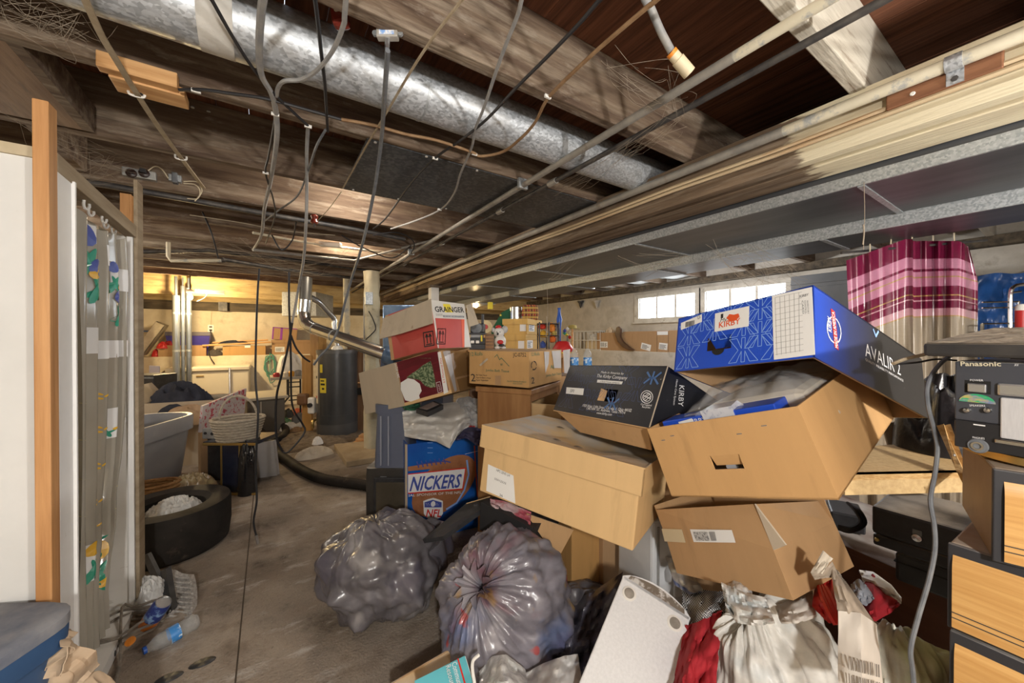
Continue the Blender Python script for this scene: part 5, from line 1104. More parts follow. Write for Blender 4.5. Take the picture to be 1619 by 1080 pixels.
M_ = frame((q.x, q.y, zD(505, 3.5) + .003), ex, ey); loft([[M_ @ V(x * k, y * k, z) for x, y in roundrect(.16, .12, .04)] for k, z in ((.95, 0), (1.05, .06), (.95, .13), (.8, .145))]).build('cloth_body', plaid('red yellow plaid', (.36, .03, .03), (.60, .42, .10), (.05, .03, .03), 14), t, smooth=True)
q = at(816, 505, 3.7); t = thing('steel_canister', 'brushed steel canister behind the plaid bag', 'canister', (q.x, q.y, BZ)); MB().lathe([(.058, 0), (.058, zD(486, 3.7) - BZ), (.052, zD(486, 3.7) - BZ + .004)], 20, Matrix.Translation((q.x, q.y, BZ))).build('canister', m_steel, t, smooth=True); MB().lathe([(.06, .1), (.06, .115)], 20, Matrix.Translation((q.x, q.y, BZ))).build('band', m_galv_s, t)
# green board
pts = [at(777, 522, 3.9), at(793, 494, 3.95), at(803, 489, 4.0), at(809, 487, 4.0), at(809, 525, 4.0), at(800, 552, 3.95), at(777, 552, 3.9)]
t = thing('green_board', 'dark green folding board leaning behind the file boxes', 'board', pts[-1]); MB().prism(pts, ey * .02).build('board', mat('billiard green', (.03, .15, .07), .8), t)
MB().prism([at(790, 497, 3.93), at(793, 497, 3.93), at(793, 500, 3.93), at(790, 500, 3.93)], ey * -.004).build('sticker', m_yel, t)
# koala santa figurine
q = at(790, 550, 2.75); kz = zD(553, 2.75) ; S_ = 2.75 / FOC
t = thing('koala_figurine', 'white koala figurine in red Santa hat standing above the tissue carton', 'figurine', (q.x, q.y, kz)); m_kw = mat('glazed white ceramic', (.62, .60, .57), .35)
def ell(u, v, ru, rv, rd, m, nm, D=2.75, dd=0.):
    c_ = at(u, v, D + dd); b = MB().lathe([(math.sin(math.pi * k / 10) if 0 < k < 10 else 0.0001, -math.cos(math.pi * k / 10)) for k in range(11)], 16, frame(c_, ex, ey) @ Matrix.Diagonal((ru * S_, rd * S_, rv * S_, 1))); return b.build(nm, m, t, smooth=True)
ell(791, 540, 9, 11, 8, m_kw, 'body'); ell(789, 526, 8.5, 8.5, 8, m_kw, 'head'); ell(798, 521, 5, 6, 3, mat('grey ceramic', (.40, .39, .38), .4), 'ear'); ell(780, 522, 3, 4, 3, mat('grey ceramic', (.4, .39, .38), .4), 'ear'); ell(788, 517.5, 5, 3.4, 5, m_red, 'hat'); ell(791, 541, 5, 3.4, 2.5, m_red, 'scarf', dd=-.036); ell(793, 546, 5, 2.2, 2, m_black, 'belt', dd=-.038); ell(787, 528, 1.6, 2.2, 1.2, m_black, 'nose', dd=-.04); ell(785.5, 525, .8, .8, .8, m_black, 'eye', dd=-.038); ell(790.5, 525, .8, .8, .8, m_black, 'eye', dd=-.038); ell(786, 550, 4, 2.6, 5, m_kw, 'foot', dd=-.01); ell(796, 550, 4, 2.6, 5, m_kw, 'foot', dd=-.01)
t = thing('tool_chest', 'slim chest bridging the tissue carton and bench under the figurine', 'chest', (q.x, q.y, 0)); fbx(t, 'body', m_cab, 742, 885, 2.68, 2.95, 0, kz - .012, Dref=2.68); fbx(t, 'top', m_lumberx, 740, 887, 2.66, 2.97, kz - .012, kz - .001, Dref=2.68)
# carved brown wood piece, small black player, toy truck
q = at(774, 550, 2.78); t = thing('carved_block', 'carved brown wooden bookend beside the koala figurine', 'carving', (q.x, q.y, kz))
fbx(t, 'block', m_cab, 767, 781, 2.76, 2.84, kz, zD(528, 2.76), Dref=2.76)
for k in range(4): fbx(t, 'carved_ridge', mat('carved ridge', (.30, .16, .07), .6), 768, 780, 2.75, 2.762, kz + .015 + .024 * k, kz + .026 + .024 * k, Dref=2.76)
t = thing('toy_jeep', 'black toy jeep with white headlamps beside the red carton', 'toy car', at(755, 552, 2.8)); D = 2.8
fbx(t, 'bumper', m_black, 742, 769, D, D + .2, kz, zD(544, D), Dref=D); fbx(t, 'grille', m_black, 743, 768, D + .005, D + .2, zD(544, D), zD(534, D), Dref=D); fbx(t, 'windscreen', mat('smoky glass', (.30, .31, .32), .15), 744, 764, D + .01, D + .03, zD(534, D), zD(529, D), Dref=D)
for u in (747, 755): fbx(t, 'headlamp', m_porc, u - 2.6, u + 2.6, D - .006, D, zD(543, D), zD(538.5, D), Dref=D)
fbx(t, 'roof', m_black, 742, 767, D, D + .2, zD(529, D), zD(526, D), Dref=D); fbx(t, 'yellow_strap', m_yel, 760, 763, D - .004, D, zD(540, D), zD(530, D), Dref=D)
t = thing('black_radio', 'round-speakered black radio stacked on the toy jeep', 'radio', at(752, 525, 2.8)); fbx(t, 'case', m_black, 743, 765, D + .02, D + .18, zD(526, D), zD(511, D), Dref=D, bevel=.008)
MB().lathe([(.042, 0), (.042, .006), (.03, .008)], 24, frame(at(753, 518.5, D + .02), ex, (0, 0, 1))).build('speaker_ring', m_wgreyd, t, smooth=True); fbx(t, 'antenna_mast', m_black, 760, 764, D + .05, D + .08, zD(511, D), zD(496, D), Dref=D)
q = at(768, 517, 3.3); t = thing('round_clock', 'round yellow clock with red centre behind the radio', 'clock', q); MB().lathe([(.055, 0), (.06, .012), (.055, .02)], 24, frame(q, ex, (0, 0, 1))).build('case', mat('cream yellow', (.62, .50, .28), .6), t, smooth=True); MB().lathe([(.022, .02), (.02, .026)], 16, frame(q, ex, (0, 0, 1))).build('centre', m_red, t); fbx(t, 'stand', m_lumberx, 764, 771, 3.3, 3.36, BZ, zD(522, 3.3), Dref=3.3)
tag(MB().box(*[c for p in ((at(775, 480, 3.9).x - .02, at(775, 480, 3.9).x + .02), (at(775, 480, 3.9).y - .02, at(775, 480, 3.9).y + .02), (zD(500, 5.1), zD(478, 3.9))) for c in p]).build('yellow_bracket', m_yel), 'yellow bracket hanging near the far bench', 'bracket')
# dark metal rack with toys
t = thing('wire_tower', 'dark steel rack of bright toys beside the file boxes', 'rack', at(868, 552, 3.2)); D = 3.2
for u in (852, 867, 883):
    for dd in (0, .22): fbx(t, 'post', m_blackpipe, u, u + 2.2, D + dd, D + dd + .012, BZ, zD(509, D), Dref=D)
for v in (511, 530): fbx(t, 'shelf', m_blackpipe, 851, 886, D, D + .24, zD(v, D) - .006, zD(v, D), Dref=D)
for k, (u, v, w_, h_, c_, lab) in enumerate(((857, 516, 7, 5, (.55, .05, .03), 'red toy under the rack top'), (859, 528, 8, 6, (.60, .35, .04), 'yellow toy on the middle rack shelf'), (872, 518, 7, 8, (.62, .20, .03), 'orange toy at the rack centre'), (873, 535, 7, 7, (.60, .14, .03), 'orange-red toy low in the rack'), (858, 545, 6, 6, (.05, .09, .30), 'blue toy at the rack foot'), (876, 526, 5, 5, (.55, .42, .12), 'pale yellow toy on the rack right side'))):
    c0 = at(u, v, D + .09); tag(MB().lathe([(.3, -1), (.8, -.8), (1, 0), (.7, .6), (.35, .75), (.3, 1)], 12, frame(c0, ex, ey) @ Matrix.Diagonal((w_ * D / FOC, .05, h_ * D / FOC, 1))).build('plastic_toy', mat('toy %d' % k, c_, .4), smooth=True), lab, 'toy', 'toys in the steel rack')
q = at(884, 548, 3.3); t = thing('blue_bat', 'blue plastic bat standing upright behind the steel rack', 'bat', (q.x, q.y, BZ)); zt = zD(487, 3.3)
MB().lathe([(.018, 0), (.014, .05), (.016, zt - BZ - .18), (.026, zt - BZ - .10), (.016, zt - BZ - .06), (.012, zt - BZ - .02), (.016, zt - BZ)], 14, Matrix.Translation((q.x, q.y, BZ))).build('bat_body', mat('toy blue', (.01, .07, .36), .35), t, smooth=True); MB().lathe([(.03, 0), (.03, .012)], 14, Matrix.Translation((q.x, q.y, BZ))).build('foot', m_blackpipe, t)
q = at(890, 552, 3.15); t = thing('spinning_toy', 'red plastic toy base with yellow rim at the bench end', 'toy', (q.x, q.y, BZ)); M_ = frame((q.x, q.y, BZ), ex, ey); MB().lathe([(.09, 0), (.09, .02), (.05, .09), (.03, .10)], 16, M_ @ Matrix.Diagonal((1.1, .7, 1, 1))).build('base', m_red, t, smooth=True); MB().lathe([(.093, 0), (.093, .008)], 16, M_ @ Matrix.Diagonal((1.1, .7, 1, 1))).build('rim', m_yel, t)
q = at(905, 520, 4.3); t = thing('straw_hat', 'small olive straw hat on the ledge', 'hat', q); MB().lathe([(.1, 0), (.05, .01), (.045, .04), (.0, .05)], 16, Matrix.Translation(q)).build('hat_body', mat('olive straw', (.32, .25, .07), .8), t, smooth=True); MB().tube([q, V(q.x, q.y, LZ)], .012, 6).build('peg', m_lumberx, t)
q = at(897, 530, 3.6); t = thing('bead_toy', 'bright beaded toy by the wire basket', 'toy', q)
for k in range(5): MB().lathe([(0.001, -.02), (.02, 0), (.001, .02)], 10, Matrix.Translation(q + V(.03 * math.cos(k), .03 * math.sin(k), -.02 + .02 * k))).build('bead', (m_red, m_yel, m_green, m_tblue, m_porc)[k], t, smooth=True)
MB().tube([q, V(q.x, q.y, BZ)], .006, 6).build('stem', m_blackpipe, t)
# ledge of the right wall
LX = WX - .33
def rbox(u0, u1, vt, name, label, m, x0=None, dep=.28, **k):
    x0 = x0 or LX; y1, y0_ = onx(u0, 540, x0).y, onx(u1, 540, x0).y; z1 = onx((u0 + u1) / 2, vt, x0).z
    return carton(name, label, (x0, y1, LZ), (0, 0, -90), (y1 - y0_, dep, z1 - LZ), m, group='cartons on the window ledge', **k), (y1 - y0_, dep, z1 - LZ)
t, d_ = rbox(944, 985, 526, 'ledge_box', 'small open brown carton next to the wire basket', m_card_d, top='open')
quad(t, (.08, 0, .05), (1, 0, 0), (0, 0, 1), .2, .12, m_paper); bars(t, (.10, 0, .07), (1, 0, 0), (0, 0, 1), .08, .08, n=10); lines(t, (.20, 0, .07), (1, 0, 0), (0, 0, 1), .06, .08, 4)
t, d_ = rbox(985, 1038, 524, 'ledge_box', 'long brown carton with tilted white label under the window', m_card_d, top='open')
quad(t, (d_[0] * .55, 0, .05), (1, 0, -.22), (.22, 0, 1), .2, .11, m_paper); lines(t, (d_[0] * .58, 0, .06), (1, 0, -.22), (.22, 0, 1), .16, .08, 4)
t, d_ = rbox(1039, 1056, 523, 'ledge_box', 'narrow brown carton with white label under the window', m_card_d)
quad(t, (.03, 0, .05), (1, 0, -.1), (.1, 0, 1), .16, .11, m_paper); lines(t, (.04, 0, .06), (1, 0, -.1), (.1, 0, 1), .13, .08, 4); quad(t, (.0, 0, d_[2] - .07), (1, 0, 0), (0, 0, 1), d_[0], .06, m_paper, 'white_tape')
t, d_ = rbox(1057, 1085, 522, 'ledge_box', 'plain brown carton at the blue box end of the ledge', m_card_d)
t, d_ = rbox(1090, 1180, 520, 'ledge_box', 'brown carton half hidden behind the blue lid', m_card_d)
q = onx(965, 524, LX + .12); tag(heap((q.x, q.y, LZ + .05), .10, .2, q.z - LZ - .03, seed=101, rough=.6, fr=6).build('paper_scraps', mat('cream scraps', (.60, .48, .34), .8), smooth=True), 'cream paper scraps filling the small ledge carton', 'paper')
# curved dark wooden arm leaning on the ledge boxes
t = thing('wooden_arm', 'curved dark wooden chair arm propped on the window ledge', 'chair arm', onx(985, 553, LX - .02))
pts = [(974, 518), (977, 516), (981, 520), (980, 532), (984, 540), (996, 550), (1002, 554), (994, 554), (984, 549), (976, 540), (972, 528)]
MB().prism([onx(u, v, LX - .07) for u, v in pts], (.05, 0, 0)).build('arm', mat('dark varnish', (.06, .028, .015), .35, c2=(.10, .05, .03), scale=5), t, bevel=.008)
# white wire basket
t = thing('wire_basket', 'white coated wire basket holding a jug and box', 'basket', onx(925, 553, LX)); m_wire = mat('white coated wire', (.66, .65, .60), .4)
ya, yb2 = onx(950, 540, LX).y, onx(902, 540, LX).y; z0, z1 = LZ + .005, onx(925, 524, LX).z; x0, x1 = LX - .02, LX + .28
for z_ in (z0, (z0 + z1) / 2, z1): MB().tube([(x0, ya, z_), (x1, ya, z_), (x1, yb2, z_), (x0, yb2, z_)], .008, 5, closed=True).build('rail', m_wire, t)
for k in range(9): y = ya + (yb2 - ya) * k / 8; MB().tube([(x0, y, z0), (x0, y, z1)], .005, 5).build('wire', m_wire, t); MB().tube([(x1, y, z0), (x1, y, z1)], .005, 5).build('wire', m_wire, t)
for k in range(1, 5): x_ = x0 + (x1 - x0) * k / 5; MB().tube([(x_, ya, z0), (x_, ya, z1)], .005, 5).build('wire', m_wire, t); MB().tube([(x_, yb2, z0), (x_, yb2, z1)], .005, 5).build('wire', m_wire, t)
t = carton('cream_box', 'cream box standing in the wire basket', (x0 + .07, ya + .48, z0 + .012), (0, 0, -90), (.36, .16, .18), mat('cream board', (.55, .44, .28), .7)); 
q = V(x0 + .15, ya + .32, z0 + .195); t = thing('plastic_jug', 'clear plastic jug with handle on the cream box', 'jug', q); loft([[q + V(x * k, y * k, z) for x, y in roundrect(.13, .22, .04)] for k, z in ((1, 0), (1, .04), (.75, .09), (.3, .12))]).build('jug_body', m_clear, t, smooth=True)
MB().tube(smooth_path([q + V(0, -.11, .02), q + V(0, -.12, .16), q + V(0, -.08, .18), q + V(0, .08, .18), q + V(0, .12, .16), q + V(0, .11, .05)]), .012, 6).build('handle', m_wire, t, smooth=True)
# bottles behind the black box stand on a plain carton
q = at(880, 560, 2.75); t = carton('plain_carton', 'plain carton under the two water bottles', (q.x, q.y, 0), (0, 0, -33.1), (.5, .3, 1.03), m_card_d)
for k, (u, lab) in enumerate(((908, 'left of two clear water bottles behind the black carton'), (929, 'right of two clear water bottles behind the black carton'))):
    q = at(u, 570, 2.86); q.z = 1.032; bottle(lab, q, (0, 0, 1), ln=zD(550, 2.86) - 1.032 + .004, r=.032, group='water bottles behind the black carton', lab0=.30, lab1=.62, cap=False)
# dark cabinet and pipe hooks on the right wall
t = thing('dark_cabinet', 'plain dark grey cabinet against the right wall behind the boxes', 'cabinet', (5.2, onx(1300, 500, 5.1).y, 0)); m_dcab = mat('dark grey paint', (.075, .078, .08), .6, c2=(.10, .10, .10), scale=3)
y1, y0_ = onx(1250, 500, 5.10).y, onx(1352, 500, 5.10).y; zt = onx(1300, 432, 5.10).z
MB().box(5.10, 5.50, y0_, y1, 0, zt).build('carcass', m_dcab, t, bevel=.004); MB().box(5.092, 5.10, y0_ + .02, y1 - .02, .1, zt - .14).build('door', m_dcab, t, bevel=.004); MB().box(5.09, 5.10, y0_, y1, zt - .10, zt - .085).build('rail', m_dcab, t)
for u, lab, m in ((918, 'dark iron hook hanging from the wall above the bench', m_blackpipe), (943, 'grey pipe stub on the wall above the wire basket', m_grey_wall)):
    q = onx(u, 480, WX - .05); tag(MB().lathe([(.01, -.1), (.035, -.04), (.04, 0), (.07, .03), (.07, .06)], 12, Matrix.Translation(q)).build('wall_stub', m, smooth=True), lab, 'pipe stub')
# ------------------------------------------------------------------ pink striped curtain
def set_uv(o, nx, ny):
    me = o.data; uv = me.uv_layers.new(name='uv'); w_ = nx + 1
    for l in me.loops:
        i = l.vertex_index; uv.data[l.index].uv = ((i % w_) / nx, (i // w_) / ny)
def stripe_mat():
    m = mat('striped curtain cloth', (.4, .3, .2), .32, coat=.5); N = m.node_tree.nodes; L = m.node_tree.links; b = N['Principled BSDF']
    tc = N.new('ShaderNodeTexCoord'); sx = N.new('ShaderNodeSeparateXYZ'); L.new(tc.outputs['UV'], sx.inputs[0]); r = N.new('ShaderNodeValToRGB'); r.color_ramp.interpolation = 'CONSTANT'
    mar, pink, gold, lin, pk2 = (.20, .012, .055), (.62, .27, .40), (.50, .33, .12), (.44, .37, .28), (.70, .40, .46)
    st = [(0, mar), (.052, pink), (.085, mar), (.093, pink), (.108, gold), (.112, pink), (.14, mar), (.165, gold), (.171, mar), (.182, pk2), (.187, mar), (.21, pk2), (.232, gold), (.237, lin)]
    e = r.color_ramp.elements; e[0].position = 0; e[0].color = (*mar, 1); e[1].position = st[1][0]; e[1].color = (*st[1][1], 1)
    for p, c in st[2:]: q_ = e.new(p); q_.color = (*c, 1)
    L.new(sx.outputs[1], r.inputs[0])
    wv = N.new('ShaderNodeTexNoise'); wv.inputs['Scale'].default_value = 1; mp = N.new('ShaderNodeMapping'); mp.inputs['Scale'].default_value = (25, 6, 300); L.new(tc.outputs['Object'], mp.inputs[0]); L.new(mp.outputs[0], wv.inputs['Vector'])
    x = N.new('ShaderNodeMix'); x.data_type = 'RGBA'; x.blend_type = 'MULTIPLY'; x.inputs[0].default_value = .22; L.new(r.outputs[0], x.inputs[6]); L.new(wv.outputs[0], x.inputs[7]); L.new(x.outputs[2], b.inputs['Base Color'])
    return m
t = thing('striped_curtain', 'pink and maroon striped curtain panel hung under the low duct', 'curtain', at(1450, 750, 2.35))
def pcs(s, r_):
    u = 1338 + (1546 - 1338) * s; vt = 412 - 34 * min(1, s / .45) + (3 if s > .5 else 0) + 10 * max(0, s - .85) / .15
    v = vt + (880 - vt) * r_ + (14 * (1 - s) ** 2) * (1 - r_) * min(1, r_ * 9)
    if s > .88: u -= 14 * (s - .88) / .12 * max(0, 1 - r_ * 9)
    if s < .12: u -= 0; 
    u += 8 * (1 - r_) * 0
    fold = .045 * math.sin(s * 2 * math.pi * 3.1 + .7) * (.4 + .6 * r_) + .022 * math.sin(s * 2 * math.pi * 11) * math.exp(-((s - .62) / .16) ** 2) + .012 * math.sin(s * 60 + r_ * 3)
    return at(u + (26 * r_ if s < .5 else 8 * r_) * (1 - s), v, 2.35 + fold)
o = MB().grid(110, 60, pcs).build('cloth_panel', stripe_mat(), t, smooth=True); set_uv(o, 110, 60)
MB().tube([at(1330, 400, 2.37), at(1560, 380, 2.37)], .008, 6).build('hanging_rod', m_blackpipe, t)
for k in range(5): q = pcs(.18 + .16 * k, 0); MB().tube([q, q + V(0, 0, .05)], .004, 5).build('tie', m_wthin, t)
# blue sleeping bag, chrome shelf rack, spray can
m_bl = mat('blue nylon', (.015, .06, .20), .4, c2=(.02, .09, .30), scale=5, coat=.3); 
t = thing('sleeping_bag', 'blue nylon sleeping bag piled on the right ledge', 'sleeping bag', (WX - .2, .3, LZ))
yy0, yy1 = onx(1700, 480, WX - .25).y, onx(1545, 480, WX - .25).y
MB().grid(40, 30, lambda s, r_: V(WX - .22 - .12 * math.sin(math.pi * min(1, r_ * 1.1)) + .05 * fbm((s * 5, r_ * 4, 2.)) + .03 * abs(noise.noise(V(s * 9, r_ * 6, 1))), yy0 + (yy1 - yy0) * s, LZ + .02 + (1.94 - LZ - .02 - .05 * s + .02 * math.sin(s * 9)) * r_)).build('quilted_shell', m_bl, t, smooth=True)
MB().box(WX - .2, WX - .02, yy0, yy1, LZ, 1.86).build('stuffing', m_bl, t, bevel=.03)
t = thing('chrome_rack', 'tubular chrome rack standing before the blue sleeping bag', 'rack', at(1600, 620, 2.25)); m_chr = mat('chrome', (.60, .60, .58), .18, 1.0); D = 2.25
MB().tube(smooth_path([V(at(1597, 537, D).x, at(1597, 537, D).y, .0), at(1597, 560, D), at(1597, 490, D), at(1598, 462, D), at(1604, 453, D), at(1616, 450, D), at(1640, 449, D)], 5), .010, 8).build('upright', m_chr, t, smooth=True)
for v, uu in ((478, 1553), (487, 1553), (512, 1553)): MB().tube([at(uu, v, D + .01), at(1612, v - 1, D + .01)], .005, 6).build('shelf_wire', m_chr, t, smooth=True)
MB().tube([at(1611, 476, D), at(1611, 488, D)], .004, 6).build('shelf_wire', m_chr, t); MB().tube([at(1553, 512, D), V(at(1553, 512, D).x, at(1553, 512, D).y, 0)], .008, 6).build('upright', m_chr, t); MB().tube([at(1599, 463, D - .05), at(1614, 461, D - .05)], .006, 6).build('hook', m_chr, t)
q = at(1616, 512, 2.1); t = thing('spray_can', 'red and white spray can on the chrome rack', 'can', q); MB().lathe([(.026, -.02), (.026, .075)], 16, Matrix.Translation(q)).build('can', m_red, t, smooth=True); MB().lathe([(.027, .075), (.024, .1), (.018, .11)], 16, Matrix.Translation(q)).build('cap', m_porc, t, smooth=True); MB().box(q.x - .05, q.x + .09, q.y - .05, q.y + .05, 0, q.z - .021).build('stand', m_black, t)
# ================================================================== the heap of boxes and bags
def onface(t, axis, val, u, v):             # pixel -> point on a plane of the thing's own frame
    inv = MW[t.name].inverted(); o = inv @ CAM; d = inv.to_3x3() @ ray(u, v); return o + d * ((val - o[axis]) / d[axis])
def px_text(t, axis, val, s, p0, p1, hpx, m, up=None, nrm=None, **k):   # lettering whose baseline runs from pixel p0 to p1 on a face
    a, b = onface(t, axis, val, *p0), onface(t, axis, val, *p1); h_ = onface(t, axis, val, p0[0] + (up or (0, -1))[0] * hpx, p0[1] + (up or (0, -1))[1] * hpx)
    y = h_ - a; x = b - a; y = y - x.normalized() * y.dot(x.normalized())
    return text(t, s, a, x, y, y.length, m, w=(b - a).length, **k)
def px_quad(t, axis, val, pts, m, name='label', lift=.0006, th=.0006):
    P = [onface(t, axis, val, *p) for p in pts]; n = (P[1] - P[0]).cross(P[2] - P[0]).normalized()
    o = MW[t.name].inverted() @ CAM
    if n.dot(o - P[0]) < 0: P.reverse(); n = -n
    return MB().prism([p + n * lift for p in P], n * th).build(name, m, t, world=False)
def px_strokes(t, axis, val, segs, r, m, name, lift=.0012):
    o = MW[t.name].inverted() @ CAM; b = MB(); n = Vector((0, 0, 0)); n[axis] = 1
    p0 = onface(t, axis, val, *segs[0][0]); n = n if n.dot(o - p0) > 0 else -n
    for sg in segs:
        P = [onface(t, axis, val, *p) for p in sg]
        for a, c in zip(P, P[1:]):
            d = (c - a)
            if d.length < 1e-6: continue
            d.normalize(); s_ = n.cross(d) * r; e = d * r * .5; q = [a - s_ - e, c - s_ + e, c + s_ + e, a + s_ - e]
            b.add([x + n * lift for x in q], [(0, 1, 2, 3)])
    return b.build(name, m, t, world=False)
def kmotif(t, axis, val, xr, zr, step, m, name='printed_motif', r=.0007, sc=.46, skip=(), lift=.0005, flip=1):   # interlaced K pattern lines
    segs = []; i = 0; o2 = 1 if axis == 0 else 0; b = MB(); n = Vector((0, 0, 0)); n[axis] = flip
    z = zr[0]
    while z < zr[1]:
        x = xr[0] + (step[0] / 2 if i % 2 else 0)
        while x < xr[1]:
            if x - step[0] * .5 > xr[0] - .001 and x + step[0] * .5 < xr[1] + .001 and z - step[1] * .5 > zr[0] - .03 and not any(a <= x <= b_ and c <= z <= d for a, b_, c, d in skip):
                w_, h_ = step[0] * sc, step[1] * sc
                for sg in (((-1, 1), (-.45, 1), (-.12, .1), (-.12, 1), (.12, 1), (.12, .1), (.45, 1), (1, 1)), ((-1, -1), (-.45, -1), (-.12, -.1), (-.12, -1), (.12, -1), (.12, -.1), (.45, -1), (1, -1)), ((-1, 1), (-.35, 0), (-1, -1)), ((1, 1), (.35, 0), (1, -1))):
                    P = []
                    for a, c in sg:
                        p = Vector((0, 0, 0)); p[axis] = val; p[o2] = min(xr[1], max(xr[0], x + a * w_)); p[2] = min(zr[1], max(zr[0], z + c * h_)); P.append(p)
                    for a, c in zip(P, P[1:]):
                        d = c - a
                        if d.length < 1e-5: continue
                        d.normalize(); s_ = n.cross(d) * r; b.add([q + n * lift for q in (a - s_, c - s_, c + s_, a + s_)], [(0, 1, 2, 3)])
            x += step[0]
        z += step[1] * .5; i += 1
    return b.build(name, m, t, world=False)
def pxsheet(name, m, parent, top, bot, D, nx=30, ny=18, bulge=0., nz=.03, fr=4., seed=0, th=.004, fold=0., folds=5):
    def lerp(pl, s):
        k = s * (len(pl) - 1); i = min(int(k), len(pl) - 2); f = k - i; return [a + (b - a) * f for a, b in zip(pl[i], pl[i + 1])]
    def fn(s, r_):
        a, b = lerp(top, s), lerp(bot, s); D0 = a[2] if len(a) > 2 else D; D1 = b[2] if len(b) > 2 else D
        u = a[0] + (b[0] - a[0]) * r_; v = a[1] + (b[1] - a[1]) * r_; d = D0 + (D1 - D0) * r_
        d -= bulge * math.sin(math.pi * s) * math.sin(math.pi * r_) + nz * (fbm((s * fr + seed, r_ * fr, seed)) + .5 * ridged((s * fr * 1.3, r_ * fr * 1.3, seed + 5))) + fold * math.sin(s * folds * 6.28 + r_ * 2)
        return at(u, v, d)
    return MB().sheet(nx, ny, fn, th).build(name, m, parent, smooth=True, angle=60)
# ------------------------------------------------------------------ blue printed lid (upper right)
m_kblue = mat('printed royal blue', (.012, .065, .48), .35, c2=(.016, .075, .52), scale=3, coat=.2); m_kline = mat('printed light blue line', (.25, .42, .80), .4); m_kbk = mat('printed black', (.018, .018, .022), .35, c2=(.026, .026, .03), scale=6, coat=.2, c3=(.20, .19, .18), scale3=22, lo3=.66, hi3=.75)
m_kred = mat('printed red', (.62, .03, .02), .4); m_kor = mat('printed orange red', (.68, .09, .02), .4)
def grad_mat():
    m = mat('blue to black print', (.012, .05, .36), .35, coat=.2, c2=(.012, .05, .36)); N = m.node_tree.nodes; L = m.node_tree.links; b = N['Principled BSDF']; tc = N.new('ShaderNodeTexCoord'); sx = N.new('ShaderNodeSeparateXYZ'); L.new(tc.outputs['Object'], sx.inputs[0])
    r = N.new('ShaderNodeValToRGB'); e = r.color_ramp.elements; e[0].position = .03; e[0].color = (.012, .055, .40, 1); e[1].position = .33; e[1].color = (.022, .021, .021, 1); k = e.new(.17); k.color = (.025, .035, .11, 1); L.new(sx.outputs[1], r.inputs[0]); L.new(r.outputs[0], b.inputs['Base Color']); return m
T = thing('blue_box_lid', 'big royal blue printed carton lid tipped over the open tan carton', 'box', (1.071, .707, 1.198), (-18.3, -9.4, -95.1)); a, b, c = .380, .619, .182; th = .004
hx0, hx1 = onface(T, 1, 0, 1117, 545).x, onface(T, 1, 0, 1156, 545).x; hz0, hz1 = onface(T, 1, 0, 1136, 553).z, onface(T, 1, 0, 1136, 532).z
g = MB().box(0, hx0, 0, th, 0, c).box(hx1, a, 0, th, 0, c).box(hx0, hx1, 0, th, 0, hz0).box(hx0, hx1, 0, th, hz1, c); g.build('front_panel', m_kblue, T, world=False)
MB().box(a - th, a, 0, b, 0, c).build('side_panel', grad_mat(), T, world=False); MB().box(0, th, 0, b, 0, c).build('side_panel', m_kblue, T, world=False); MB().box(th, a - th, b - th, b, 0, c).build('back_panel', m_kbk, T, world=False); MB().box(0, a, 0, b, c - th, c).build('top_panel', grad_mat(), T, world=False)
MB().box(th, a - th, th, b - th, c - th - .004, c - th - .001).build('lining', m_card_d, T, world=False); MB().box(a - th - .003, a - th, th, b - th, 0, c - .01).build('lining', m_card_d, T, world=False); MB().box(th, a - th, th, th + .003, 0, hz0 - .002).build('lining', m_card_d, T, world=False); MB().box(th, th + .003, th, b - th, 0, c - .01).build('lining', m_card_d, T, world=False); MB().box(th, a - th, b - th - .003, b - th, 0, c - .01).build('lining', m_card_d, T, world=False)
mid = (hx0 + hx1) / 2; flat(T, [(mid - a * .05 + a * .10 * math.cos(k * math.pi / 8) * .5 + .019 - .0, -.0 - .016 * math.sin(k * math.pi / 8)) for k in range(9)], m_dark, 'hole_notch', (0, 0, hz0), (1, 0, 0), (0, 0, 1))
MB().hexa([V(hx0 + .006, th, hz1), V(hx1 - .004, th, hz1), V(hx1 - .006, th + .028, hz1 - .024), V(hx0 + .008, th + .028, hz1 - .024)], [V(hx0 + .006, th + .003, hz1 + .003), V(hx1 - .004, th + .003, hz1 + .003), V(hx1 - .006, th + .030, hz1 - .021), V(hx0 + .008, th + .030, hz1 - .021)]).build('hole_flap', m_kblue, T, world=False)
kmotif(T, 1, 0, (.004, a - .004), (.004, c - .004), (.085, .075), m_kline, skip=((hx0 - .02, hx1 + .02, hz0 - .02, hz1 + .012),), flip=-1)
La = px_quad(T, 1, 0, [(1077, 511), (1110, 497), (1110, 509), (1077, 522)], m_paper); Lb = px_quad(T, 1, 0, [(1131, 496), (1185, 484), (1184, 516), (1130, 525)], m_paper); Lc = px_quad(T, 1, 0, [(1221, 468), (1284, 454), (1289, 561), (1224, 569)], m_paper, 'inventory_sheet')
o_ = onface(T, 1, 0, 1084, 518); bars(La, o_, (1, 0, .0), (0, 0, 1), .032, .018, lift=.0016); px_text(La, 1, 0, 'LS', (1104, 505), (1108, 503), 6, m_ink, lift=.0016)
px_text(Lb, 1, 0, 'KIRBY', (1137, 519), (1171, 512), 9, m_kor, bold=.02, lift=.0016); px_text(Lb, 1, 0, 'My', (1139, 510), (1150, 508), 6, m_ink, lift=.0016, shear=.2); px_text(Lb, 1, 0, 'I', (1140, 504), (1144, 503), 7, m_ink, lift=.0016)
cc0 = [(1149, 503), (1154, 497), (1161, 498), (1168, 496), (1170, 501), (1164, 507), (1155, 509)]; px_quad(Lb, 1, 0, cc0, m_kor, 'lips_mark', lift=.0016, th=.0003)
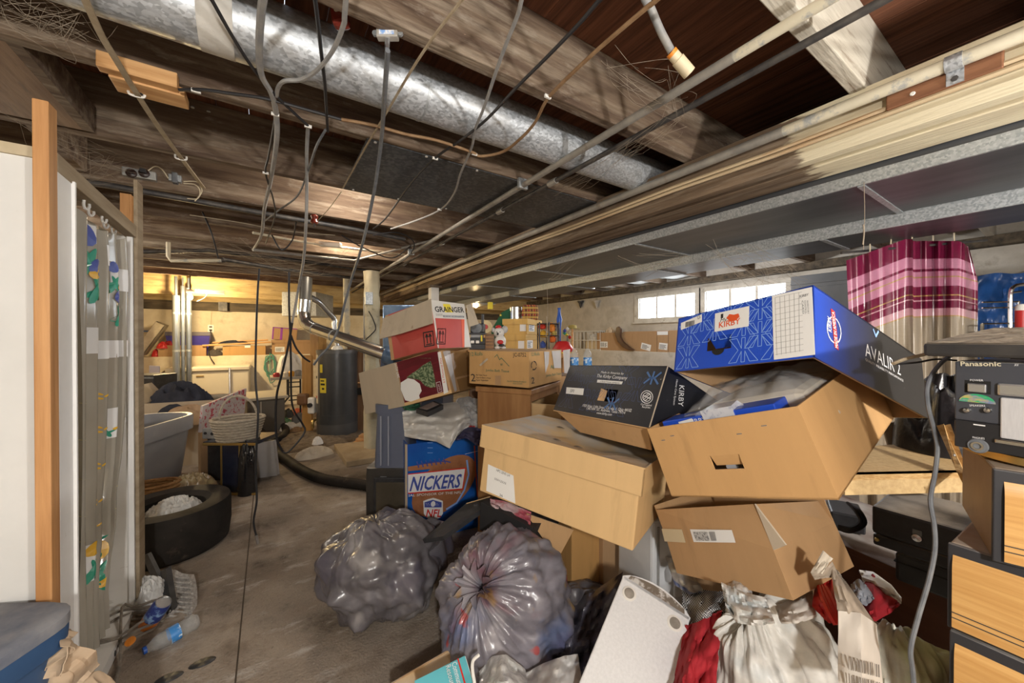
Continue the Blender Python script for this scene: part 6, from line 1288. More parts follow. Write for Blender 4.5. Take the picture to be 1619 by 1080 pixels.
b_l = MB(); segs = [[(1226 + .06 * k, 471 + 9 * k), (1268 + .3 * k, 462 + 9.2 * k)] for k in range(11)] + [[(1226 + 7.5 * k, 471 - 1.6 * k), (1229 + 7.2 * k, 562 - 1.2 * k)] for k in range(6)]; px_strokes(Lc, 1, 0, segs, .0004, m_wgrey, 'form_lines', lift=.0016)
px_text(Lc, 1, 0, 'KIRBY', (1265, 471), (1279, 468), 4, m_ink, lift=.0016)
for k in range(3): px_text(Lc, 1, 0, ('INVENTORY', 'CONTROL', 'CARD')[k], (1276 - 4 * k, 476), (1277.5 - 4 * k, 497), 2.6, m_wgreyd, lift=.0016, up=(1, 0))
# side print
px_text(T, 0, a, 'AVALIR 2', (1368, 563), (1424, 594), 20, m_inkw, up=(.10, -1), bold=-.01); px_text(T, 0, a, 'QUALITY RELIABILITY PERFORMANCE', (1368, 570), (1428, 604), 3.6, m_inkw, up=(.1, -1))
px_quad(T, 0, a, [(1313, 488), (1319, 493), (1325, 554), (1319, 549)], m_kred, 'ribbon_mark'); px_text(T, 0, a, 'MADE IN AMERICA', (1324, 551), (1318, 494), 4.5, m_inkw, up=(-1, -.1), lift=.0016)
ring = [(1318 + 11 * math.cos(k * .393), 522 + 20 * math.sin(k * .393) + 5 * math.cos(k * .393)) for k in range(17)]; px_strokes(T, 0, a, [ring], .0016, m_inkw, 'ring_mark', lift=.0009); px_text(T, 0, a, 'KIRBY', (1314, 526), (1313, 503), 6, m_inkw, up=(-1, -.3), lift=.0014)
px_strokes(T, 0, a, [[(1380, 521), (1384, 532), (1388, 524)]], .003, m_kline, 'chevron_mark')
# ------------------------------------------------------------------ open tan tray below it
T2 = thing('open_tray_carton', 'large tan open carton with hand hole under the blue lid', 'box', (.991, .660, .838), (8.7, -18.2, -88.8)); a, b, c = .401, .640, .203
m_tray = carton_mat('tan tray cardboard', (.50, .295, .125), dust=.5)
hx0, hx1 = onface(T2, 1, 0, 1128, 738).x, onface(T2, 1, 0, 1176, 738).x; hz0, hz1 = onface(T2, 1, 0, 1152, 742).z, onface(T2, 1, 0, 1152, 719).z
MB().box(0, hx0, 0, th, 0, c).box(hx1, a, 0, th, 0, c).box(hx0, hx1, 0, th, 0, hz0).box(hx0, hx1, 0, th, hz1, c).build('front_panel', m_tray, T2, world=False)
MB().box(a - th, a, th, b, 0, c).build('side_panel', m_tray, T2, world=False); MB().box(0, th, th, b, 0, c).build('side_panel', m_tray, T2, world=False); MB().box(th, a - th, b - th, b, 0, c).build('back_panel', m_tray, T2, world=False); MB().box(0, a, 0, b, 0, th).build('bottom_panel', m_tray, T2, world=False)
MB().hexa([V(hx0 + .002, .001, hz1), V(hx1 - .002, .001, hz1), V(hx1 - .004, .010, hz0 + .008), V(hx0 + .004, .010, hz0 + .008)], [V(hx0 + .002, .004, hz1), V(hx1 - .002, .004, hz1), V(hx1 - .004, .013, hz0 + .008), V(hx0 + .004, .013, hz0 + .008)]).build('hole_flap', m_tray, T2, world=False)
for (u, v) in ((1049, 696), (1063, 689), (1169, 686), (1208, 673)): q = onface(T2, 1, 0, u, v); MB().box(q.x - .006, q.x + .006, -.0012, 0, q.z - .0012, q.z + .0012).build('staple', m_steel, T2, world=False)
q = onface(T2, 0, a, 1327, 651); MB().lathe([(.005, 0), (.004, .001)], 8, frame(q, (0, 1, 0), (0, 0, 1))).build('pin_hole', m_card_in, T2, world=False)
q0 = onface(T2, 1, .0, 1152, 748); MB().lathe([(.0, 0), (.016, .0), (.016, .001)], 14, frame(V(q0.x, .0285, hz0 - .004), (1, 0, 0), (0, 0, 1))).build('hole_liner', mat('grey foam', (.36, .36, .38), .9), T2, world=False)
# contents of the tray
t = thing('blue_printed_box', 'flat blue and white printed box inside the tan tray', 'box', T2.location, (8.7, -18.2, -88.8)); m_fo = mat('foil speckle', (.55, .56, .60), .35, c2=(.25, .27, .38), scale=90, lo=.55, hi=.7)
MB().box(.035, .345, .032, .11, .09, c - .004 + .012).build('body', m_kblue, t, world=False, bevel=.003); MB().hexa([V(.17, .028, c - .06), V(.25, .028, c - .06), V(.25, .028, c + .02), V(.165, .028, c + .02)], [V(.17, .06, c - .04), V(.31, .06, c - .04), V(.24, .09, c + .022), V(.17, .09, c + .022)]).build('foil_pouch', m_fo, t, world=False); quad(t, (.09, .032, c - .02), (1, 0, .1), (-.1, 0, 1), .045, .02, m_paper)
text(t, 'KIRBY', (.12, .032, c - .012), (1, 0, 0), (0, 0, 1), .014, m_inkw); lines(t, (.10, .05, c + .0085), (1, 0, 0), (0, 1, 0), .06, .03, 3, m_inkw)
t = thing('bagged_attachment', 'cream attachment in a crinkled clear bag inside the tan tray', 'attachment', T2.location, (8.7, -18.2, -88.8))
MB().box(.10, .38, .14, .42, .06, c + .012).build('cream_part', mat('cream plastic', (.62, .55, .42), .45), t, world=False, bevel=.03)
def bagfn(s, r_):
    x = .05 + .34 * s; y = .10 + .36 * r_; e = min(s, 1 - s, r_, 1 - r_); return V(x, y, c - .06 + .07 * min(1, e * 5) ** .6 + .03 + .014 * fbm((s * 4, r_ * 4, 1)) + .012 * ridged((s * 3, r_ * 3, 3)))
MB().sheet(40, 40, bagfn, .002).build('clear_bag', mat('clear poly film', (.72, .72, .73), .12, c2=(.85, .85, .86), scale=6, bump=.6, bscale=18, alpha=.16, coat=.8), t, world=False, smooth=True)
# ------------------------------------------------------------------ black printed lid
T3 = thing('black_box_lid', 'black printed carton lid standing tilted left of the blue lid', 'box', (1.030, 1.252, .995), (-27.5, -3.2, -94.3)); a, b, c = .515, .36, .2136
hx0, hx1 = onface(T3, 1, 0, 947, 625).x, onface(T3, 1, 0, 975, 625).x; hz0, hz1 = onface(T3, 1, 0, 960, 635).z, onface(T3, 1, 0, 960, 615).z
m_kbk2 = mat('scuffed printed black', (.012, .013, .018), .4, c2=(.02, .021, .027), scale=5, c3=(.30, .30, .30), scale3=60, lo3=.66, hi3=.74)
MB().box(0, hx0, 0, th, 0, c).box(hx1, a, 0, th, 0, c).box(hx0, hx1, 0, th, 0, hz0).box(hx0, hx1, 0, th, hz1, c).build('front_panel', m_kbk2, T3, world=False)
MB().box(a - th, a, th, b, 0, c).build('side_panel', m_kbk2, T3, world=False); MB().box(0, th, th, b, 0, c).build('side_panel', m_kbk2, T3, world=False); MB().box(th, a - th, b - th, b, 0, c).build('back_panel', m_kbk2, T3, world=False); MB().box(0, a, 0, b, c - th, c).build('top_panel', m_kbk2, T3, world=False)
MB().box(.001, a - .001, .0005, .0045, -.004, 0).build('raw_edge', m_card, T3, world=False); MB().box(a - .001, a + .0008, -.0008, .003, 0, c).build('worn_corner', m_card_in, T3, world=False)
MB().box(hx0 + .005, hx1, .05, .06, hz0 - .02, hz0 + .02).build('red_content', m_red, T3, world=False); MB().hexa([V(hx0 + .001, .0, hz0), V(hx0 + .001, .0, hz1), V(hx0 + .014, .02, hz1), V(hx0 + .014, .02, hz0)], [V(hx0 - .002, .0, hz0), V(hx0 - .002, .0, hz1), V(hx0 + .011, .022, hz1), V(hx0 + .011, .022, hz0)]).build('hole_flap', m_card, T3, world=False)
MB().hexa([V(.01, .006, 0), V(a - .01, .006, 0), V(a - .02, .06, -.055), V(.14, .06, -.055)], [V(.01, .010, .0), V(a - .01, .010, .0), V(a - .02, .064, -.052), V(.14, .064, -.052)]).build('flap', m_card, T3, world=False)
kmotif(T3, 1, 0, (.004, a - .004), (.004, c - .004), (.138, .12), mat('printed dim blue', (.05, .08, .20), .4), r=.0006, sc=.36, flip=-1)
for cx0, cz0 in ((.47, c - .045), (.325, .062)):
    px = []
    for sg in (((-.028, .02), (-.008, 0), (-.028, -.02)), ((.028, .02), (.008, 0), (.028, -.02)), ((-.012, 0), (.012, 0)), ((0, .022), (0, -.022))): px.append([(cx0 + x_, cz0 + z_) for x_, z_ in sg])
    strokes(T3, px, .0035, mat('printed steel blue', (.06, .14, .33), .4), 'motif_fill', (0, 0, 0), (1, 0, 0), (0, 0, 1), lift=.0009)
for s_, p0, p1, h_ in (('Made in America by', (950, 590), (986, 592.5), 3.4), ('The Kirby Company', (943, 596.5), (991, 600.5), 5.2), ('1920 West 114th Street, Cleveland, Ohio 44102', (921, 643), (998, 651.5), 4.2), ('1345 NW 101, Andrews, Texas 79714', (927, 647.5), (988, 655), 4.2), ('www.kirby.com', (943, 654.5), (967, 657.5), 4)): px_text(T3, 1, 0, s_, p0, p1, h_, m_inkw)
La = px_quad(T3, 1, 0, [(945, 600.5), (985, 603.5), (983, 608), (944, 605)], m_paper); px_text(La, 1, 0, 'a Scott Fetzer company', (949, 604.5), (980, 607), 2.6, m_ink, lift=.0016)
La = px_quad(T3, 1, 0, [(896, 612.5), (923.5, 614.5), (922, 625), (895, 622.5)], m_paper); px_text(La, 1, 0, 'SFI', (901, 620.5), (907, 621.2), 5, m_ink, lift=.0016); lines(La, onface(T3, 1, 0, 909, 622), (1, 0, 0), (0, 0, 1), .035, .014, 3)
cr = [(1023 + 9.5 * math.cos(k * .393), 628 + 10 * math.sin(k * .393)) for k in range(17)]; cr2 = [(1023 + 6.5 * math.cos(k * .393), 628 + 6.8 * math.sin(k * .393)) for k in range(17)]
px_strokes(T3, 1, 0, [cr, cr2, [(1017, 625), (1029, 631)], [(1018, 632), (1028, 623)], [(1017, 629), (1026, 622)], [(1020, 634), (1029, 627)]], .0012, m_inkw, 'recycle_mark'); px_text(T3, 1, 0, 'Corrugated', (1013, 640.5), (1030, 642.5), 3, m_inkw); px_text(T3, 1, 0, 'Recycles', (1015, 644.5), (1028, 646), 3, m_inkw)
px_text(T3, 0, a, 'KIRBY', (1074, 609), (1072, 642), 8, m_inkw, up=(1, .1)); px_text(T3, 0, a, 'Home Care System', (1069, 600), (1064, 640), 3, m_inkw, up=(1, .1))
# ------------------------------------------------------------------ long tan carton with lid
T4 = thing('lens_carton', 'long tan lidded carton with dusty sagging top and white label', 'box', (.692, 1.315, .698), (-4.6, 4.6, -67.3)); a, b, c = .619, .44, .261; m_tan = carton_mat('light tan cardboard', (.58, .39, .19), dust=.85)
MB().box(.006, a - .006, .006, b - .006, 0, c - .04).build('body', m_tan, T4, world=False, bevel=.005)
def lidtop(s, r_): return V(-.008 + (a + .016) * s, -.008 + (b + .016) * r_, c - (.035 * math.exp(-((s - .62) / .35) ** 2) * math.sin(math.pi * r_) ** .7 + .012 * fbm((s * 3, r_ * 3, 1)) * min(1, 6 * min(s, 1 - s, r_, 1 - r_))))
MB().sheet(40, 28, lidtop, .004).build('lid_top', m_tan, T4, world=False, smooth=True)
for nm, P in (('lid_skirt', [V(-.008, -.008, c - .085), V(a + .008, -.008, c - .085), V(a + .008, -.008, c), V(-.008, -.008, c)]), ('lid_skirt', [V(a + .008, -.008, c - .085), V(a + .008, b + .008, c - .085), V(a + .008, b + .008, c), V(a + .008, -.008, c)]), ('lid_skirt', [V(-.008, b + .008, c - .085), V(-.008, -.008, c - .085), V(-.008, -.008, c), V(-.008, b + .008, c)])):
    n_ = (P[1] - P[0]).cross(P[2] - P[0]).normalized(); MB().hexa([p - n_ * .004 for p in P], [p for p in P]).build(nm, m_tan, T4, world=False)
La = px_quad(T4, 1, .006, [(772, 734), (812, 752), (815, 796), (769, 776)], m_paper); px_text(La, 1, .006, 'HPS LENS LH', (785, 745), (806, 754), 4.2, m_ink, lift=.0016)
for (u0, v0, u1, v1, h_) in ((773, 757, 796, 767, 5), (790, 772, 813, 783, 5), (772, 766, 782, 770, 4)):
    A_, B_ = onface(T4, 1, .006, u0, v0), onface(T4, 1, .006, u1, v1); bars(La, A_, B_ - A_, (0, 0, 1), (B_ - A_).length, h_ * .0022, n=18)
px_text(La, 1, .006, '55012233', (782, 758), (800, 766), 3.2, m_ink, lift=.0016); px_text(La, 1, .006, '26', (790, 784), (795, 786), 4, m_ink, lift=.0016)
for (s, r_) in ((.55, .35), (.42, .30), (.3, .7)): q = lidtop(s, r_); tag(MB().lathe([(.0, .0), (.012, .002), (.004, .006)], 7, MW[T4.name] @ Matrix.Translation(q + V(0, 0, .003)) @ Matrix.Diagonal((1.8, .6, 1, 1))).build('leaf_crumb', m_dirt), {.55: 'curled dry leaf crumb in the middle of the dusty lid', .42: 'dry leaf crumb on the lid left of the curled one', .3: 'dry leaf crumb near the back edge of the dusty lid'}[s], 'crumb')
# supports hidden below the long carton
t = carton('under_carton', 'plain carton stacked beneath the tan tray and black lid', (1.40, .98, 0), (0, 0, -88), (.28, .22, .80), m_card_d)
t = carton('prop_carton', 'plain carton propping the black lid from behind', (1.30, 1.46, .0), (0, 0, -94), (.26, .10, .80), m_card_d)
# ------------------------------------------------------------------ dresser with tissue carton
T5 = thing('old_dresser', 'brown wooden dresser with an open drawer under the tissue carton', 'dresser', (1.025, 1.941, 0), (0, 0, -59.3)); a, b, c = .335, .47, 1.025; m_dres = mat('walnut veneer', (.22, .10, .035), .45, c2=(.33, .17, .065), scale=2.5, stretch=(5, 5, .7))
z0, z1 = .80, .945
MB().box(0, a, 0, b, 0, z0).build('carcass', m_dres, T5, world=False, bevel=.003); MB().box(0, a, 0, .02, z0, c).build('side_panel', m_dres, T5, world=False); MB().box(0, a, b - .02, b, z0, c).build('side_panel', m_dres, T5, world=False); MB().box(0, .02, .02, b - .02, z0, c).build('back_panel', m_dres, T5, world=False); MB().box(-.01, a + .012, -.01, b + .01, c - .03, c).build('top', m_dres, T5, world=False, bevel=.004); MB().box(a - .02, a, .02, b - .02, z1 + .01, c - .03).build('rail', m_dres, T5, world=False)
dr_ = thing('tmp', None, None)
bpy.data.objects.remove(dr_)
ms = mat('pale drawer wood', (.46, .30, .14), .6, c2=(.54, .37, .19), scale=3, stretch=(1, 6, 6))
D1 = MB().box(.05, a + .17, .03, .042, z0 + .01, z1).box(.05, a + .17, b - .042, b - .03, z0 + .01, z1).box(.05, a + .17, .03, b - .03, z0 + .01, z0 + .02).build('drawer', ms, T5, world=False)
MB().box(a + .17, a + .19, .015, b - .015, z0 - .005, z1 + .01).build('drawer_front', m_dres, D1, world=False, bevel=.003)
T6 = carton('tissue_carton', 'tan toilet-tissue carton taped up on the dresser', (1.006, 2.011, 1.037), (.4, .3, -63.6), (.403, .450, .196), carton_mat('tissue carton board', (.47, .28, .115), dust=.4), bulge=.004); a, b, c = .403, .45, .196
m_pg = mat('printed green', (.03, .15, .09), .6); m_tapec = mat('clear parcel tape', (.52, .50, .50), .15, coat=.6, c2=(.62, .60, .60), scale=5, bump=.3)
for s_, p0, p1, h_, m in (('12 Rolls', (744, 563), (763, 562), 6, m_pg), ('JC-0752', (811, 564), (832, 564), 6.2, m_ink), ('2', (745, 603), (752, 603), 12, m_ink), ('Ply Toilet Tissue', (753, 594), (770, 594.5), 2.4, m_ink), ('Papel De Bano 2 Hojas', (753, 598), (776, 599), 2.4, m_ink), ('Papier Hygienique', (753, 602), (772, 602.5), 2.4, m_ink), ('Jumbo Bath Tissue', (768, 587), (805, 589), 4, m_pg), ('North Valencia Products', (802, 604), (832, 605), 2.6, m_pg), ('Made in USA', (811, 607.5), (826, 608), 2.4, m_pg)): px_text(T6, 1, -.0045, s_, p0, p1, h_, m)
px_strokes(T6, 1, -.0045, [[(782, 565), (786, 560.5), (790, 569), (793, 566), (805, 579)]], .0016, m_pg, 'mountain_mark'); px_text(T6, 1, -.0045, 'W', (791, 578.5), (795, 578.5), 4, m_pg)
px_quad(T6, 1, -.0045, [(758, 577), (770, 566), (772, 568.5), (760, 579)], m_card_in, 'torn_patch'); px_quad(T6, 1, -.0045, [(783, 594), (792, 594), (792, 609), (783, 609)], m_card_d, 'tape')
for s_, p0, p1, h_, m in (('12 Rolls', (840, 563), (853, 562), 5.5, m_pg), ('2', (840, 607), (845, 606), 10, m_ink), ('Alpine', (870, 583), (883, 581), 6, m_pg), ('Jumbo Bath Tissue', (863, 596), (887, 592), 4, m_pg)): px_text(T6, 0, a + .0045, s_, p0, p1, h_, m)
for k in range(3): an = k * 2.094 + .5; px_strokes(T6, 0, a + .0045, [[(844 + 4.2 * math.cos(an + q * .3), 578 + 6.5 * math.sin(an + q * .3)) for q in range(6)]], .0028, m_ink, 'recycle_arrow')
for pts in ([(860, 556), (868, 556), (867, 575), (862, 590)], [(872, 555), (886, 554), (887, 582), (876, 582)], [(890, 554), (901, 552), (900, 590), (892, 590)]): px_quad(T6, 0, a + .0045, pts, m_tapec, 'tape', lift=.0012)
# ------------------------------------------------------------------ stacked cartons left: tree carton, red carton
# ------------------------------------------------------------------ stacked cartons left: tree carton, red carton
T7 = thing('tree_carton', 'torn maroon carton printed with a spruce tree, wide side flap open', 'box', (.728, 2.369, .874), (-2.6, -16.3, -49.2)); a, b, c = .342, .433, .287
m_mar = mat('printed maroon', (.13, .008, .016), .4, c2=(.10, .006, .012), scale=3, stretch=(1, 1, 12), lo=.48, hi=.52)
MB().box(0, a, 0, b, 0, c).build('body', m_card, T7, world=False, bevel=.004)
px_quad(T7, 1, 0, [(627, 573), (693, 554), (710, 618), (640, 637)], m_mar, 'printed_front')
m_spr = mat('spruce print', (.04, .075, .03), .7, c2=(.26, .31, .18), scale=75, lo=.45, hi=.6)
px_quad(T7, 1, 0, [(643, 597), (652, 590), (660, 585), (668, 578), (675, 574), (681, 571), (684, 580), (686, 590), (688, 600), (689, 612), (681, 613), (672, 610), (664, 601), (655, 599)], m_spr, 'spruce_picture', lift=.0016)
px_quad(T7, 1, 0, [(634, 605), (645, 598), (655, 600), (664, 607), (667, 618), (663, 625), (664, 630), (650, 635), (641, 633), (634, 616)], m_paper, 'torn_patch', lift=.002)
px_quad(T7, 1, 0, [(692, 557), (697, 556), (709, 620), (702, 623)], m_paper, 'white_band', lift=.0016); px_text(T7, 1, 0, '6.5 Monterey Pine', (704, 605), (698, 566), 3.2, m_kred, up=(-1, -.1), lift=.0026)
px_text(T7, 1, 0, '287-0275', (632, 597), (627.5, 574), 3.5, m_inkw, up=(-1, -.15), lift=.0016); px_strokes(T7, 1, 0, [[(690, 605), (696, 603.5), (699, 619), (693, 621), (690, 605)]], .001, m_inkw, 'stamp_frame', lift=.0018); px_text(T7, 1, 0, '6.5 FT', (697, 617), (695, 607), 2.6, m_inkw, up=(-1, 0), lift=.0018)
for k in range(6): px_strokes(T7, 1, 0, [[(664 + 3 * k, 566 + 0 * k), (666 + 3 * k, 567)]], .001, m_spr, 'spruce_tip', lift=.0018)
# wide flap to the left
P = [onface(T7, 1, -.0, 627, 573), onface(T7, 1, -.0, 638, 641)]; Q = [at(567, 590, 2.62), at(577, 655, 2.6)]; inv = MW[T7.name].inverted(); Q = [inv @ q for q in Q]
P = [V(-.001, p.y, p.z) for p in (V(0, 0, c), V(0, 0, 0))]
MB().hexa([Q[0], P[0], P[1], Q[1]], [q + V(.0, .004, 0) for q in (Q[0], P[0], P[1], Q[1])]).build('flap', m_card_in, T7, world=False)
for pts in ([(711, 556), (741, 555), (750, 590), (720, 597)], [(722, 600), (753, 592), (757, 611), (727, 619)]): px_quad(T7, 0, a, pts, mat('brown parcel tape', (.34, .20, .08), .2, coat=.5), 'tape')
for pts in ([(700, 556), (711, 553), (722, 617), (719, 620)],): px_quad(T7, 0, a, pts, m_tapec, 'tape', lift=.0012)
px_strokes(T7, 0, a, [[(731, 589), (741, 588), (744, 606), (731, 589)]], .0012, m_ink, 'triangle_mark')
MB().box(.0, a, -.002, .0, -.0, .02).build('raw_edge', m_card_p, T7, world=False)
T8 = thing('red_carton', 'open red and white carton with brown flaps atop the tree carton', 'box', (.659, 2.430, 1.165), (-.1, -11.5, -65.1)); a, b, c = .408, .317, .294
m_redc = mat('printed coral red', (.42, .055, .045), .5, c2=(.48, .075, .06), scale=2, dust=.2); th = .004
MB().box(0, a, 0, th, 0, c).build('front_panel', m_redc, T8, world=False); MB().box(a - th, a, th, b, 0, c).build('side_panel', mat('coated white board', (.62, .60, .56), .35), T8, world=False); MB().box(0, th, th, b, 0, c).build('side_panel', m_card_in, T8, world=False); MB().box(th, a - th, b - th, b, 0, c).build('back_panel', m_card_in, T8, world=False); MB().box(0, a, 0, b, 0, th).build('bottom_panel', m_card, T8, world=False)
MB().box(0, .03, -.0006, 0, 0, c).build('worn_edge', m_card, T8, world=False)
px_quad(T8, 0, a, [(688, 503), (734, 505), (734, 549), (694, 551)], m_redc, 'red_field'); px_quad(T8, 0, a, [(729, 505), (734, 505), (734, 549), (731, 550)], m_kor, 'red_field', lift=.0014)
px_text(T8, 0, a, 'GRAINGER', (688, 493), (734, 494), 8.5, m_ink, bold=.03, lift=.0012); px_strokes(T8, 0, a, [[(701, 500), (733, 501)]], .006, m_wgreyd, 'grey_bar'); px_text(T8, 0, a, 'FOR THE ONES WHO GET IT DONE', (702, 501), (732, 502), 2, m_inkw, lift=.0016)
for k in range(6): px_strokes(T8, 0, a, [[(689.5 + 1.8 * k, 496), (690 + 1.8 * k, 499.5)]], .0012, m_ink, 'bar_mark')
px_quad(T8, 0, a, [(700, 480.5), (711, 481), (716, 494), (704, 494)], m_yel, 'yellow_tape', lift=.0004, th=.0004)
def arrows(axis, val, cx0, cy0, w_, h_, sk):
    f = lambda x, y: (cx0 + x * w_ + y * h_ * sk, cy0 + y * h_ + x * w_ * (-.18 if axis == 1 else .02))
    px_strokes(T8, axis, val, [[f(-1, -1), f(1, -1), f(1, 1), f(-1, 1), f(-1, -1)], [f(-.6, .75), f(.6, .75)]], .0035, m_ink, 'arrow_frame')
    for sx in (-.35, .35): px_strokes(T8, axis, val, [[f(sx, .55), f(sx, -.55)], [f(sx - .25, -.3), f(sx, -.7), f(sx + .25, -.3)]], .004, m_ink, 'up_arrow')
arrows(1, 0, 678, 536, 7.5, 11, .10); arrows(0, a, 697.5, 532, 6.5, 12, -.04)
for k, (P3, m) in enumerate((([(606, 503, 2.43), (681, 472.5, 2.2), (684, 511, 2.13), (635, 527, 2.26), (600, 536, 2.36)], m_card_in), ([(738, 482, 2.48), (746, 480, 2.56), (757, 512, 2.54), (742, 517, 2.47)], m_card_in))):
    pts = [at(*p) for p in P3]; n_ = (pts[1] - pts[0]).cross(pts[2] - pts[0]).normalized() * .005; MB().prism(pts, n_).build('flap', m, T8)
m_tp2 = mat('shiny brown tape', (.36, .28, .20), .15, coat=.6)
pts = [at(643, 487.5, 2.315), at(652, 484, 2.29), at(653, 519, 2.215), at(645, 522, 2.24)]; MB().prism(pts, FW * -.002).build('tape', m_tp2, T8)
q = at(684, 460, 2.5)
# bluish tote under the tree carton, old TV, jar
t = thing('blue_grey_tote', 'upright blue-grey plastic tote beneath the tree carton', 'storage bin', at(615, 745, 2.5)); m_bg = mat('blue grey plastic', (.10, .115, .165), .4, c2=(.12, .135, .19), scale=3)
D = 2.45; wd_ = (645 - 588) * D / FOC; M_ = frame(V(at(588, 537, D).x, at(588, 537, D).y, 0), ex, ey); z0, z1 = .45, .865
loft([[M_ @ V(wd_ / 2 + x * k, .22 + y * k, z) for x, y in roundrect(wd_ * 1.0, .42, .04)] for k, z in ((1.0, z0), (.9, z1 - .06))]).build('tub', m_bg, t, smooth=True); loft([[M_ @ V(wd_ / 2 + x * k, .22 + y * k, z) for x, y in roundrect(wd_, .42, .04)] for k, z in ((.96, z1 - .06), (.97, z1))]).build('rim', m_bg, t, smooth=True)
for k in range(2): fbx(t, 'rib', mat('pale rib', (.26, .28, .34), .4), 601 + 12 * k, 603.5 + 12 * k, 2.44, 2.455, z0 + .02, z1 - .07, Dref=2.45)
t = thing('old_television', 'dusty black tube television on the floor under the blue-grey tote', 'television', onz(610, 838, 0)); D = 2.46; M_ = frame(V(at(576, 537, D).x, at(576, 537, D).y, 0), ex, ey); wd_ = (652 - 576) * D / FOC; m_tv = mat('dusty black cabinet', (.025, .023, .021), .5, c2=(.05, .044, .038), scale=5, dust=.8)
loft([[M_ @ V(wd_ / 2 + x * k, .2 + y, z) for x, y in roundrect(wd_, .4, .03)] for k, z in ((.94, 0), (1.0, .06), (1.0, .40), (.97, .445))]).build('cabinet', m_tv, t, smooth=True)
MB().box(.06, wd_ - .03, -.012, .002, .05, .39, M_).build('screen_bezel', m_black, t, bevel=.01); MB().box(.08, wd_ - .05, -.016, -.011, .09, .36, M_).build('screen', mat('dusty grey-brown glass', (.06, .05, .035), .3, c2=(.10, .085, .06), scale=4), t, bevel=.01); MB().box(.11, .15, -.018, -.012, .395, .40, M_).build('latch', m_wgreyd, t)
q = onz(553, 856, 0); t = thing('glass_jar', 'small clear glass jar on the floor left of the bags', 'jar', q); MB().lathe([(.03, 0), (.034, .01), (.034, .06), (.026, .075)], 16, Matrix.Translation(q)).build('jar', m_pet, t, smooth=True); MB().lathe([(.028, .075), (.028, .09), (0, .092)], 16, Matrix.Translation(q)).build('lid', m_brass, t, smooth=True)
# ------------------------------------------------------------------ blue candy display carton with football
T9 = carton('candy_display', 'tall blue display carton printed with a football', (.732, 2.334, 0), (0, 0, -5.5), (.493, .30, .634), mat('glossy deep blue print', (.01, .07, .36), .25, c2=(.015, .14, .50), scale=2.2, coat=.5), top='open'); a, b, c = .493, .3, .634
f9 = lambda u, v: onface(T9, 1, 0, u, v)
m_fb = mat('football print', (.30, .12, .05), .45, c2=(.40, .17, .08), scale=5, c3=(.16, .05, .02), scale3=3, lo3=.5, hi3=.7); m_fbd = mat('football shade print', (.10, .03, .015), .45)
def ellpx(cx0, cy0, ru, rv, ang, n=28, a0=0, a1=360): return [(cx0 + ru * math.cos(R(a0 + (a1 - a0) * k / n)) * math.cos(ang) - rv * math.sin(R(a0 + (a1 - a0) * k / n)) * math.sin(ang), cy0 + ru * math.cos(R(a0 + (a1 - a0) * k / n)) * math.sin(ang) + rv * math.sin(R(a0 + (a1 - a0) * k / n)) * math.cos(ang)) for k in range(n)]
px_quad(T9, 1, 0, ellpx(702, 768, 62, 34, -.75), m_fb, 'football_print', lift=.0006); px_strokes(T9, 1, 0, [[(738, 728), (741, 750), (734, 775), (722, 795), (706, 805)]], .006, m_kline, 'football_stripe', lift=.0016)
px_quad(T9, 1, 0, [(645, 738), (702, 729), (724, 730), (720, 748), (694, 740), (645, 745)], m_fb, 'football_print', lift=.0012)
px_quad(T9, 1, 0, [(645, 749), (737, 739), (732, 774), (645, 781)], m_kred, 'name_border', lift=.0022); px_quad(T9, 1, 0, [(645, 750.5), (735, 741), (730.5, 772), (645, 779)], m_inkw, 'name_field', lift=.003)
px_text(T9, 1, 0, 'NICKERS', (647, 776), (728, 770), 22, m_tblue, lift=.0042, bold=.03, shear=.22); px_text(T9, 1, 0, 'IAL SPONSOR OF THE NFL', (646, 785), (729, 780), 4, m_inkw, lift=.0042)
sh = [(669, 792), (677, 789), (685, 787), (692, 789), (700, 792), (700, 812), (696, 818), (685, 823), (674, 818), (670, 812)]; px_quad(T9, 1, 0, sh, m_inkw, 'shield_border', lift=.0022); px_quad(T9, 1, 0, [(671, 794), (684, 790), (698, 794), (698, 802), (671, 802)], m_tblue, 'shield_top', lift=.003)
px_text(T9, 1, 0, 'NFL', (673, 817), (697, 817), 12, m_kred, lift=.0034, bold=.03); px_quad(T9, 1, 0, ellpx(684.5, 796.5, 3.6, 4.6, .3, 12), m_inkw, 'shield_ball', lift=.004)
for k in range(8): px_strokes(T9, 1, 0, [[(673 + 1.6 * (k % 4) + (14 if k > 3 else 0), 796 + 2 * (k % 2)), (674 + 1.6 * (k % 4) + (14 if k > 3 else 0), 796 + 2 * (k % 2))]], .0014, m_inkw, 'star', lift=.004)
px_strokes(T9, 1, 0, [[(660, 735), (680, 731), (705, 729), (712, 731)]] + [[(662 + 7 * k, 739 - 1.1 * k), (659 + 7 * k, 730 - 1. * k)] for k in range(7)], .004, m_tblue, 'laces_print', lift=.0026)
for k in range(3): px_strokes(T9, 1, 0, [[(676, 700 + 8 * k), (684, 700 + 8 * k)]], .0015, m_kline, 'tick_mark', lift=.0012)
px_strokes(T9, 1, 0, [[(750, 705), (752, 745), (755, 785)]], .004, m_kor, 'red_stripe', lift=.0012); px_strokes(T9, 1, 0, [[(735, 718), (760, 712)]], .001, m_inkw, 'thin_line', lift=.0014)
MB().box(-.012, 0, 0, .02, 0, c).build('worn_edge', m_card_in, T9, world=False)
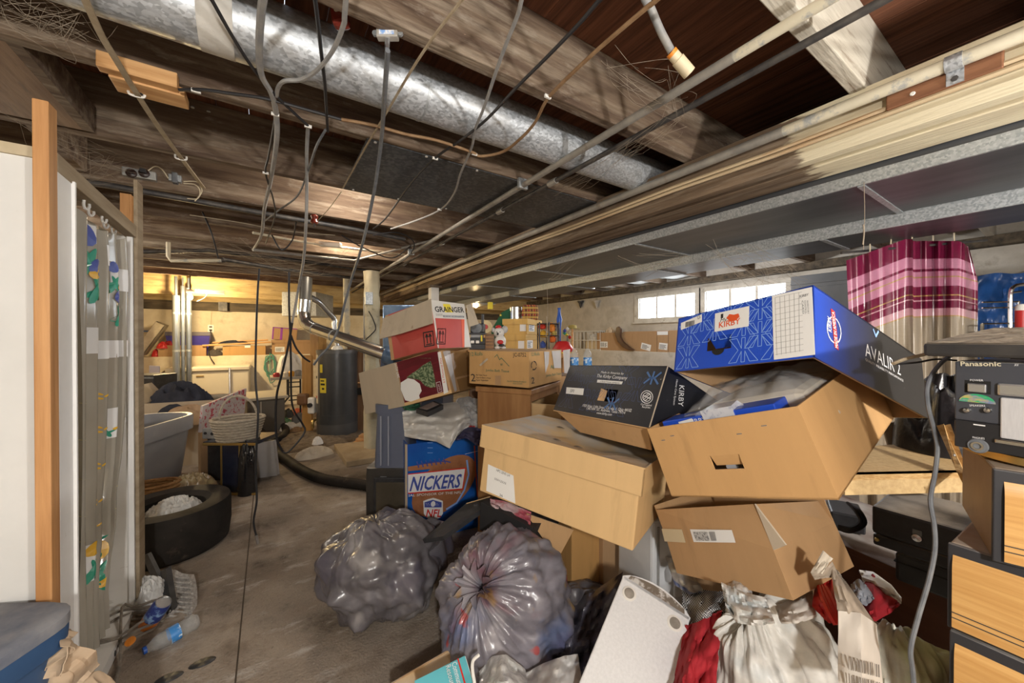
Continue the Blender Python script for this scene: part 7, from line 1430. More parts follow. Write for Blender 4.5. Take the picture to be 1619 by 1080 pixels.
# goods spilling from it
m_grsh = mat('grey white plastic sheet', (.46, .45, .43), .35, c2=(.56, .55, .52), scale=4, coat=.3, bump=.15, bscale=10)
t = thing('white_sheet', 'whitish plastic sheet draped over the football carton', 'plastic sheet', f9(690, 700)); t.location = at(690, 700, 2.2); MW[t.name] = Matrix.Translation(t.location)
pxsheet('drape', m_grsh, t, [(636, 652, 2.42), (655, 645, 2.5), (685, 640, 2.55), (720, 636, 2.5), (742, 640, 2.4), (756, 655, 2.35)], [(640, 690, 2.28), (660, 694, 2.24), (690, 698, 2.22), (711, 709, 2.16), (722, 690, 2.2), (740, 675, 2.28)], 2.3, 40, 26, bulge=.10, nz=.035, fr=4, seed=3)
t = thing('grey_sweater', 'light grey sweater bunched right of the draped sheet', 'sweater', at(755, 680, 2.45)); m_swe = mat('grey jersey', (.33, .33, .33), .95, c2=(.41, .41, .41), scale=30, bump=.3, bscale=60)
pxsheet('jersey', m_swe, t, [(722, 632, 2.5), (740, 629, 2.5), (757, 632, 2.5), (768, 645, 2.48)], [(738, 668, 2.3), (752, 680, 2.32), (766, 679, 2.34), (777, 664, 2.38)], 2.4, 24, 20, bulge=.10, nz=.05, fr=4, seed=7, th=.02)
t = thing('purple_cloth', 'dark purple cloth tucked between the candy carton and long carton', 'cloth', at(745, 700, 2.2)); m_pur = mat('dark purple cloth', (.035, .033, .085), .7, c2=(.055, .05, .12), scale=5)
pxsheet('cloth', m_pur, t, [(718, 690, 2.3), (730, 678, 2.3), (748, 676, 2.25), (764, 678, 2.2)], [(722, 695, 2.2), (738, 692, 2.18), (752, 703, 2.12), (764, 706, 2.1)], 2.2, 20, 14, bulge=.05, nz=.04, seed=9, th=.008)
t = thing('black_case_flat', 'flat black video case lying on the draped sheet', 'case', at(684, 645, 2.3)); pts = [at(658, 646, 2.36), at(686, 634, 2.42), at(701, 640, 2.34), at(676, 652, 2.27)]; MB().prism(pts, V(0, 0, -.028)).build('case', m_black, t); pts = [at(663, 645.5, 2.352), at(684, 636, 2.40), at(694, 640, 2.34), at(675, 648.5, 2.285)]; MB().prism([p + V(0, 0, .001) for p in pts], V(0, 0, .002)).build('cover_art', mat('dull cover art', (.16, .13, .13), .4, c2=(.30, .24, .22), scale=20), t)
tag(pxsheet('green_rag', mat('green rag', (.02, .10, .05), .8), None, [(636, 640, 2.45), (650, 640, 2.5), (664, 638, 2.5)], [(640, 648, 2.4), (652, 648, 2.42), (664, 646, 2.42)], 2.4, 12, 8, nz=.03, seed=12, th=.012), 'green rag peeking under the tree carton', 'rag')
tag(pxsheet('red_rag', m_red, None, [(741, 672, 2.32), (752, 668, 2.32)], [(742, 680, 2.26), (750, 679, 2.26)], 2.3, 8, 8, nz=.02, seed=13, th=.01), 'scrap of red cloth under the grey sweater', 'rag')
# ------------------------------------------------------------------ bin bags
def bag_mat(name, base, patches, rg=.32, ct=.35):
    m = mat(name, base, rg, c2=tuple(x * 1.7 + .03 for x in base), scale=5, coat=ct, bump=.3, bscale=12, stretch=(1, 1, 1.6)); N = m.node_tree.nodes; L = m.node_tree.links; b = N['Principled BSDF']; tc = N.new('ShaderNodeTexCoord'); src = b.inputs['Base Color'].links[0].from_socket
    for k, (c_, sc_, lo, hi, amt) in enumerate(patches):
        n = N.new('ShaderNodeTexNoise'); n.inputs['Scale'].default_value = sc_; n.inputs['Detail'].default_value = 3; mp = N.new('ShaderNodeMapping'); mp.inputs['Location'].default_value = (k * 3.7, k * 1.9, k * 5.3); L.new(tc.outputs['Object'], mp.inputs[0]); L.new(mp.outputs[0], n.inputs['Vector'])
        r = N.new('ShaderNodeMapRange'); r.inputs[1].default_value = lo; r.inputs[2].default_value = hi; r.inputs[4].default_value = amt; L.new(n.outputs[0], r.inputs[0]); x = N.new('ShaderNodeMix'); x.data_type = 'RGBA'; L.new(r.outputs[0], x.inputs[0]); L.new(src, x.inputs[6]); x.inputs[7].default_value = (*c_, 1); src = x.outputs[2]
    L.new(src, b.inputs['Base Color']); return m
m_bagd = bag_mat('dusty black film', (.075, .07, .078), (((.42, .40, .39), 5., .54, .70, .75), ((.09, .08, .12), 4, .5, .7, .6)))
m_bagm = bag_mat('grey translucent film', (.125, .118, .14), (((.20, .05, .07), 4.5, .56, .66, .6), ((.10, .15, .30), 4., .55, .66, .7), ((.40, .38, .40), 6., .60, .72, .6), ((.40, .24, .05), 7., .66, .70, .6), ((.42, .05, .04), 8., .68, .71, .8)))
c1 = at(606, 945, 1.80); c1.z = .225
t = thing('black_bin_bag', 'dusty black bin bag slumped open on the floor before the television', 'bin bag', (c1.x, c1.y, 0))
bagmesh(c1, (.285, .28, .235), (-.1, .25, 1), pleats=11, seed=2, amp=.045, nz=.13, ground=.0, neck=.25).build('bag_body', m_bagd, t, smooth=True, angle=70)
c2_ = at(640, 845, 1.88)
def rimfn(s, q):
    an = 2 * math.pi * s; k = 1 + .25 * noise.noise(V(math.cos(an) * 2, math.sin(an) * 2, 3)); r_ = (.15 + .07 * q) * k; return c2_ + V(r_ * math.cos(an) * 1.15, r_ * math.sin(an) * .8, -.03 + .05 * math.sin(q * 3.1) - .10 * q * q + .03 * noise.noise(V(math.cos(an) * 3, math.sin(an) * 3, q * 2)))
MB().grid(60, 10, rimfn, closex=True).build('open_mouth', m_bagd, t, smooth=True)
tag(heap((c2_.x, c2_.y, c2_.z - .06), .12, .09, .06, seed=120, rough=.6).build('bag_contents', mat('dark rags', (.05, .03, .04), .8, c2=(.30, .08, .04), scale=6, lo=.55, hi=.65), smooth=True), 'dark rags with an orange scrap inside the open bin bag', 'rags')
c3_ = at(800, 958, 1.48); c3_.z = .265
kn = at(728, 918, 1.27); axk = (kn - c3_); 
t = thing('grey_bin_bag', 'knotted translucent grey bag stuffed with coloured packets in front', 'bin bag', (c3_.x, c3_.y, 0))
bagmesh(c3_, (.262, .262, .27), axk, pleats=17, seed=5, amp=.05, nz=.09, ground=.0, neck=.22).build('bag_body', m_bagm, t, smooth=True, angle=70)
k0 = c3_ + V(axk.normalized().x * .262, axk.normalized().y * .262, axk.normalized().z * .27) * .80
M_ = frame(k0, axk.normalized().orthogonal(), axk.normalized().cross(axk.normalized().orthogonal()))
MB().grid(40, 12, lambda s, q: M_ @ V((.018 + .045 * q ** 1.5) * (1 + .3 * math.sin(s * 2 * math.pi * 9)) * math.cos(2 * math.pi * s), (.018 + .045 * q ** 1.5) * (1 + .3 * math.sin(s * 2 * math.pi * 9)) * math.sin(2 * math.pi * s), -.02 + .07 * q), closex=True).build('gathered_neck', m_bagm, t, smooth=True)
t = thing('dark_film', 'dark purple plastic film spread right of the knotted bag', 'plastic film', at(930, 1000, 1.35)); pxsheet('film', bag_mat('dark purple film', (.045, .043, .06), (((.10, .12, .22), 4, .55, .7, .6),)), t, [(880, 935, 1.65), (905, 950, 1.6), (940, 935, 1.55), (985, 905, 1.5)], [(840, 1090, 1.25), (870, 1095, 1.25), (905, 1095, 1.25), (935, 1095, 1.25)], 1.5, 34, 30, bulge=.05, nz=.06, fr=4, seed=21, th=.004)
t = thing('film_cushion', 'heap of soft bagged goods beneath the dark film', 'bag', at(930, 1010, 1.6)); q = at(930, 1010, 1.58); heap((q.x, q.y, 0), .26, .24, .22, seed=130, rough=.3).build('heap', m_bagd, t, smooth=True)
# black board, shoe box, flap carton
t = thing('black_plank', 'black laminated board jutting out above the bin bags', 'board', at(720, 820, 1.75)); pts = [at(668, 853, 1.72), at(737, 796, 1.88), at(775, 785, 1.86), at(764, 803, 1.78), at(700, 848, 1.66)]; n_ = (pts[1] - pts[0]).cross(pts[4] - pts[0]).normalized() * .02; MB().prism(pts, -n_ if n_.z > 0 else n_).build('board', m_black, t); pts2 = [at(737, 796, 1.875), at(775, 785, 1.855), at(773, 791, 1.85), at(741, 802, 1.87)]; MB().prism(pts2, FW * .004).build('raw_edge', m_card_p, t); q = at(752, 799, 1.83); MB().box(q.x - .008, q.x + .008, q.y - .008, q.y + .008, q.z - .012, q.z + .006).build('hinge', m_steel, t)
t = thing('shoe_box', 'black shoe box wedged under the long tan carton', 'shoe box', at(800, 830, 1.62)); pts = [at(760, 794, 1.75), at(842, 835, 1.55), at(833, 868, 1.55), at(758, 838, 1.75)]; n_ = (pts[1] - pts[0]).cross(pts[3] - pts[0]).normalized(); n_ = n_ if n_.dot(FW) > 0 else -n_; MB().hexa(pts, [p + n_ * .22 for p in pts]).build('box_body', mat('matt black board', (.02, .02, .022), .6), t); 
ctr = at(797, 834, 1.645); xd = (pts[1] - pts[0]).normalized(); yd = (pts[0] - pts[3]).normalized(); MW['tmpx'] = Matrix()
inv3 = MW[t.name].inverted().to_3x3(); text(t, 'NIKE', MW[t.name].inverted() @ (at(785, 834, 1.675) - n_ * .003), inv3 @ xd, inv3 @ yd, .03, m_wgreyd, w=.07, shear=.3)
pts3 = [at(775, 790, 1.78), at(800, 797, 1.74), at(838, 815, 1.64), at(835, 826, 1.62), at(805, 812, 1.68)]; tag(pxsheet('pink_tissue', mat('pink and white tissue', (.55, .42, .44), .6, c2=(.45, .10, .14), scale=7, lo=.5, hi=.6), None, [(775, 789, 1.78), (800, 793, 1.74), (840, 810, 1.62)], [(776, 800, 1.74), (806, 815, 1.68), (838, 830, 1.58)], 1.7, 16, 8, nz=.03, seed=33, th=.004), 'pink and white tissue above the shoe box', 'tissue paper')
zf = .10; A = onz(904, 961, zf); B = onz(978, 932, zf); Cc = onz(862, 928, zf); dx = (B - A).normalized(); dy = V(-dx.y, dx.x, 0)
T10 = thing('flap_carton', 'brown carton with torn flap hanging open beneath the long carton', 'box', A, (0, 0, math.degrees(math.atan2(dx.y, dx.x)))); m_fc = carton_mat('warm brown cardboard', (.43, .24, .085), dust=.3)
hgt = (1.3 - CAM.z) + (961 - 800) / FOC * (A - CAM).dot(FW)
MB().box(0, .27, 0, .24, 0, .50).build('body', m_fc, T10, world=False, bevel=.005)
px_quad(T10, 0, 0, [(859, 870), (886, 884), (886, 912), (860, 892)], m_paper); pts = [at(832, 812, 1.60), at(907, 838, 1.60), at(881, 886, 1.57)]
MB().prism(pts, FW * .005).build('flap', m_card, T10); lines(T10, onface(T10, 0, 0, 864, 890), (0, -1, 0), (0, 0, 1), .04, .03, 3)
t = carton('bag_prop', 'low carton under the brown flap carton', (A.x + .03 * dx.x, A.y + .03 * dx.y, 0), (0, 0, math.degrees(math.atan2(dx.y, dx.x))), (.24, .18, .098), m_card_d)
# ================================================================== right edge: stereo, drawers, cases
def drawer_unit(name, label, loc, yaw, dims, black_frame=False):
    t = thing(name, label, 'drawer box', loc, (0, 0, yaw), group='wood-grain drawer boxes'); a, b, c = dims
    mw = mat('oak print', (.52, .27, .08), .35, c2=(.66, .39, .14), scale=2.2, stretch=(1.5, 30, 38), dust=.2); ms_ = mat('dusty brown laminate', (.26, .16, .07), .5, c2=(.33, .21, .10), scale=3, stretch=(2, 2, 2), dust=.9); mf = mat('charcoal plastic frame', (.028, .028, .032), .5, dust=.6)
    MB().box(0, a, .012, b, 0, c).build('carcass', ms_, t, world=False, bevel=.004); MB().box(-.001, a, .0, .012, 0, c).build('front_frame', mf, t, world=False, bevel=.002)
    e = .011 if black_frame else .006
    fr = MB()
    fr.grid(2, 12, lambda s, q: V(e + (a - 2 * e) * s, -.006 + .012 * max(0, (q - .75) / .25) ** 2 * 1.0, .006 + (c - .014) * q)); fr.build('drawer_front', mw, t, world=False, smooth=True)
    for z_ in (.024, .034): MB().box(e, a - e, -.0068, -.0058, z_, z_ + .0016).build('groove_line', mf, t, world=False)
    MB().box(a * .28, a * .62, -.0075, -.004, .0, .013).build('pull', m_black, t, world=False, bevel=.004)
    return t
drawer_unit('drawer_box', 'uppermost wood-grain drawer box under the brass tin', (1.070, .086, .908), -76.7, (.43, .30, .163), True)
drawer_unit('drawer_box', 'middle wood-grain drawer box with dusty top', (1.093, .141, .747), -93, (.43, .30, .161))
drawer_unit('drawer_box', 'lowest wood-grain drawer box at the lower right corner', (1.086, .137, .574), -93, (.43, .30, .171))
t = thing('base_cabinet', 'plain cabinet carrying the wood-grain drawer boxes', 'cabinet', (1.09, .14, 0), (0, 0, -93)); MB().box(0, .43, .012, .32, 0, .573).build('carcass', m_cab, t, world=False, bevel=.004); MB().box(.02, .41, 0, .012, .05, .54).build('door', m_cab, t, world=False)
# brass tin
q = onz(1606, 728, 1.075); q = V(1.235, .01, 1.074); t = thing('brass_tin', 'shallow brass tin between the drawers and the stereo', 'tin', q); MB().lathe([(.125, 0), (.132, .003), (.132, .016), (.12, .019), (0, .019)], 40, Matrix.Translation(q)).build('tin', m_brass, t, smooth=True)
# stereo
TS = thing('stereo_deck', 'black stereo deck with silver door at the right edge', 'stereo', (1.107, .136, 1.0945), (0, 0, -97)); a, b, c = .43, .33, .165; m_st = mat('slate black panel', (.045, .048, .058), .4, c2=(.055, .058, .07), scale=4, dust=.9); m_st2 = mat('satin black panel', (.018, .018, .02), .35)
MB().box(0, a, .004, b, 0, c).build('case', m_st, TS, world=False, bevel=.006); MB().box(0, a, 0, .006, .052, c - .002).build('front_panel', m_st, TS, world=False, bevel=.002); MB().box(0, a, -.001, .006, 0, .052).build('lower_panel', m_st2, TS, world=False, bevel=.002)
for s_, p0, p1, h_ in (('Panasonic', (1519, 578.5), (1583, 579), 7), ('POWER', (1534, 602.5), (1555, 603), 3), ('SPEAKERS', (1533, 642.5), (1558, 643), 3), ('PHONES', (1538, 693), (1557, 695), 3), ('AV', (1604, 579), (1611, 579), 4)): px_text(TS, 1, -.001, s_, p0, p1, h_, mat('gold silver print', (.62, .56, .40), .4) if s_ == 'Panasonic' else m_inkw, bold=.03 if s_ == 'Panasonic' else 0)
p0, p1 = onface(TS, 1, 0, 1528, 619), onface(TS, 1, 0, 1564, 605); MB().box(p0.x - .002, p1.x + .002, -.0006, .004, p0.z - .002, p1.z + .002).build('button_well', m_dark, TS, world=False); MB().box(p0.x + .002, p1.x - .002, -.006, 0, p0.z, p1.z - .003).build('power_button', m_steel, TS, world=False, bevel=.002)
q = onface(TS, 1, 0, 1545, 636.5); flat(TS, [(.022 * math.cos(k * math.pi / 14), .016 * math.sin(k * math.pi / 14)) for k in range(15)], mat('rainbow badge', (.05, .13, .45), .3, c2=(.55, .45, .05), scale=60, stretch=(1, 1, 3), c3=(.03, .35, .15), scale3=40, lo3=.5, hi3=.55), 'badge', (q.x, -.0012, q.z), (1, 0, 0), (0, 0, 1))
for u in (1529.5, 1562): q = onface(TS, 1, 0, u, 648.5); MB().lathe([(.0055, 0), (.0055, .004), (.004, .007), (0, .008)], 14, frame((q.x, 0, q.z), (1, 0, 0), (0, 0, 1))).build('knob', m_chr, TS, world=False, smooth=True)
q = onface(TS, 1, -.001, 1546, 705)
MB().lathe([(.0135, 0), (.012, .003), (.009, .003)], 24, frame((q.x, -.001, q.z), (1, 0, 0), (0, 0, 1))).build('jack_ring', m_wgreyd, TS, world=False, smooth=True); MB().lathe([(.008, .002), (.008, .005), (.005, .005), (.004, .001)], 20, frame((q.x, -.001, q.z), (1, 0, 0), (0, 0, 1))).build('jack', m_chr, TS, world=False, smooth=True)
p0 = onface(TS, 1, 0, 1582, 692); p1 = onface(TS, 1, 0, 1582, 628); m_sil = mat('brushed silver', (.62, .63, .66), .35, .4, c2=(.70, .71, .74), scale=40, stretch=(9, 1, 1))
MB().box(p0.x, a - .05, -.004, .002, p0.z, p1.z).build('cassette_door', m_sil, TS, world=False, bevel=.002); MB().box(p0.x - .004, a - .05, -.006, .002, p1.z + .003, p1.z + .026).build('door_bar', m_steel, TS, world=False, bevel=.004); MB().box(p0.x - .006, a - .05, -.006, .0, p0.z - .010, p0.z - .002).build('door_lip', m_chr, TS, world=False, bevel=.002)
q = onface(TS, 1, -.001, 1547, 672); MB().box(q.x - .006, q.x + .008, -.0016, -.0006, q.z - .001, q.z + .001).build('scratch_mark', m_inkw, TS, world=False)
# dusty board on top
A = at(1459, 551, .74); t = thing('dusty_board', 'thick black board furred with dust on the stereo', 'board', (A.x, A.y, 1.2625), (5.5, 0, -99)); m_db = mat('furred dust on black', (.02, .02, .022), .6, c2=(.05, .045, .04), scale=8, dust=1.0, dustc=(.40, .33, .25))
MB().box(0, .55, 0, .36, .004, .030).build('board', m_db, t, world=False, bevel=.006); 
MB().grid(40, 24, lambda s, r_: V(.003 + .544 * s, .003 + .354 * r_, .0305 + .005 * max(0, fbm((s * 9, r_ * 7, 2))) * min(1, 10 * min(s, 1 - s, r_, 1 - r_)))).build('dust_layer', mat('felted dust', (.36, .30, .22), .98, c2=(.20, .165, .12), scale=14, bump=.8, bscale=30), t, world=False, smooth=True)
for x_ in (.10, .40): MB().box(x_, x_ + .03, .03, .32, -.001, .005).build('spacer', m_black, t, world=False)
# cables by the stereo
cable('grey dusty cable looping down the side of the stereo to the floor', H((1512, 557, .78), (1490, 572, .78), (1474, 592, .78), (1466, 615, .78), (1468, 645, .77), (1477, 680, .77), (1482, 710, .76), (1478, 750, .75), (1471, 790, .73), (1477, 830, .72), (1478, 870, .71), (1468, 920, .70), (1452, 975, .69), (1440, 1025, .68), (1443, 1060, .68), (1447, 1110, .68)), .0038, m_wgreyd, 8, name='stereo_cable', ns=6)
cable('tan stiff lead poking out from under the dusty board', H((1505, 553, .80), (1480, 556, .80), (1455, 562, .80), (1430, 568, .79), (1412, 575, .78)), .0035, m_wtan, 6, name='stereo_cable')
cable('thin dark lead under the tan one', H((1512, 570, .82), (1480, 568, .82), (1450, 573, .82), (1416, 576, .80)), .0022, m_wblack, 6, name='stereo_cable')
# particle-board shelf
m_pb = mat('particle board', (.46, .31, .14), .75, c2=(.58, .41, .20), scale=60, bump=.1, bscale=80); m_pbe = mat('particle board edge', (.42, .24, .08), .85, c2=(.60, .40, .18), scale=35, stretch=(1, 1, 3), bump=.5, bscale=70)
t = thing('shelf_carcass', 'raw particle-board shelf carcass behind the stereo cable', 'shelf', onz(1440, 750, .9)); zt = .90
P = [onz(1350, 707, zt), onz(1502, 697, zt), onz(1526, 747, zt), onz(1336, 751, zt)]
MB().hexa([p - V(0, 0, .016) for p in P], P).build('shelf_panel', m_pb, t); e_ = (P[2] - P[3]).normalized(); nrm = V(e_.y, -e_.x, 0)
MB().hexa([P[3] + nrm * .001 - V(0, 0, .0165), P[2] + nrm * .001 - V(0, 0, .0165), P[2] - nrm * .02 - V(0, 0, .0165), P[3] - nrm * .02 - V(0, 0, .0165)], [P[3] + nrm * .001, P[2] + nrm * .001, P[2] - nrm * .02, P[3] - nrm * .02]).build('raw_edge', m_pbe, t)
B0 = [P[3] - V(0, 0, .017), P[2] - V(0, 0, .017), P[2] - V(0, 0, .060), P[3] - V(0, 0, .060)]; MB().hexa(B0, [p - nrm * .016 for p in B0]).build('kick_panel', m_pb, t)
S0 = [at(1486, 664, 1.30), at(1500, 662, 1.28), at(1542, 781, 1.03), at(1526, 750, 1.06)]; MB().prism(S0, FW * .02).build('side_panel', m_pbe, t)
MB().prism([at(1395, 670, 1.5), at(1470, 661, 1.48), at(1508, 664, 1.46), at(1508, 700, 1.46), at(1405, 706, 1.5)], FW * .006).build('back_card', m_card_in, t)
for u, v in ((1502, 718), (1523, 764)): q = at(u, v, 1.10 if v < 750 else 1.055); MB().lathe([(.004, 0), (.003, .002)], 8, frame(q - FW * .01, RT, UP)).build('screw', m_steel, t)
lowp = [V(p.x, p.y, zt - .062) for p in P]
t = carton('prop_box', 'dark crate propping the particle-board shelf', (1.66, .98, 0), (0, 0, -90), (.30, .26, .835), m_cab)
q = at(1490, 640, 1.35); tag(heap((q.x + .03, q.y, .86), .17, .13, .27, seed=140, rough=.5, pw=.35).build('black_crumple', mat('black crumpled film', (.014, .014, .017), .3, bump=.8, bscale=14, coat=.3), smooth=True), 'crumpled black plastic behind the stereo', 'plastic bag')
# black cases on a dark chest
m_case = mat('black case leatherette', (.014, .014, .017), .5, c2=(.022, .022, .026), scale=30, dust=.75, dustc=(.38, .34, .29), bump=.1, bscale=120)
t = thing('tool_case', 'black dusty equipment case with chrome latch', 'case', (1.514, .346, .685), (1, 0, -91)); MB().box(0, .42, 0, .24, .035, .118).build('case_lid', m_case, t, world=False, bevel=.008); MB().box(.002, .418, .002, .238, 0, .034).build('case_base', m_case, t, world=False, bevel=.006)
q = onface(t, 1, 0, 1450, 850); lp = MB().box(q.x - .009, q.x + .009, -.003, 0, q.z, q.z + .022).build('latch_plate', m_wgreyd, t, world=False, bevel=.002); MB().lathe([(.012, 0), (.010, .006), (.0, .007)], 16, frame((q.x, 0, q.z), (1, 0, 0), (0, 0, 1))).build('latch', m_chr, lp, world=False, smooth=True); MB().lathe([(.006, 0), (.005, .004)], 10, frame((.012, 0, .02), (1, 0, 0), (0, 0, 1))).build('corner_stud', m_brass, t, world=False)
t = thing('tool_case', 'lower black case under the latched one', 'case', (1.535, .30, .595), (1, 0, -91)); MB().box(0, .40, 0, .22, 0, .083).build('case_body', m_case, t, world=False, bevel=.008); MB().box(-.002, .402, -.002, .22, .055, .058).build('lid_seam', m_dark, t, world=False)
t = thing('dark_chest', 'dark brown wooden chest dusted white beneath the black cases', 'chest', (1.70, .45, 0), (0, 0, -76)); m_ch = mat('dark brown chest wood', (.075, .028, .016), .5, c2=(.12, .05, .028), scale=3, stretch=(1, 6, 6), dust=.85, dustc=(.48, .45, .42))
A = onz(1337, 863, .57); B = onz(1402, 892, .57); yw = math.degrees(math.atan2((B - A).y, (B - A).x)); t.location = (A.x, A.y, 0); t.rotation_euler = (0, 0, R(yw)); MW[t.name] = Matrix.Translation(V(A.x, A.y, 0)) @ Matrix.Rotation(R(yw), 4, 'Z')
MB().box(-.32, .55, 0.01, .48, 0, .545).build('chest_body', m_ch, t, world=False); MB().box(-.33, .56, 0, .49, .545, .57).build('chest_lid', m_ch, t, world=False, bevel=.006)
t = thing('power_adapter', 'black adapter brick with coiled black cord on the dusty chest', 'adapter', onz(1340, 815, .59)); q = onz(1335, 812, .61); MB().box(-.09, .06, -.05, .05, -.035, .03, frame(q, (1, .4, 0), (-.4, 1, 0))).build('brick', m_black, t, bevel=.006)
for k in range(3): MB().tube(smooth_path([at(1340, 795, 1.32 + .02 * k), at(1352 + 4 * k, 808, 1.28), at(1360 + 4 * k, 825 + 2 * k, 1.26), at(1345, 835 + 3 * k, 1.26), at(1325, 832 + 2 * k, 1.28)]), .005, 6).build('cord_loop', m_wblack, t, smooth=True)
# ------------------------------------------------------------------ low open carton
T11 = carton('low_open_carton', 'scuffed brown open carton with raised flaps below the tan tray', (1.125, .730, .529), (4.7, -21.9, -101.8), (.387, .261, .110), carton_mat('scuffed brown cardboard', (.40, .245, .12), dust=.45), top='open', flaps=(('left', 8, .10, None), ('back', 5, .10, None)))
a, b, c = .387, .261, .110; inv = MW[T11.name].inverted()
for P4 in ([V(0, 0, c), V(a, 0, c), inv @ at(1193, 797, .985), inv @ at(1037, 806, 1.29)], [V(a, 0, c), V(a, b, c), inv @ at(1300, 792, 1.07), inv @ at(1196, 797, .99)]):
    n_ = (P4[1] - P4[0]).cross(P4[2] - P4[0]).normalized() * .004; MB().hexa(P4, [p - n_ for p in P4]).build('flap', MATS['scuffed brown cardboard'], T11, world=False)
MB().hexa([V(a, 0, c), inv @ at(1193, 797, .98), inv @ at(1242, 862, .905), V(a + .002, .02, c)], [p + V(.002, .003, 0) for p in (V(a, 0, c), inv @ at(1193, 797, .98), inv @ at(1242, 862, .905), V(a + .002, .02, c))]).build('gusset', m_card_in, T11, world=False)
fl = [at(1090, 837, 1.16), at(1158, 838, 1.04), at(1164, 858, 1.02), at(1096, 857, 1.145)]
px_quad(T11, 1, 0, [(1093, 858), (1160, 858), (1166, 877), (1102, 877)], m_paper) if False else None
n_ = (fl[1] - fl[0]).cross(fl[3] - fl[0]).normalized(); n_ = n_ if n_.dot(FW) < 0 else -n_; 
def on_plane(P0, n, u, v): r_ = ray(u, v); return CAM + r_ * ((P0 - CAM).dot(n) / r_.dot(n))
Mw = MW[T11.name]; fa, fb, fc = Mw @ V(0, 0, c), Mw @ V(a, 0, c), at(1037, 806, 1.29); fn_ = (fb - fa).cross(fc - fa).normalized(); fn_ = fn_ if fn_.dot(FW) < 0 else -fn_
for pts, m, nm in (([(1091, 837), (1157, 838), (1163, 858), (1097, 857)], m_paper, 'label'), ([(1046, 836), (1078, 837), (1084, 858), (1051, 856)], mat('kraft tape label', (.55, .46, .30), .6), 'label'), ([(1096, 841), (1118, 841), (1122, 855), (1101, 855)], mat('grey print', (.45, .45, .44), .7, c2=(.15, .15, .15), scale=160, lo=.52, hi=.56), 'label_print'), ([(1121, 841), (1130, 841), (1133, 855), (1125, 855)], m_wgrey, 'label_print')):
    P = [on_plane(fa + fn_ * (.0015 if nm == 'label' else .003), fn_, *p) for p in pts]; MB().prism(P, fn_ * .0006).build(nm, m, T11)
t = carton('prop_box', 'stained crate holding up the low open carton', (1.30, .60, 0), (0, 0, -101), (.14, .16, .52), m_cab)
# ------------------------------------------------------------------ white appliance panel
TC = thing('white_appliance', 'white flat appliance with rubber feet lying face down on the bags', 'appliance', (.703, .762, .325), (-58.3, 18.0, -63.4)); a, b, c = .216, .045, .36; m_wap = mat('speckled white plastic', (.66, .67, .68), .45, c2=(.74, .75, .76), scale=120, c3=(.52, .50, .46), scale3=7, lo3=.64, hi3=.8)
MB().box(0, a, 0, b, -.25, c - .0).build('body', m_wap, TC, world=False, bevel=.004)
arc = [(0, c - .012)] + [(a * k / 12, c - .004 + .034 * math.sin(math.pi * k / 12) ** .7) for k in range(13)] + [(a, c - .012)]
MB().prism([V(x_, 0, z_) for x_, z_ in arc], V(0, b, 0)).build('handle_rim', m_wap, TC, world=False)
arc2 = [(a * (.10 + .80 * k / 12), c + .002 + .022 * math.sin(math.pi * (.08 + .84 * k / 12)) ** .8) for k in range(13)]; pl = [V(x_, -.0008, z_) for x_, z_ in arc2] + [V(a * .92, -.0008, c - .004), V(a * .08, -.0008, c - .004)]
bb = MB(); bb.v = pl; bb.f = [tuple(range(len(pl) - 1, -1, -1))]; bb.build('grimy_recess', mat('grimy recess', (.16, .13, .10), .7, c2=(.55, .53, .50), scale=35, lo=.5, hi=.6), TC, world=False)
for x_ in (.036, a - .036):
    fr_ = MB().lathe([(.022, 0), (.022, .002), (.0185, .003)], 22, frame((x_, 0, c - .045), (1, 0, 0), (0, 0, 1))).build('foot_ring', m_porc, TC, world=False, smooth=True); MB().lathe([(.0155, 0), (.0155, .005), (.014, .006), (0, .006)], 20, frame((x_, 0, c - .045), (1, 0, 0), (0, 0, 1))).build('rubber_foot', mat('worn grey rubber', (.20, .18, .15), .8, c2=(.32, .29, .25), scale=40), fr_, world=False, smooth=True)
t = thing('white_printer', 'white plastic printer casing behind the flat appliance', 'printer', at(1030, 930, 1.5)); m_pr = mat('white printer plastic', (.58, .60, .62), .4, c2=(.66, .68, .70), scale=5); M_ = frame(V(at(1032, 537, 1.42).x, at(1032, 537, 1.42).y, 0), (ex * .96 + ey * .25), ey)
MB().box(0, .17, 0, .25, 0, .605, M_).build('casing', m_pr, t, bevel=.012); MB().box(.09, .165, -.012, .0, .30, .57, M_).build('paper_door', m_pr, t, bevel=.006); MB().box(.02, .03, -.003, 0, .1, .58, M_).build('seam', m_wgrey, t)
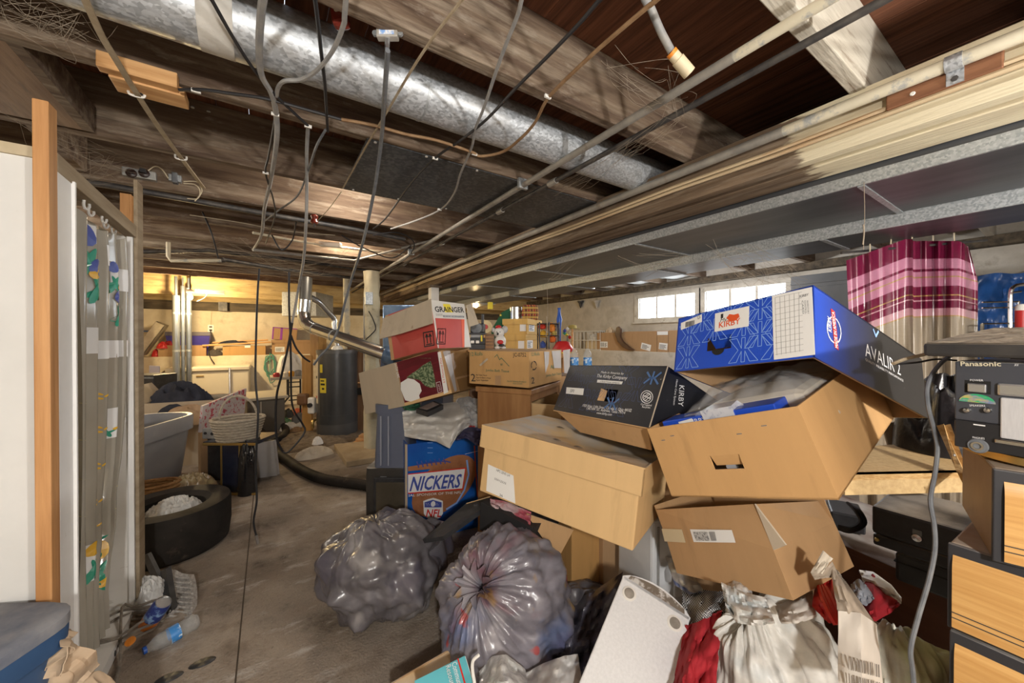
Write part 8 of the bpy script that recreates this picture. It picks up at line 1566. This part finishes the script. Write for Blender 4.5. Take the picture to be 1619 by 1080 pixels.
# ------------------------------------------------------------------ soft things lower right
def checker(name, c1, c2, s):
    m = mat(name, c1, .9); N = m.node_tree.nodes; L = m.node_tree.links; tc = N.new('ShaderNodeTexCoord'); k = N.new('ShaderNodeTexChecker'); k.inputs['Scale'].default_value = s; k.inputs[1].default_value = (*c1, 1); k.inputs[2].default_value = (*c2, 1); L.new(tc.outputs['UV'], k.inputs[0]); L.new(k.outputs[0], N['Principled BSDF'].inputs['Base Color']); return m
def gridcloth(name, label, m, top, bot, nx, ny, cat, **k):
    o = pxsheet(name, m, None, top, bot, 1, nx, ny, **k); me = o.data; uv = me.uv_layers.new(name='uv'); n = (nx + 1) * (ny + 1)
    for l in me.loops: i = l.vertex_index % n; uv.data[l.index].uv = ((i % (nx + 1)) / nx * nx / ny, (i // (nx + 1)) / ny)
    return tag(o, label, cat)
gridcloth('houndstooth_scarf', 'black and white houndstooth scarf bunched beside the flat appliance', checker('houndstooth', (.60, .60, .60), (.02, .02, .025), 34), [(1078, 925, 1.35), (1100, 932, 1.32), (1125, 936, 1.28), (1150, 935, 1.25)], [(1082, 1000, 1.18), (1100, 1010, 1.15), (1120, 990, 1.12), (1148, 985, 1.12)], 40, 28, 'scarf', bulge=.05, nz=.035, fr=2.4, seed=41, th=.006)
gridcloth('window_pane_cloth', 'cream cloth with blue check lines above the houndstooth scarf', plaid('cream check', (.50, .44, .35), (.50, .45, .36), (.06, .10, .25), 9), [(1052, 880, 1.45), (1070, 885, 1.42), (1090, 898, 1.36)], [(1068, 925, 1.32), (1090, 940, 1.28), (1112, 935, 1.26)], 24, 16, 'cloth', bulge=.03, nz=.02, fr=2.2, seed=43, th=.006)
m_redcl = mat('dusty red cloth', (.32, .012, .02), .85, c2=(.40, .02, .03), scale=5, c3=(.52, .30, .28), scale3=6, lo3=.58, hi3=.75)
gridcloth('red_shirt', 'dusty red shirt stuffed between the flat appliance and clear bag', m_redcl, [(1085, 990, 1.15), (1105, 985, 1.13), (1140, 965, 1.12)], [(1060, 1110, .98), (1085, 1110, .96), (1130, 1110, .93)], 30, 26, 'shirt', bulge=.05, nz=.035, fr=2.6, seed=45, th=.008)
m_clb = bag_mat('milky clear film', (.46, .45, .42), (((.30, .42, .50), 3.5, .55, .68, .6), ((.50, .38, .28), 4., .55, .68, .6), ((.30, .27, .24), 7., .6, .7, .5), ((.55, .25, .30), 5, .68, .75, .4)), .5, .1)
c4 = at(1228, 1045, 1.02); c4.z = .30
t = thing('clear_bag', 'milky clear bag crammed with paper below the low carton', 'bag', (c4.x, c4.y, 0)); bagmesh(c4, (.19, .17, .325), at(1148, 935, 1.06) - c4, pleats=19, seed=9, amp=.05, nz=.10, ground=.0, neck=.25).build('bag_body', m_clb, t, smooth=True, angle=70)
pxsheet('torn_collar', m_clb, t, [(1140, 921, 1.02), (1160, 930, 1.0), (1180, 938, .98), (1210, 945, .97)], [(1148, 960, .95), (1165, 985, .9), (1195, 990, .87), (1225, 985, .86)], 1, 20, 12, bulge=.02, nz=.03, seed=51, th=.002)
m_grb = bag_mat('milky green film', (.44, .43, .36), (((.40, .50, .16), 4., .5, .6, .6), ((.30, .27, .20), 6., .58, .7, .5)), .5, .1)
c5 = at(1425, 1060, .93); c5.z = .26
t = thing('green_tinted_bag', 'clear bag with green contents beside the drawer boxes', 'bag', (c5.x, c5.y, 0)); bagmesh(c5, (.135, .15, .335), (.2, .1, 1), pleats=12, seed=13, amp=.045, nz=.09, ground=.0, neck=.15).build('bag_body', m_grb, t, smooth=True, angle=70)
# red and white packaging
for nm, lab, m, top, bot, cat in (('red_wrapper', 'red plastic wrapper left of the long sleeve', m_red, [(1290, 925, .98), (1305, 920, .97), (1325, 915, .95)], [(1285, 960, .90), (1310, 985, .86), (1330, 985, .86)], 'wrapper'), ('red_sack', 'red sack with dusty folds right of the long sleeve', m_redcl, [(1358, 935, 1.0), (1380, 908, 1.02), (1400, 935, .98), (1420, 950, .95)], [(1372, 985, .86), (1385, 982, .86), (1405, 970, .88), (1422, 955, .92)], 'sack'), ('white_shoe', 'white shoe upper lying behind the red sack', m_wbag, [(1358, 902, 1.06), (1380, 905, 1.04), (1408, 925, 1.0), (1424, 945, .96)], [(1368, 925, 1.0), (1385, 935, .98), (1405, 945, .96), (1424, 955, .93)], 'shoe'), ('baseball_hat', 'grey hat with dark scribble beside the long sleeve', mat('grey cap cloth', (.26, .28, .32), .8, c2=(.30, .32, .36), scale=4, c3=(.03, .03, .03), scale3=20, lo3=.66, hi3=.68), [(1345, 925, .95), (1358, 916, .96), (1368, 925, .95)], [(1352, 950, .90), (1368, 958, .89), (1382, 945, .90)], 'cap'), ('white_paper', 'crushed white and purple paper under the low carton', mat('printed tissue', (.58, .54, .48), .7, c2=(.30, .10, .16), scale=14, lo=.62, hi=.66), [(1225, 955, 1.0), (1250, 950, .97), (1285, 935, .98)], [(1235, 985, .88), (1260, 985, .88), (1290, 975, .88)], 'paper'), ('grey_pouch', 'small grey plastic pouch above the clear bag', m_clear, [(1152, 918, 1.08), (1165, 910, 1.08), (1185, 920, 1.06)], [(1150, 940, 1.0), (1168, 950, .98), (1190, 945, .98)], 'pouch')):
    tag(pxsheet(nm, m, None, top, bot, 1, 18, 12, bulge=.03, nz=.02, fr=2.6, seed=len(lab), th=.004), lab, cat)
for k in range(3): tag(MB().tube(smooth_path([at(1296 + 4 * k, 928, .93), at(1302 + 6 * k, 948, .88), at(1312 + 6 * k, 970, .845), at(1322 + 3 * k, 988, .83)]), .006, 5).build('red_strap', m_kred, smooth=True), ('leftmost', 'middle', 'rightmost')[k] + ' red plastic strap crossing the red wrapper', 'strap')
# long plastic sleeve
t = thing('long_sleeve', 'long clear packaging sleeve with white barcode card', 'packaging', at(1350, 1000, .8)); m_slv = mat('taupe clear film', (.33, .27, .21), .15, c2=(.40, .34, .27), scale=4, coat=.6)
pxsheet('film_upper', m_slv, t, [(1313, 892, .86), (1326, 905, .86)], [(1326, 975, .80), (1386, 990, .79)], 1, 12, 14, bulge=.02, nz=.01, seed=61, th=.003); pxsheet('card_lower', mat('dusty white card', (.58, .53, .46), .6, c2=(.66, .61, .54), scale=4), t, [(1325, 966, .80), (1360, 970, .785), (1384, 986, .79)], [(1327, 1100, .72), (1362, 1100, .70), (1396, 1100, .72)], 1, 12, 10, bulge=.008, nz=.004, seed=62, th=.004)
pxsheet('folded_tip', mat('cream film', (.55, .49, .40), .4), t, [(1302, 871, .85), (1316, 883, .85)], [(1282, 906, .86), (1299, 907, .84)], 1, 6, 6, nz=.006, seed=63, th=.003); pxsheet('tip_underside', m_slv, t, [(1283, 907, .86), (1300, 904, .845), (1316, 888, .85)], [(1288, 916, .86), (1305, 914, .85), (1326, 912, .855)], 1, 8, 6, nz=.006, seed=64, th=.003)
b_ = MB(); x_ = 0
rb = random.Random(3)
while x_ < 50:
    w_ = rb.choice((1, 1.5, 2.5)); 
    for (v0, v1) in ((1036, 1056), (1064, 1082)):
        q = [at(1338 + x_ + dx_ + (v - 1036) * .04, v + (x_ + dx_) * .25, .722 - .0004 * (v - 1036)) for dx_, v in ((0, v0), (w_, v0), (w_, v1), (0, v1))]; b_.add([p - FW * .004 for p in q], [(0, 1, 2, 3)])
    x_ += w_ + rb.choice((1, 1.5, 2))
b_.build('barcode', mat('faded ink', (.16, .14, .12), .7), t)
# ------------------------------------------------------------------ bottom middle: carton flap, teal book, bags
t = thing('bottom_carton', 'open carton edge at the bottom of the aisle holding a teal book', 'box', at(680, 1060, 1.2)); P4 = [at(612, 1085, 1.22), at(712, 1022, 1.36), at(745, 1050, 1.30), at(640, 1110, 1.16)]; 
for pts in ([at(614, 1082, 1.24), at(714, 1024, 1.34), V(at(714, 1024, 1.34).x, at(714, 1024, 1.34).y, 0), V(at(614, 1082, 1.24).x, at(614, 1082, 1.24).y, 0)],): 
    n_ = (pts[1] - pts[0]).cross(pts[2] - pts[0]).normalized(); n_ = n_ if n_.dot(FW) < 0 else -n_; MB().hexa(pts, [p + n_ * .005 for p in pts]).build('wall_panel', m_card, t)
    fl2 = [pts[0], pts[1], pts[1] + n_ * .07 + V(0, 0, -.03), pts[0] + n_ * .075 + V(0, 0, -.035)]; MB().hexa(fl2, [p - V(0, 0, .005) for p in fl2]).build('flap', m_card_p, t)
    fl3 = [pts[0] + n_ * .003, pts[1] + n_ * .003, pts[1] + n_ * .3 + V(0, 0, -.2), pts[0] + n_ * .3 + V(0, 0, -.2)]
    bt = [V(p.x, p.y, .05) for p in (pts[0], pts[1], pts[1] + n_ * .3, pts[0] + n_ * .3)]; MB().hexa(bt, [p + V(0, 0, .006) for p in bt]).build('bottom_panel', m_card_d, t)
tb = [at(655, 1076, 1.14), at(735, 1036, 1.2), at(760, 1062, 1.15), at(672, 1110, 1.08)]
M_ = frame(tb[0], tb[1] - tb[0], tb[1] - tb[2]); w_ = (tb[1] - tb[0]).length; h_ = .20
TB = thing('teal_book', 'teal paperback titled Community Resources lying at the bottom edge', 'book', tb[0]); TB.matrix_world = M_; MW[TB.name] = M_; TB.location = M_.translation; TB.rotation_euler = M_.to_euler()
MB().box(0, w_, -h_, 0, -.012, 0).build('cover', mat('teal cover', (.10, .45, .52), .45, c2=(.13, .50, .57), scale=4), TB, world=False, bevel=.002); MB().box(.003, w_ + .001, -h_ + .003, -.003, -.011, -.001).build('pages', m_paper, TB, world=False); quad(TB, (w_ * .84, -h_, 0), (1, 0, 0), (0, 1, 0), w_ * .03, h_, m_kred, 'red_band')
text(TB, 'Community', (w_ * .72, -.005, 0), (0, -1, 0), (1, 0, 0), .016, m_inkw, w=.085); text(TB, 'Resources', (w_ * .60, -.005, 0), (0, -1, 0), (1, 0, 0), .016, m_inkw, w=.085); lines(TB, (w_ * .30, -.07, 0), (0, -1, 0), (1, 0, 0), .07, .06, 7, m_wgreyd, k=.3)
tag(MB().tube(smooth_path([at(757, 1036, 1.15), at(748, 1045, 1.13), at(747, 1060, 1.11), at(751, 1085, 1.08)]), .005, 6).build('loose_cord', m_porc, smooth=True), 'white cord loop beside the teal book', 'cord')
for nm, lab, m, top, bot in (('clear_sack', 'crumpled clear sack at the bottom beside the teal book', m_clear, [(758, 1062, 1.2), (778, 1038, 1.22), (800, 1035, 1.22), (830, 1058, 1.2)], [(760, 1110, 1.08), (785, 1110, 1.07), (808, 1110, 1.07), (838, 1110, 1.08)]), ('white_sack', 'white plastic sack at the bottom below the knotted bag', mat('white film', (.56, .55, .53), .4, c2=(.64, .63, .61), scale=6, bump=.4, bscale=14, c3=(.35, .33, .28), scale3=8, lo3=.62, hi3=.7), [(828, 1066, 1.2), (858, 1050, 1.22), (890, 1038, 1.22), (913, 1034, 1.22)], [(822, 1115, 1.08), (855, 1115, 1.07), (890, 1115, 1.07), (925, 1110, 1.08)])):
    tag(pxsheet(nm, m, None, top, bot, 1, 26, 16, bulge=.06, nz=.04, fr=2.4, seed=len(nm) + 70, th=.003), lab, 'plastic bag')
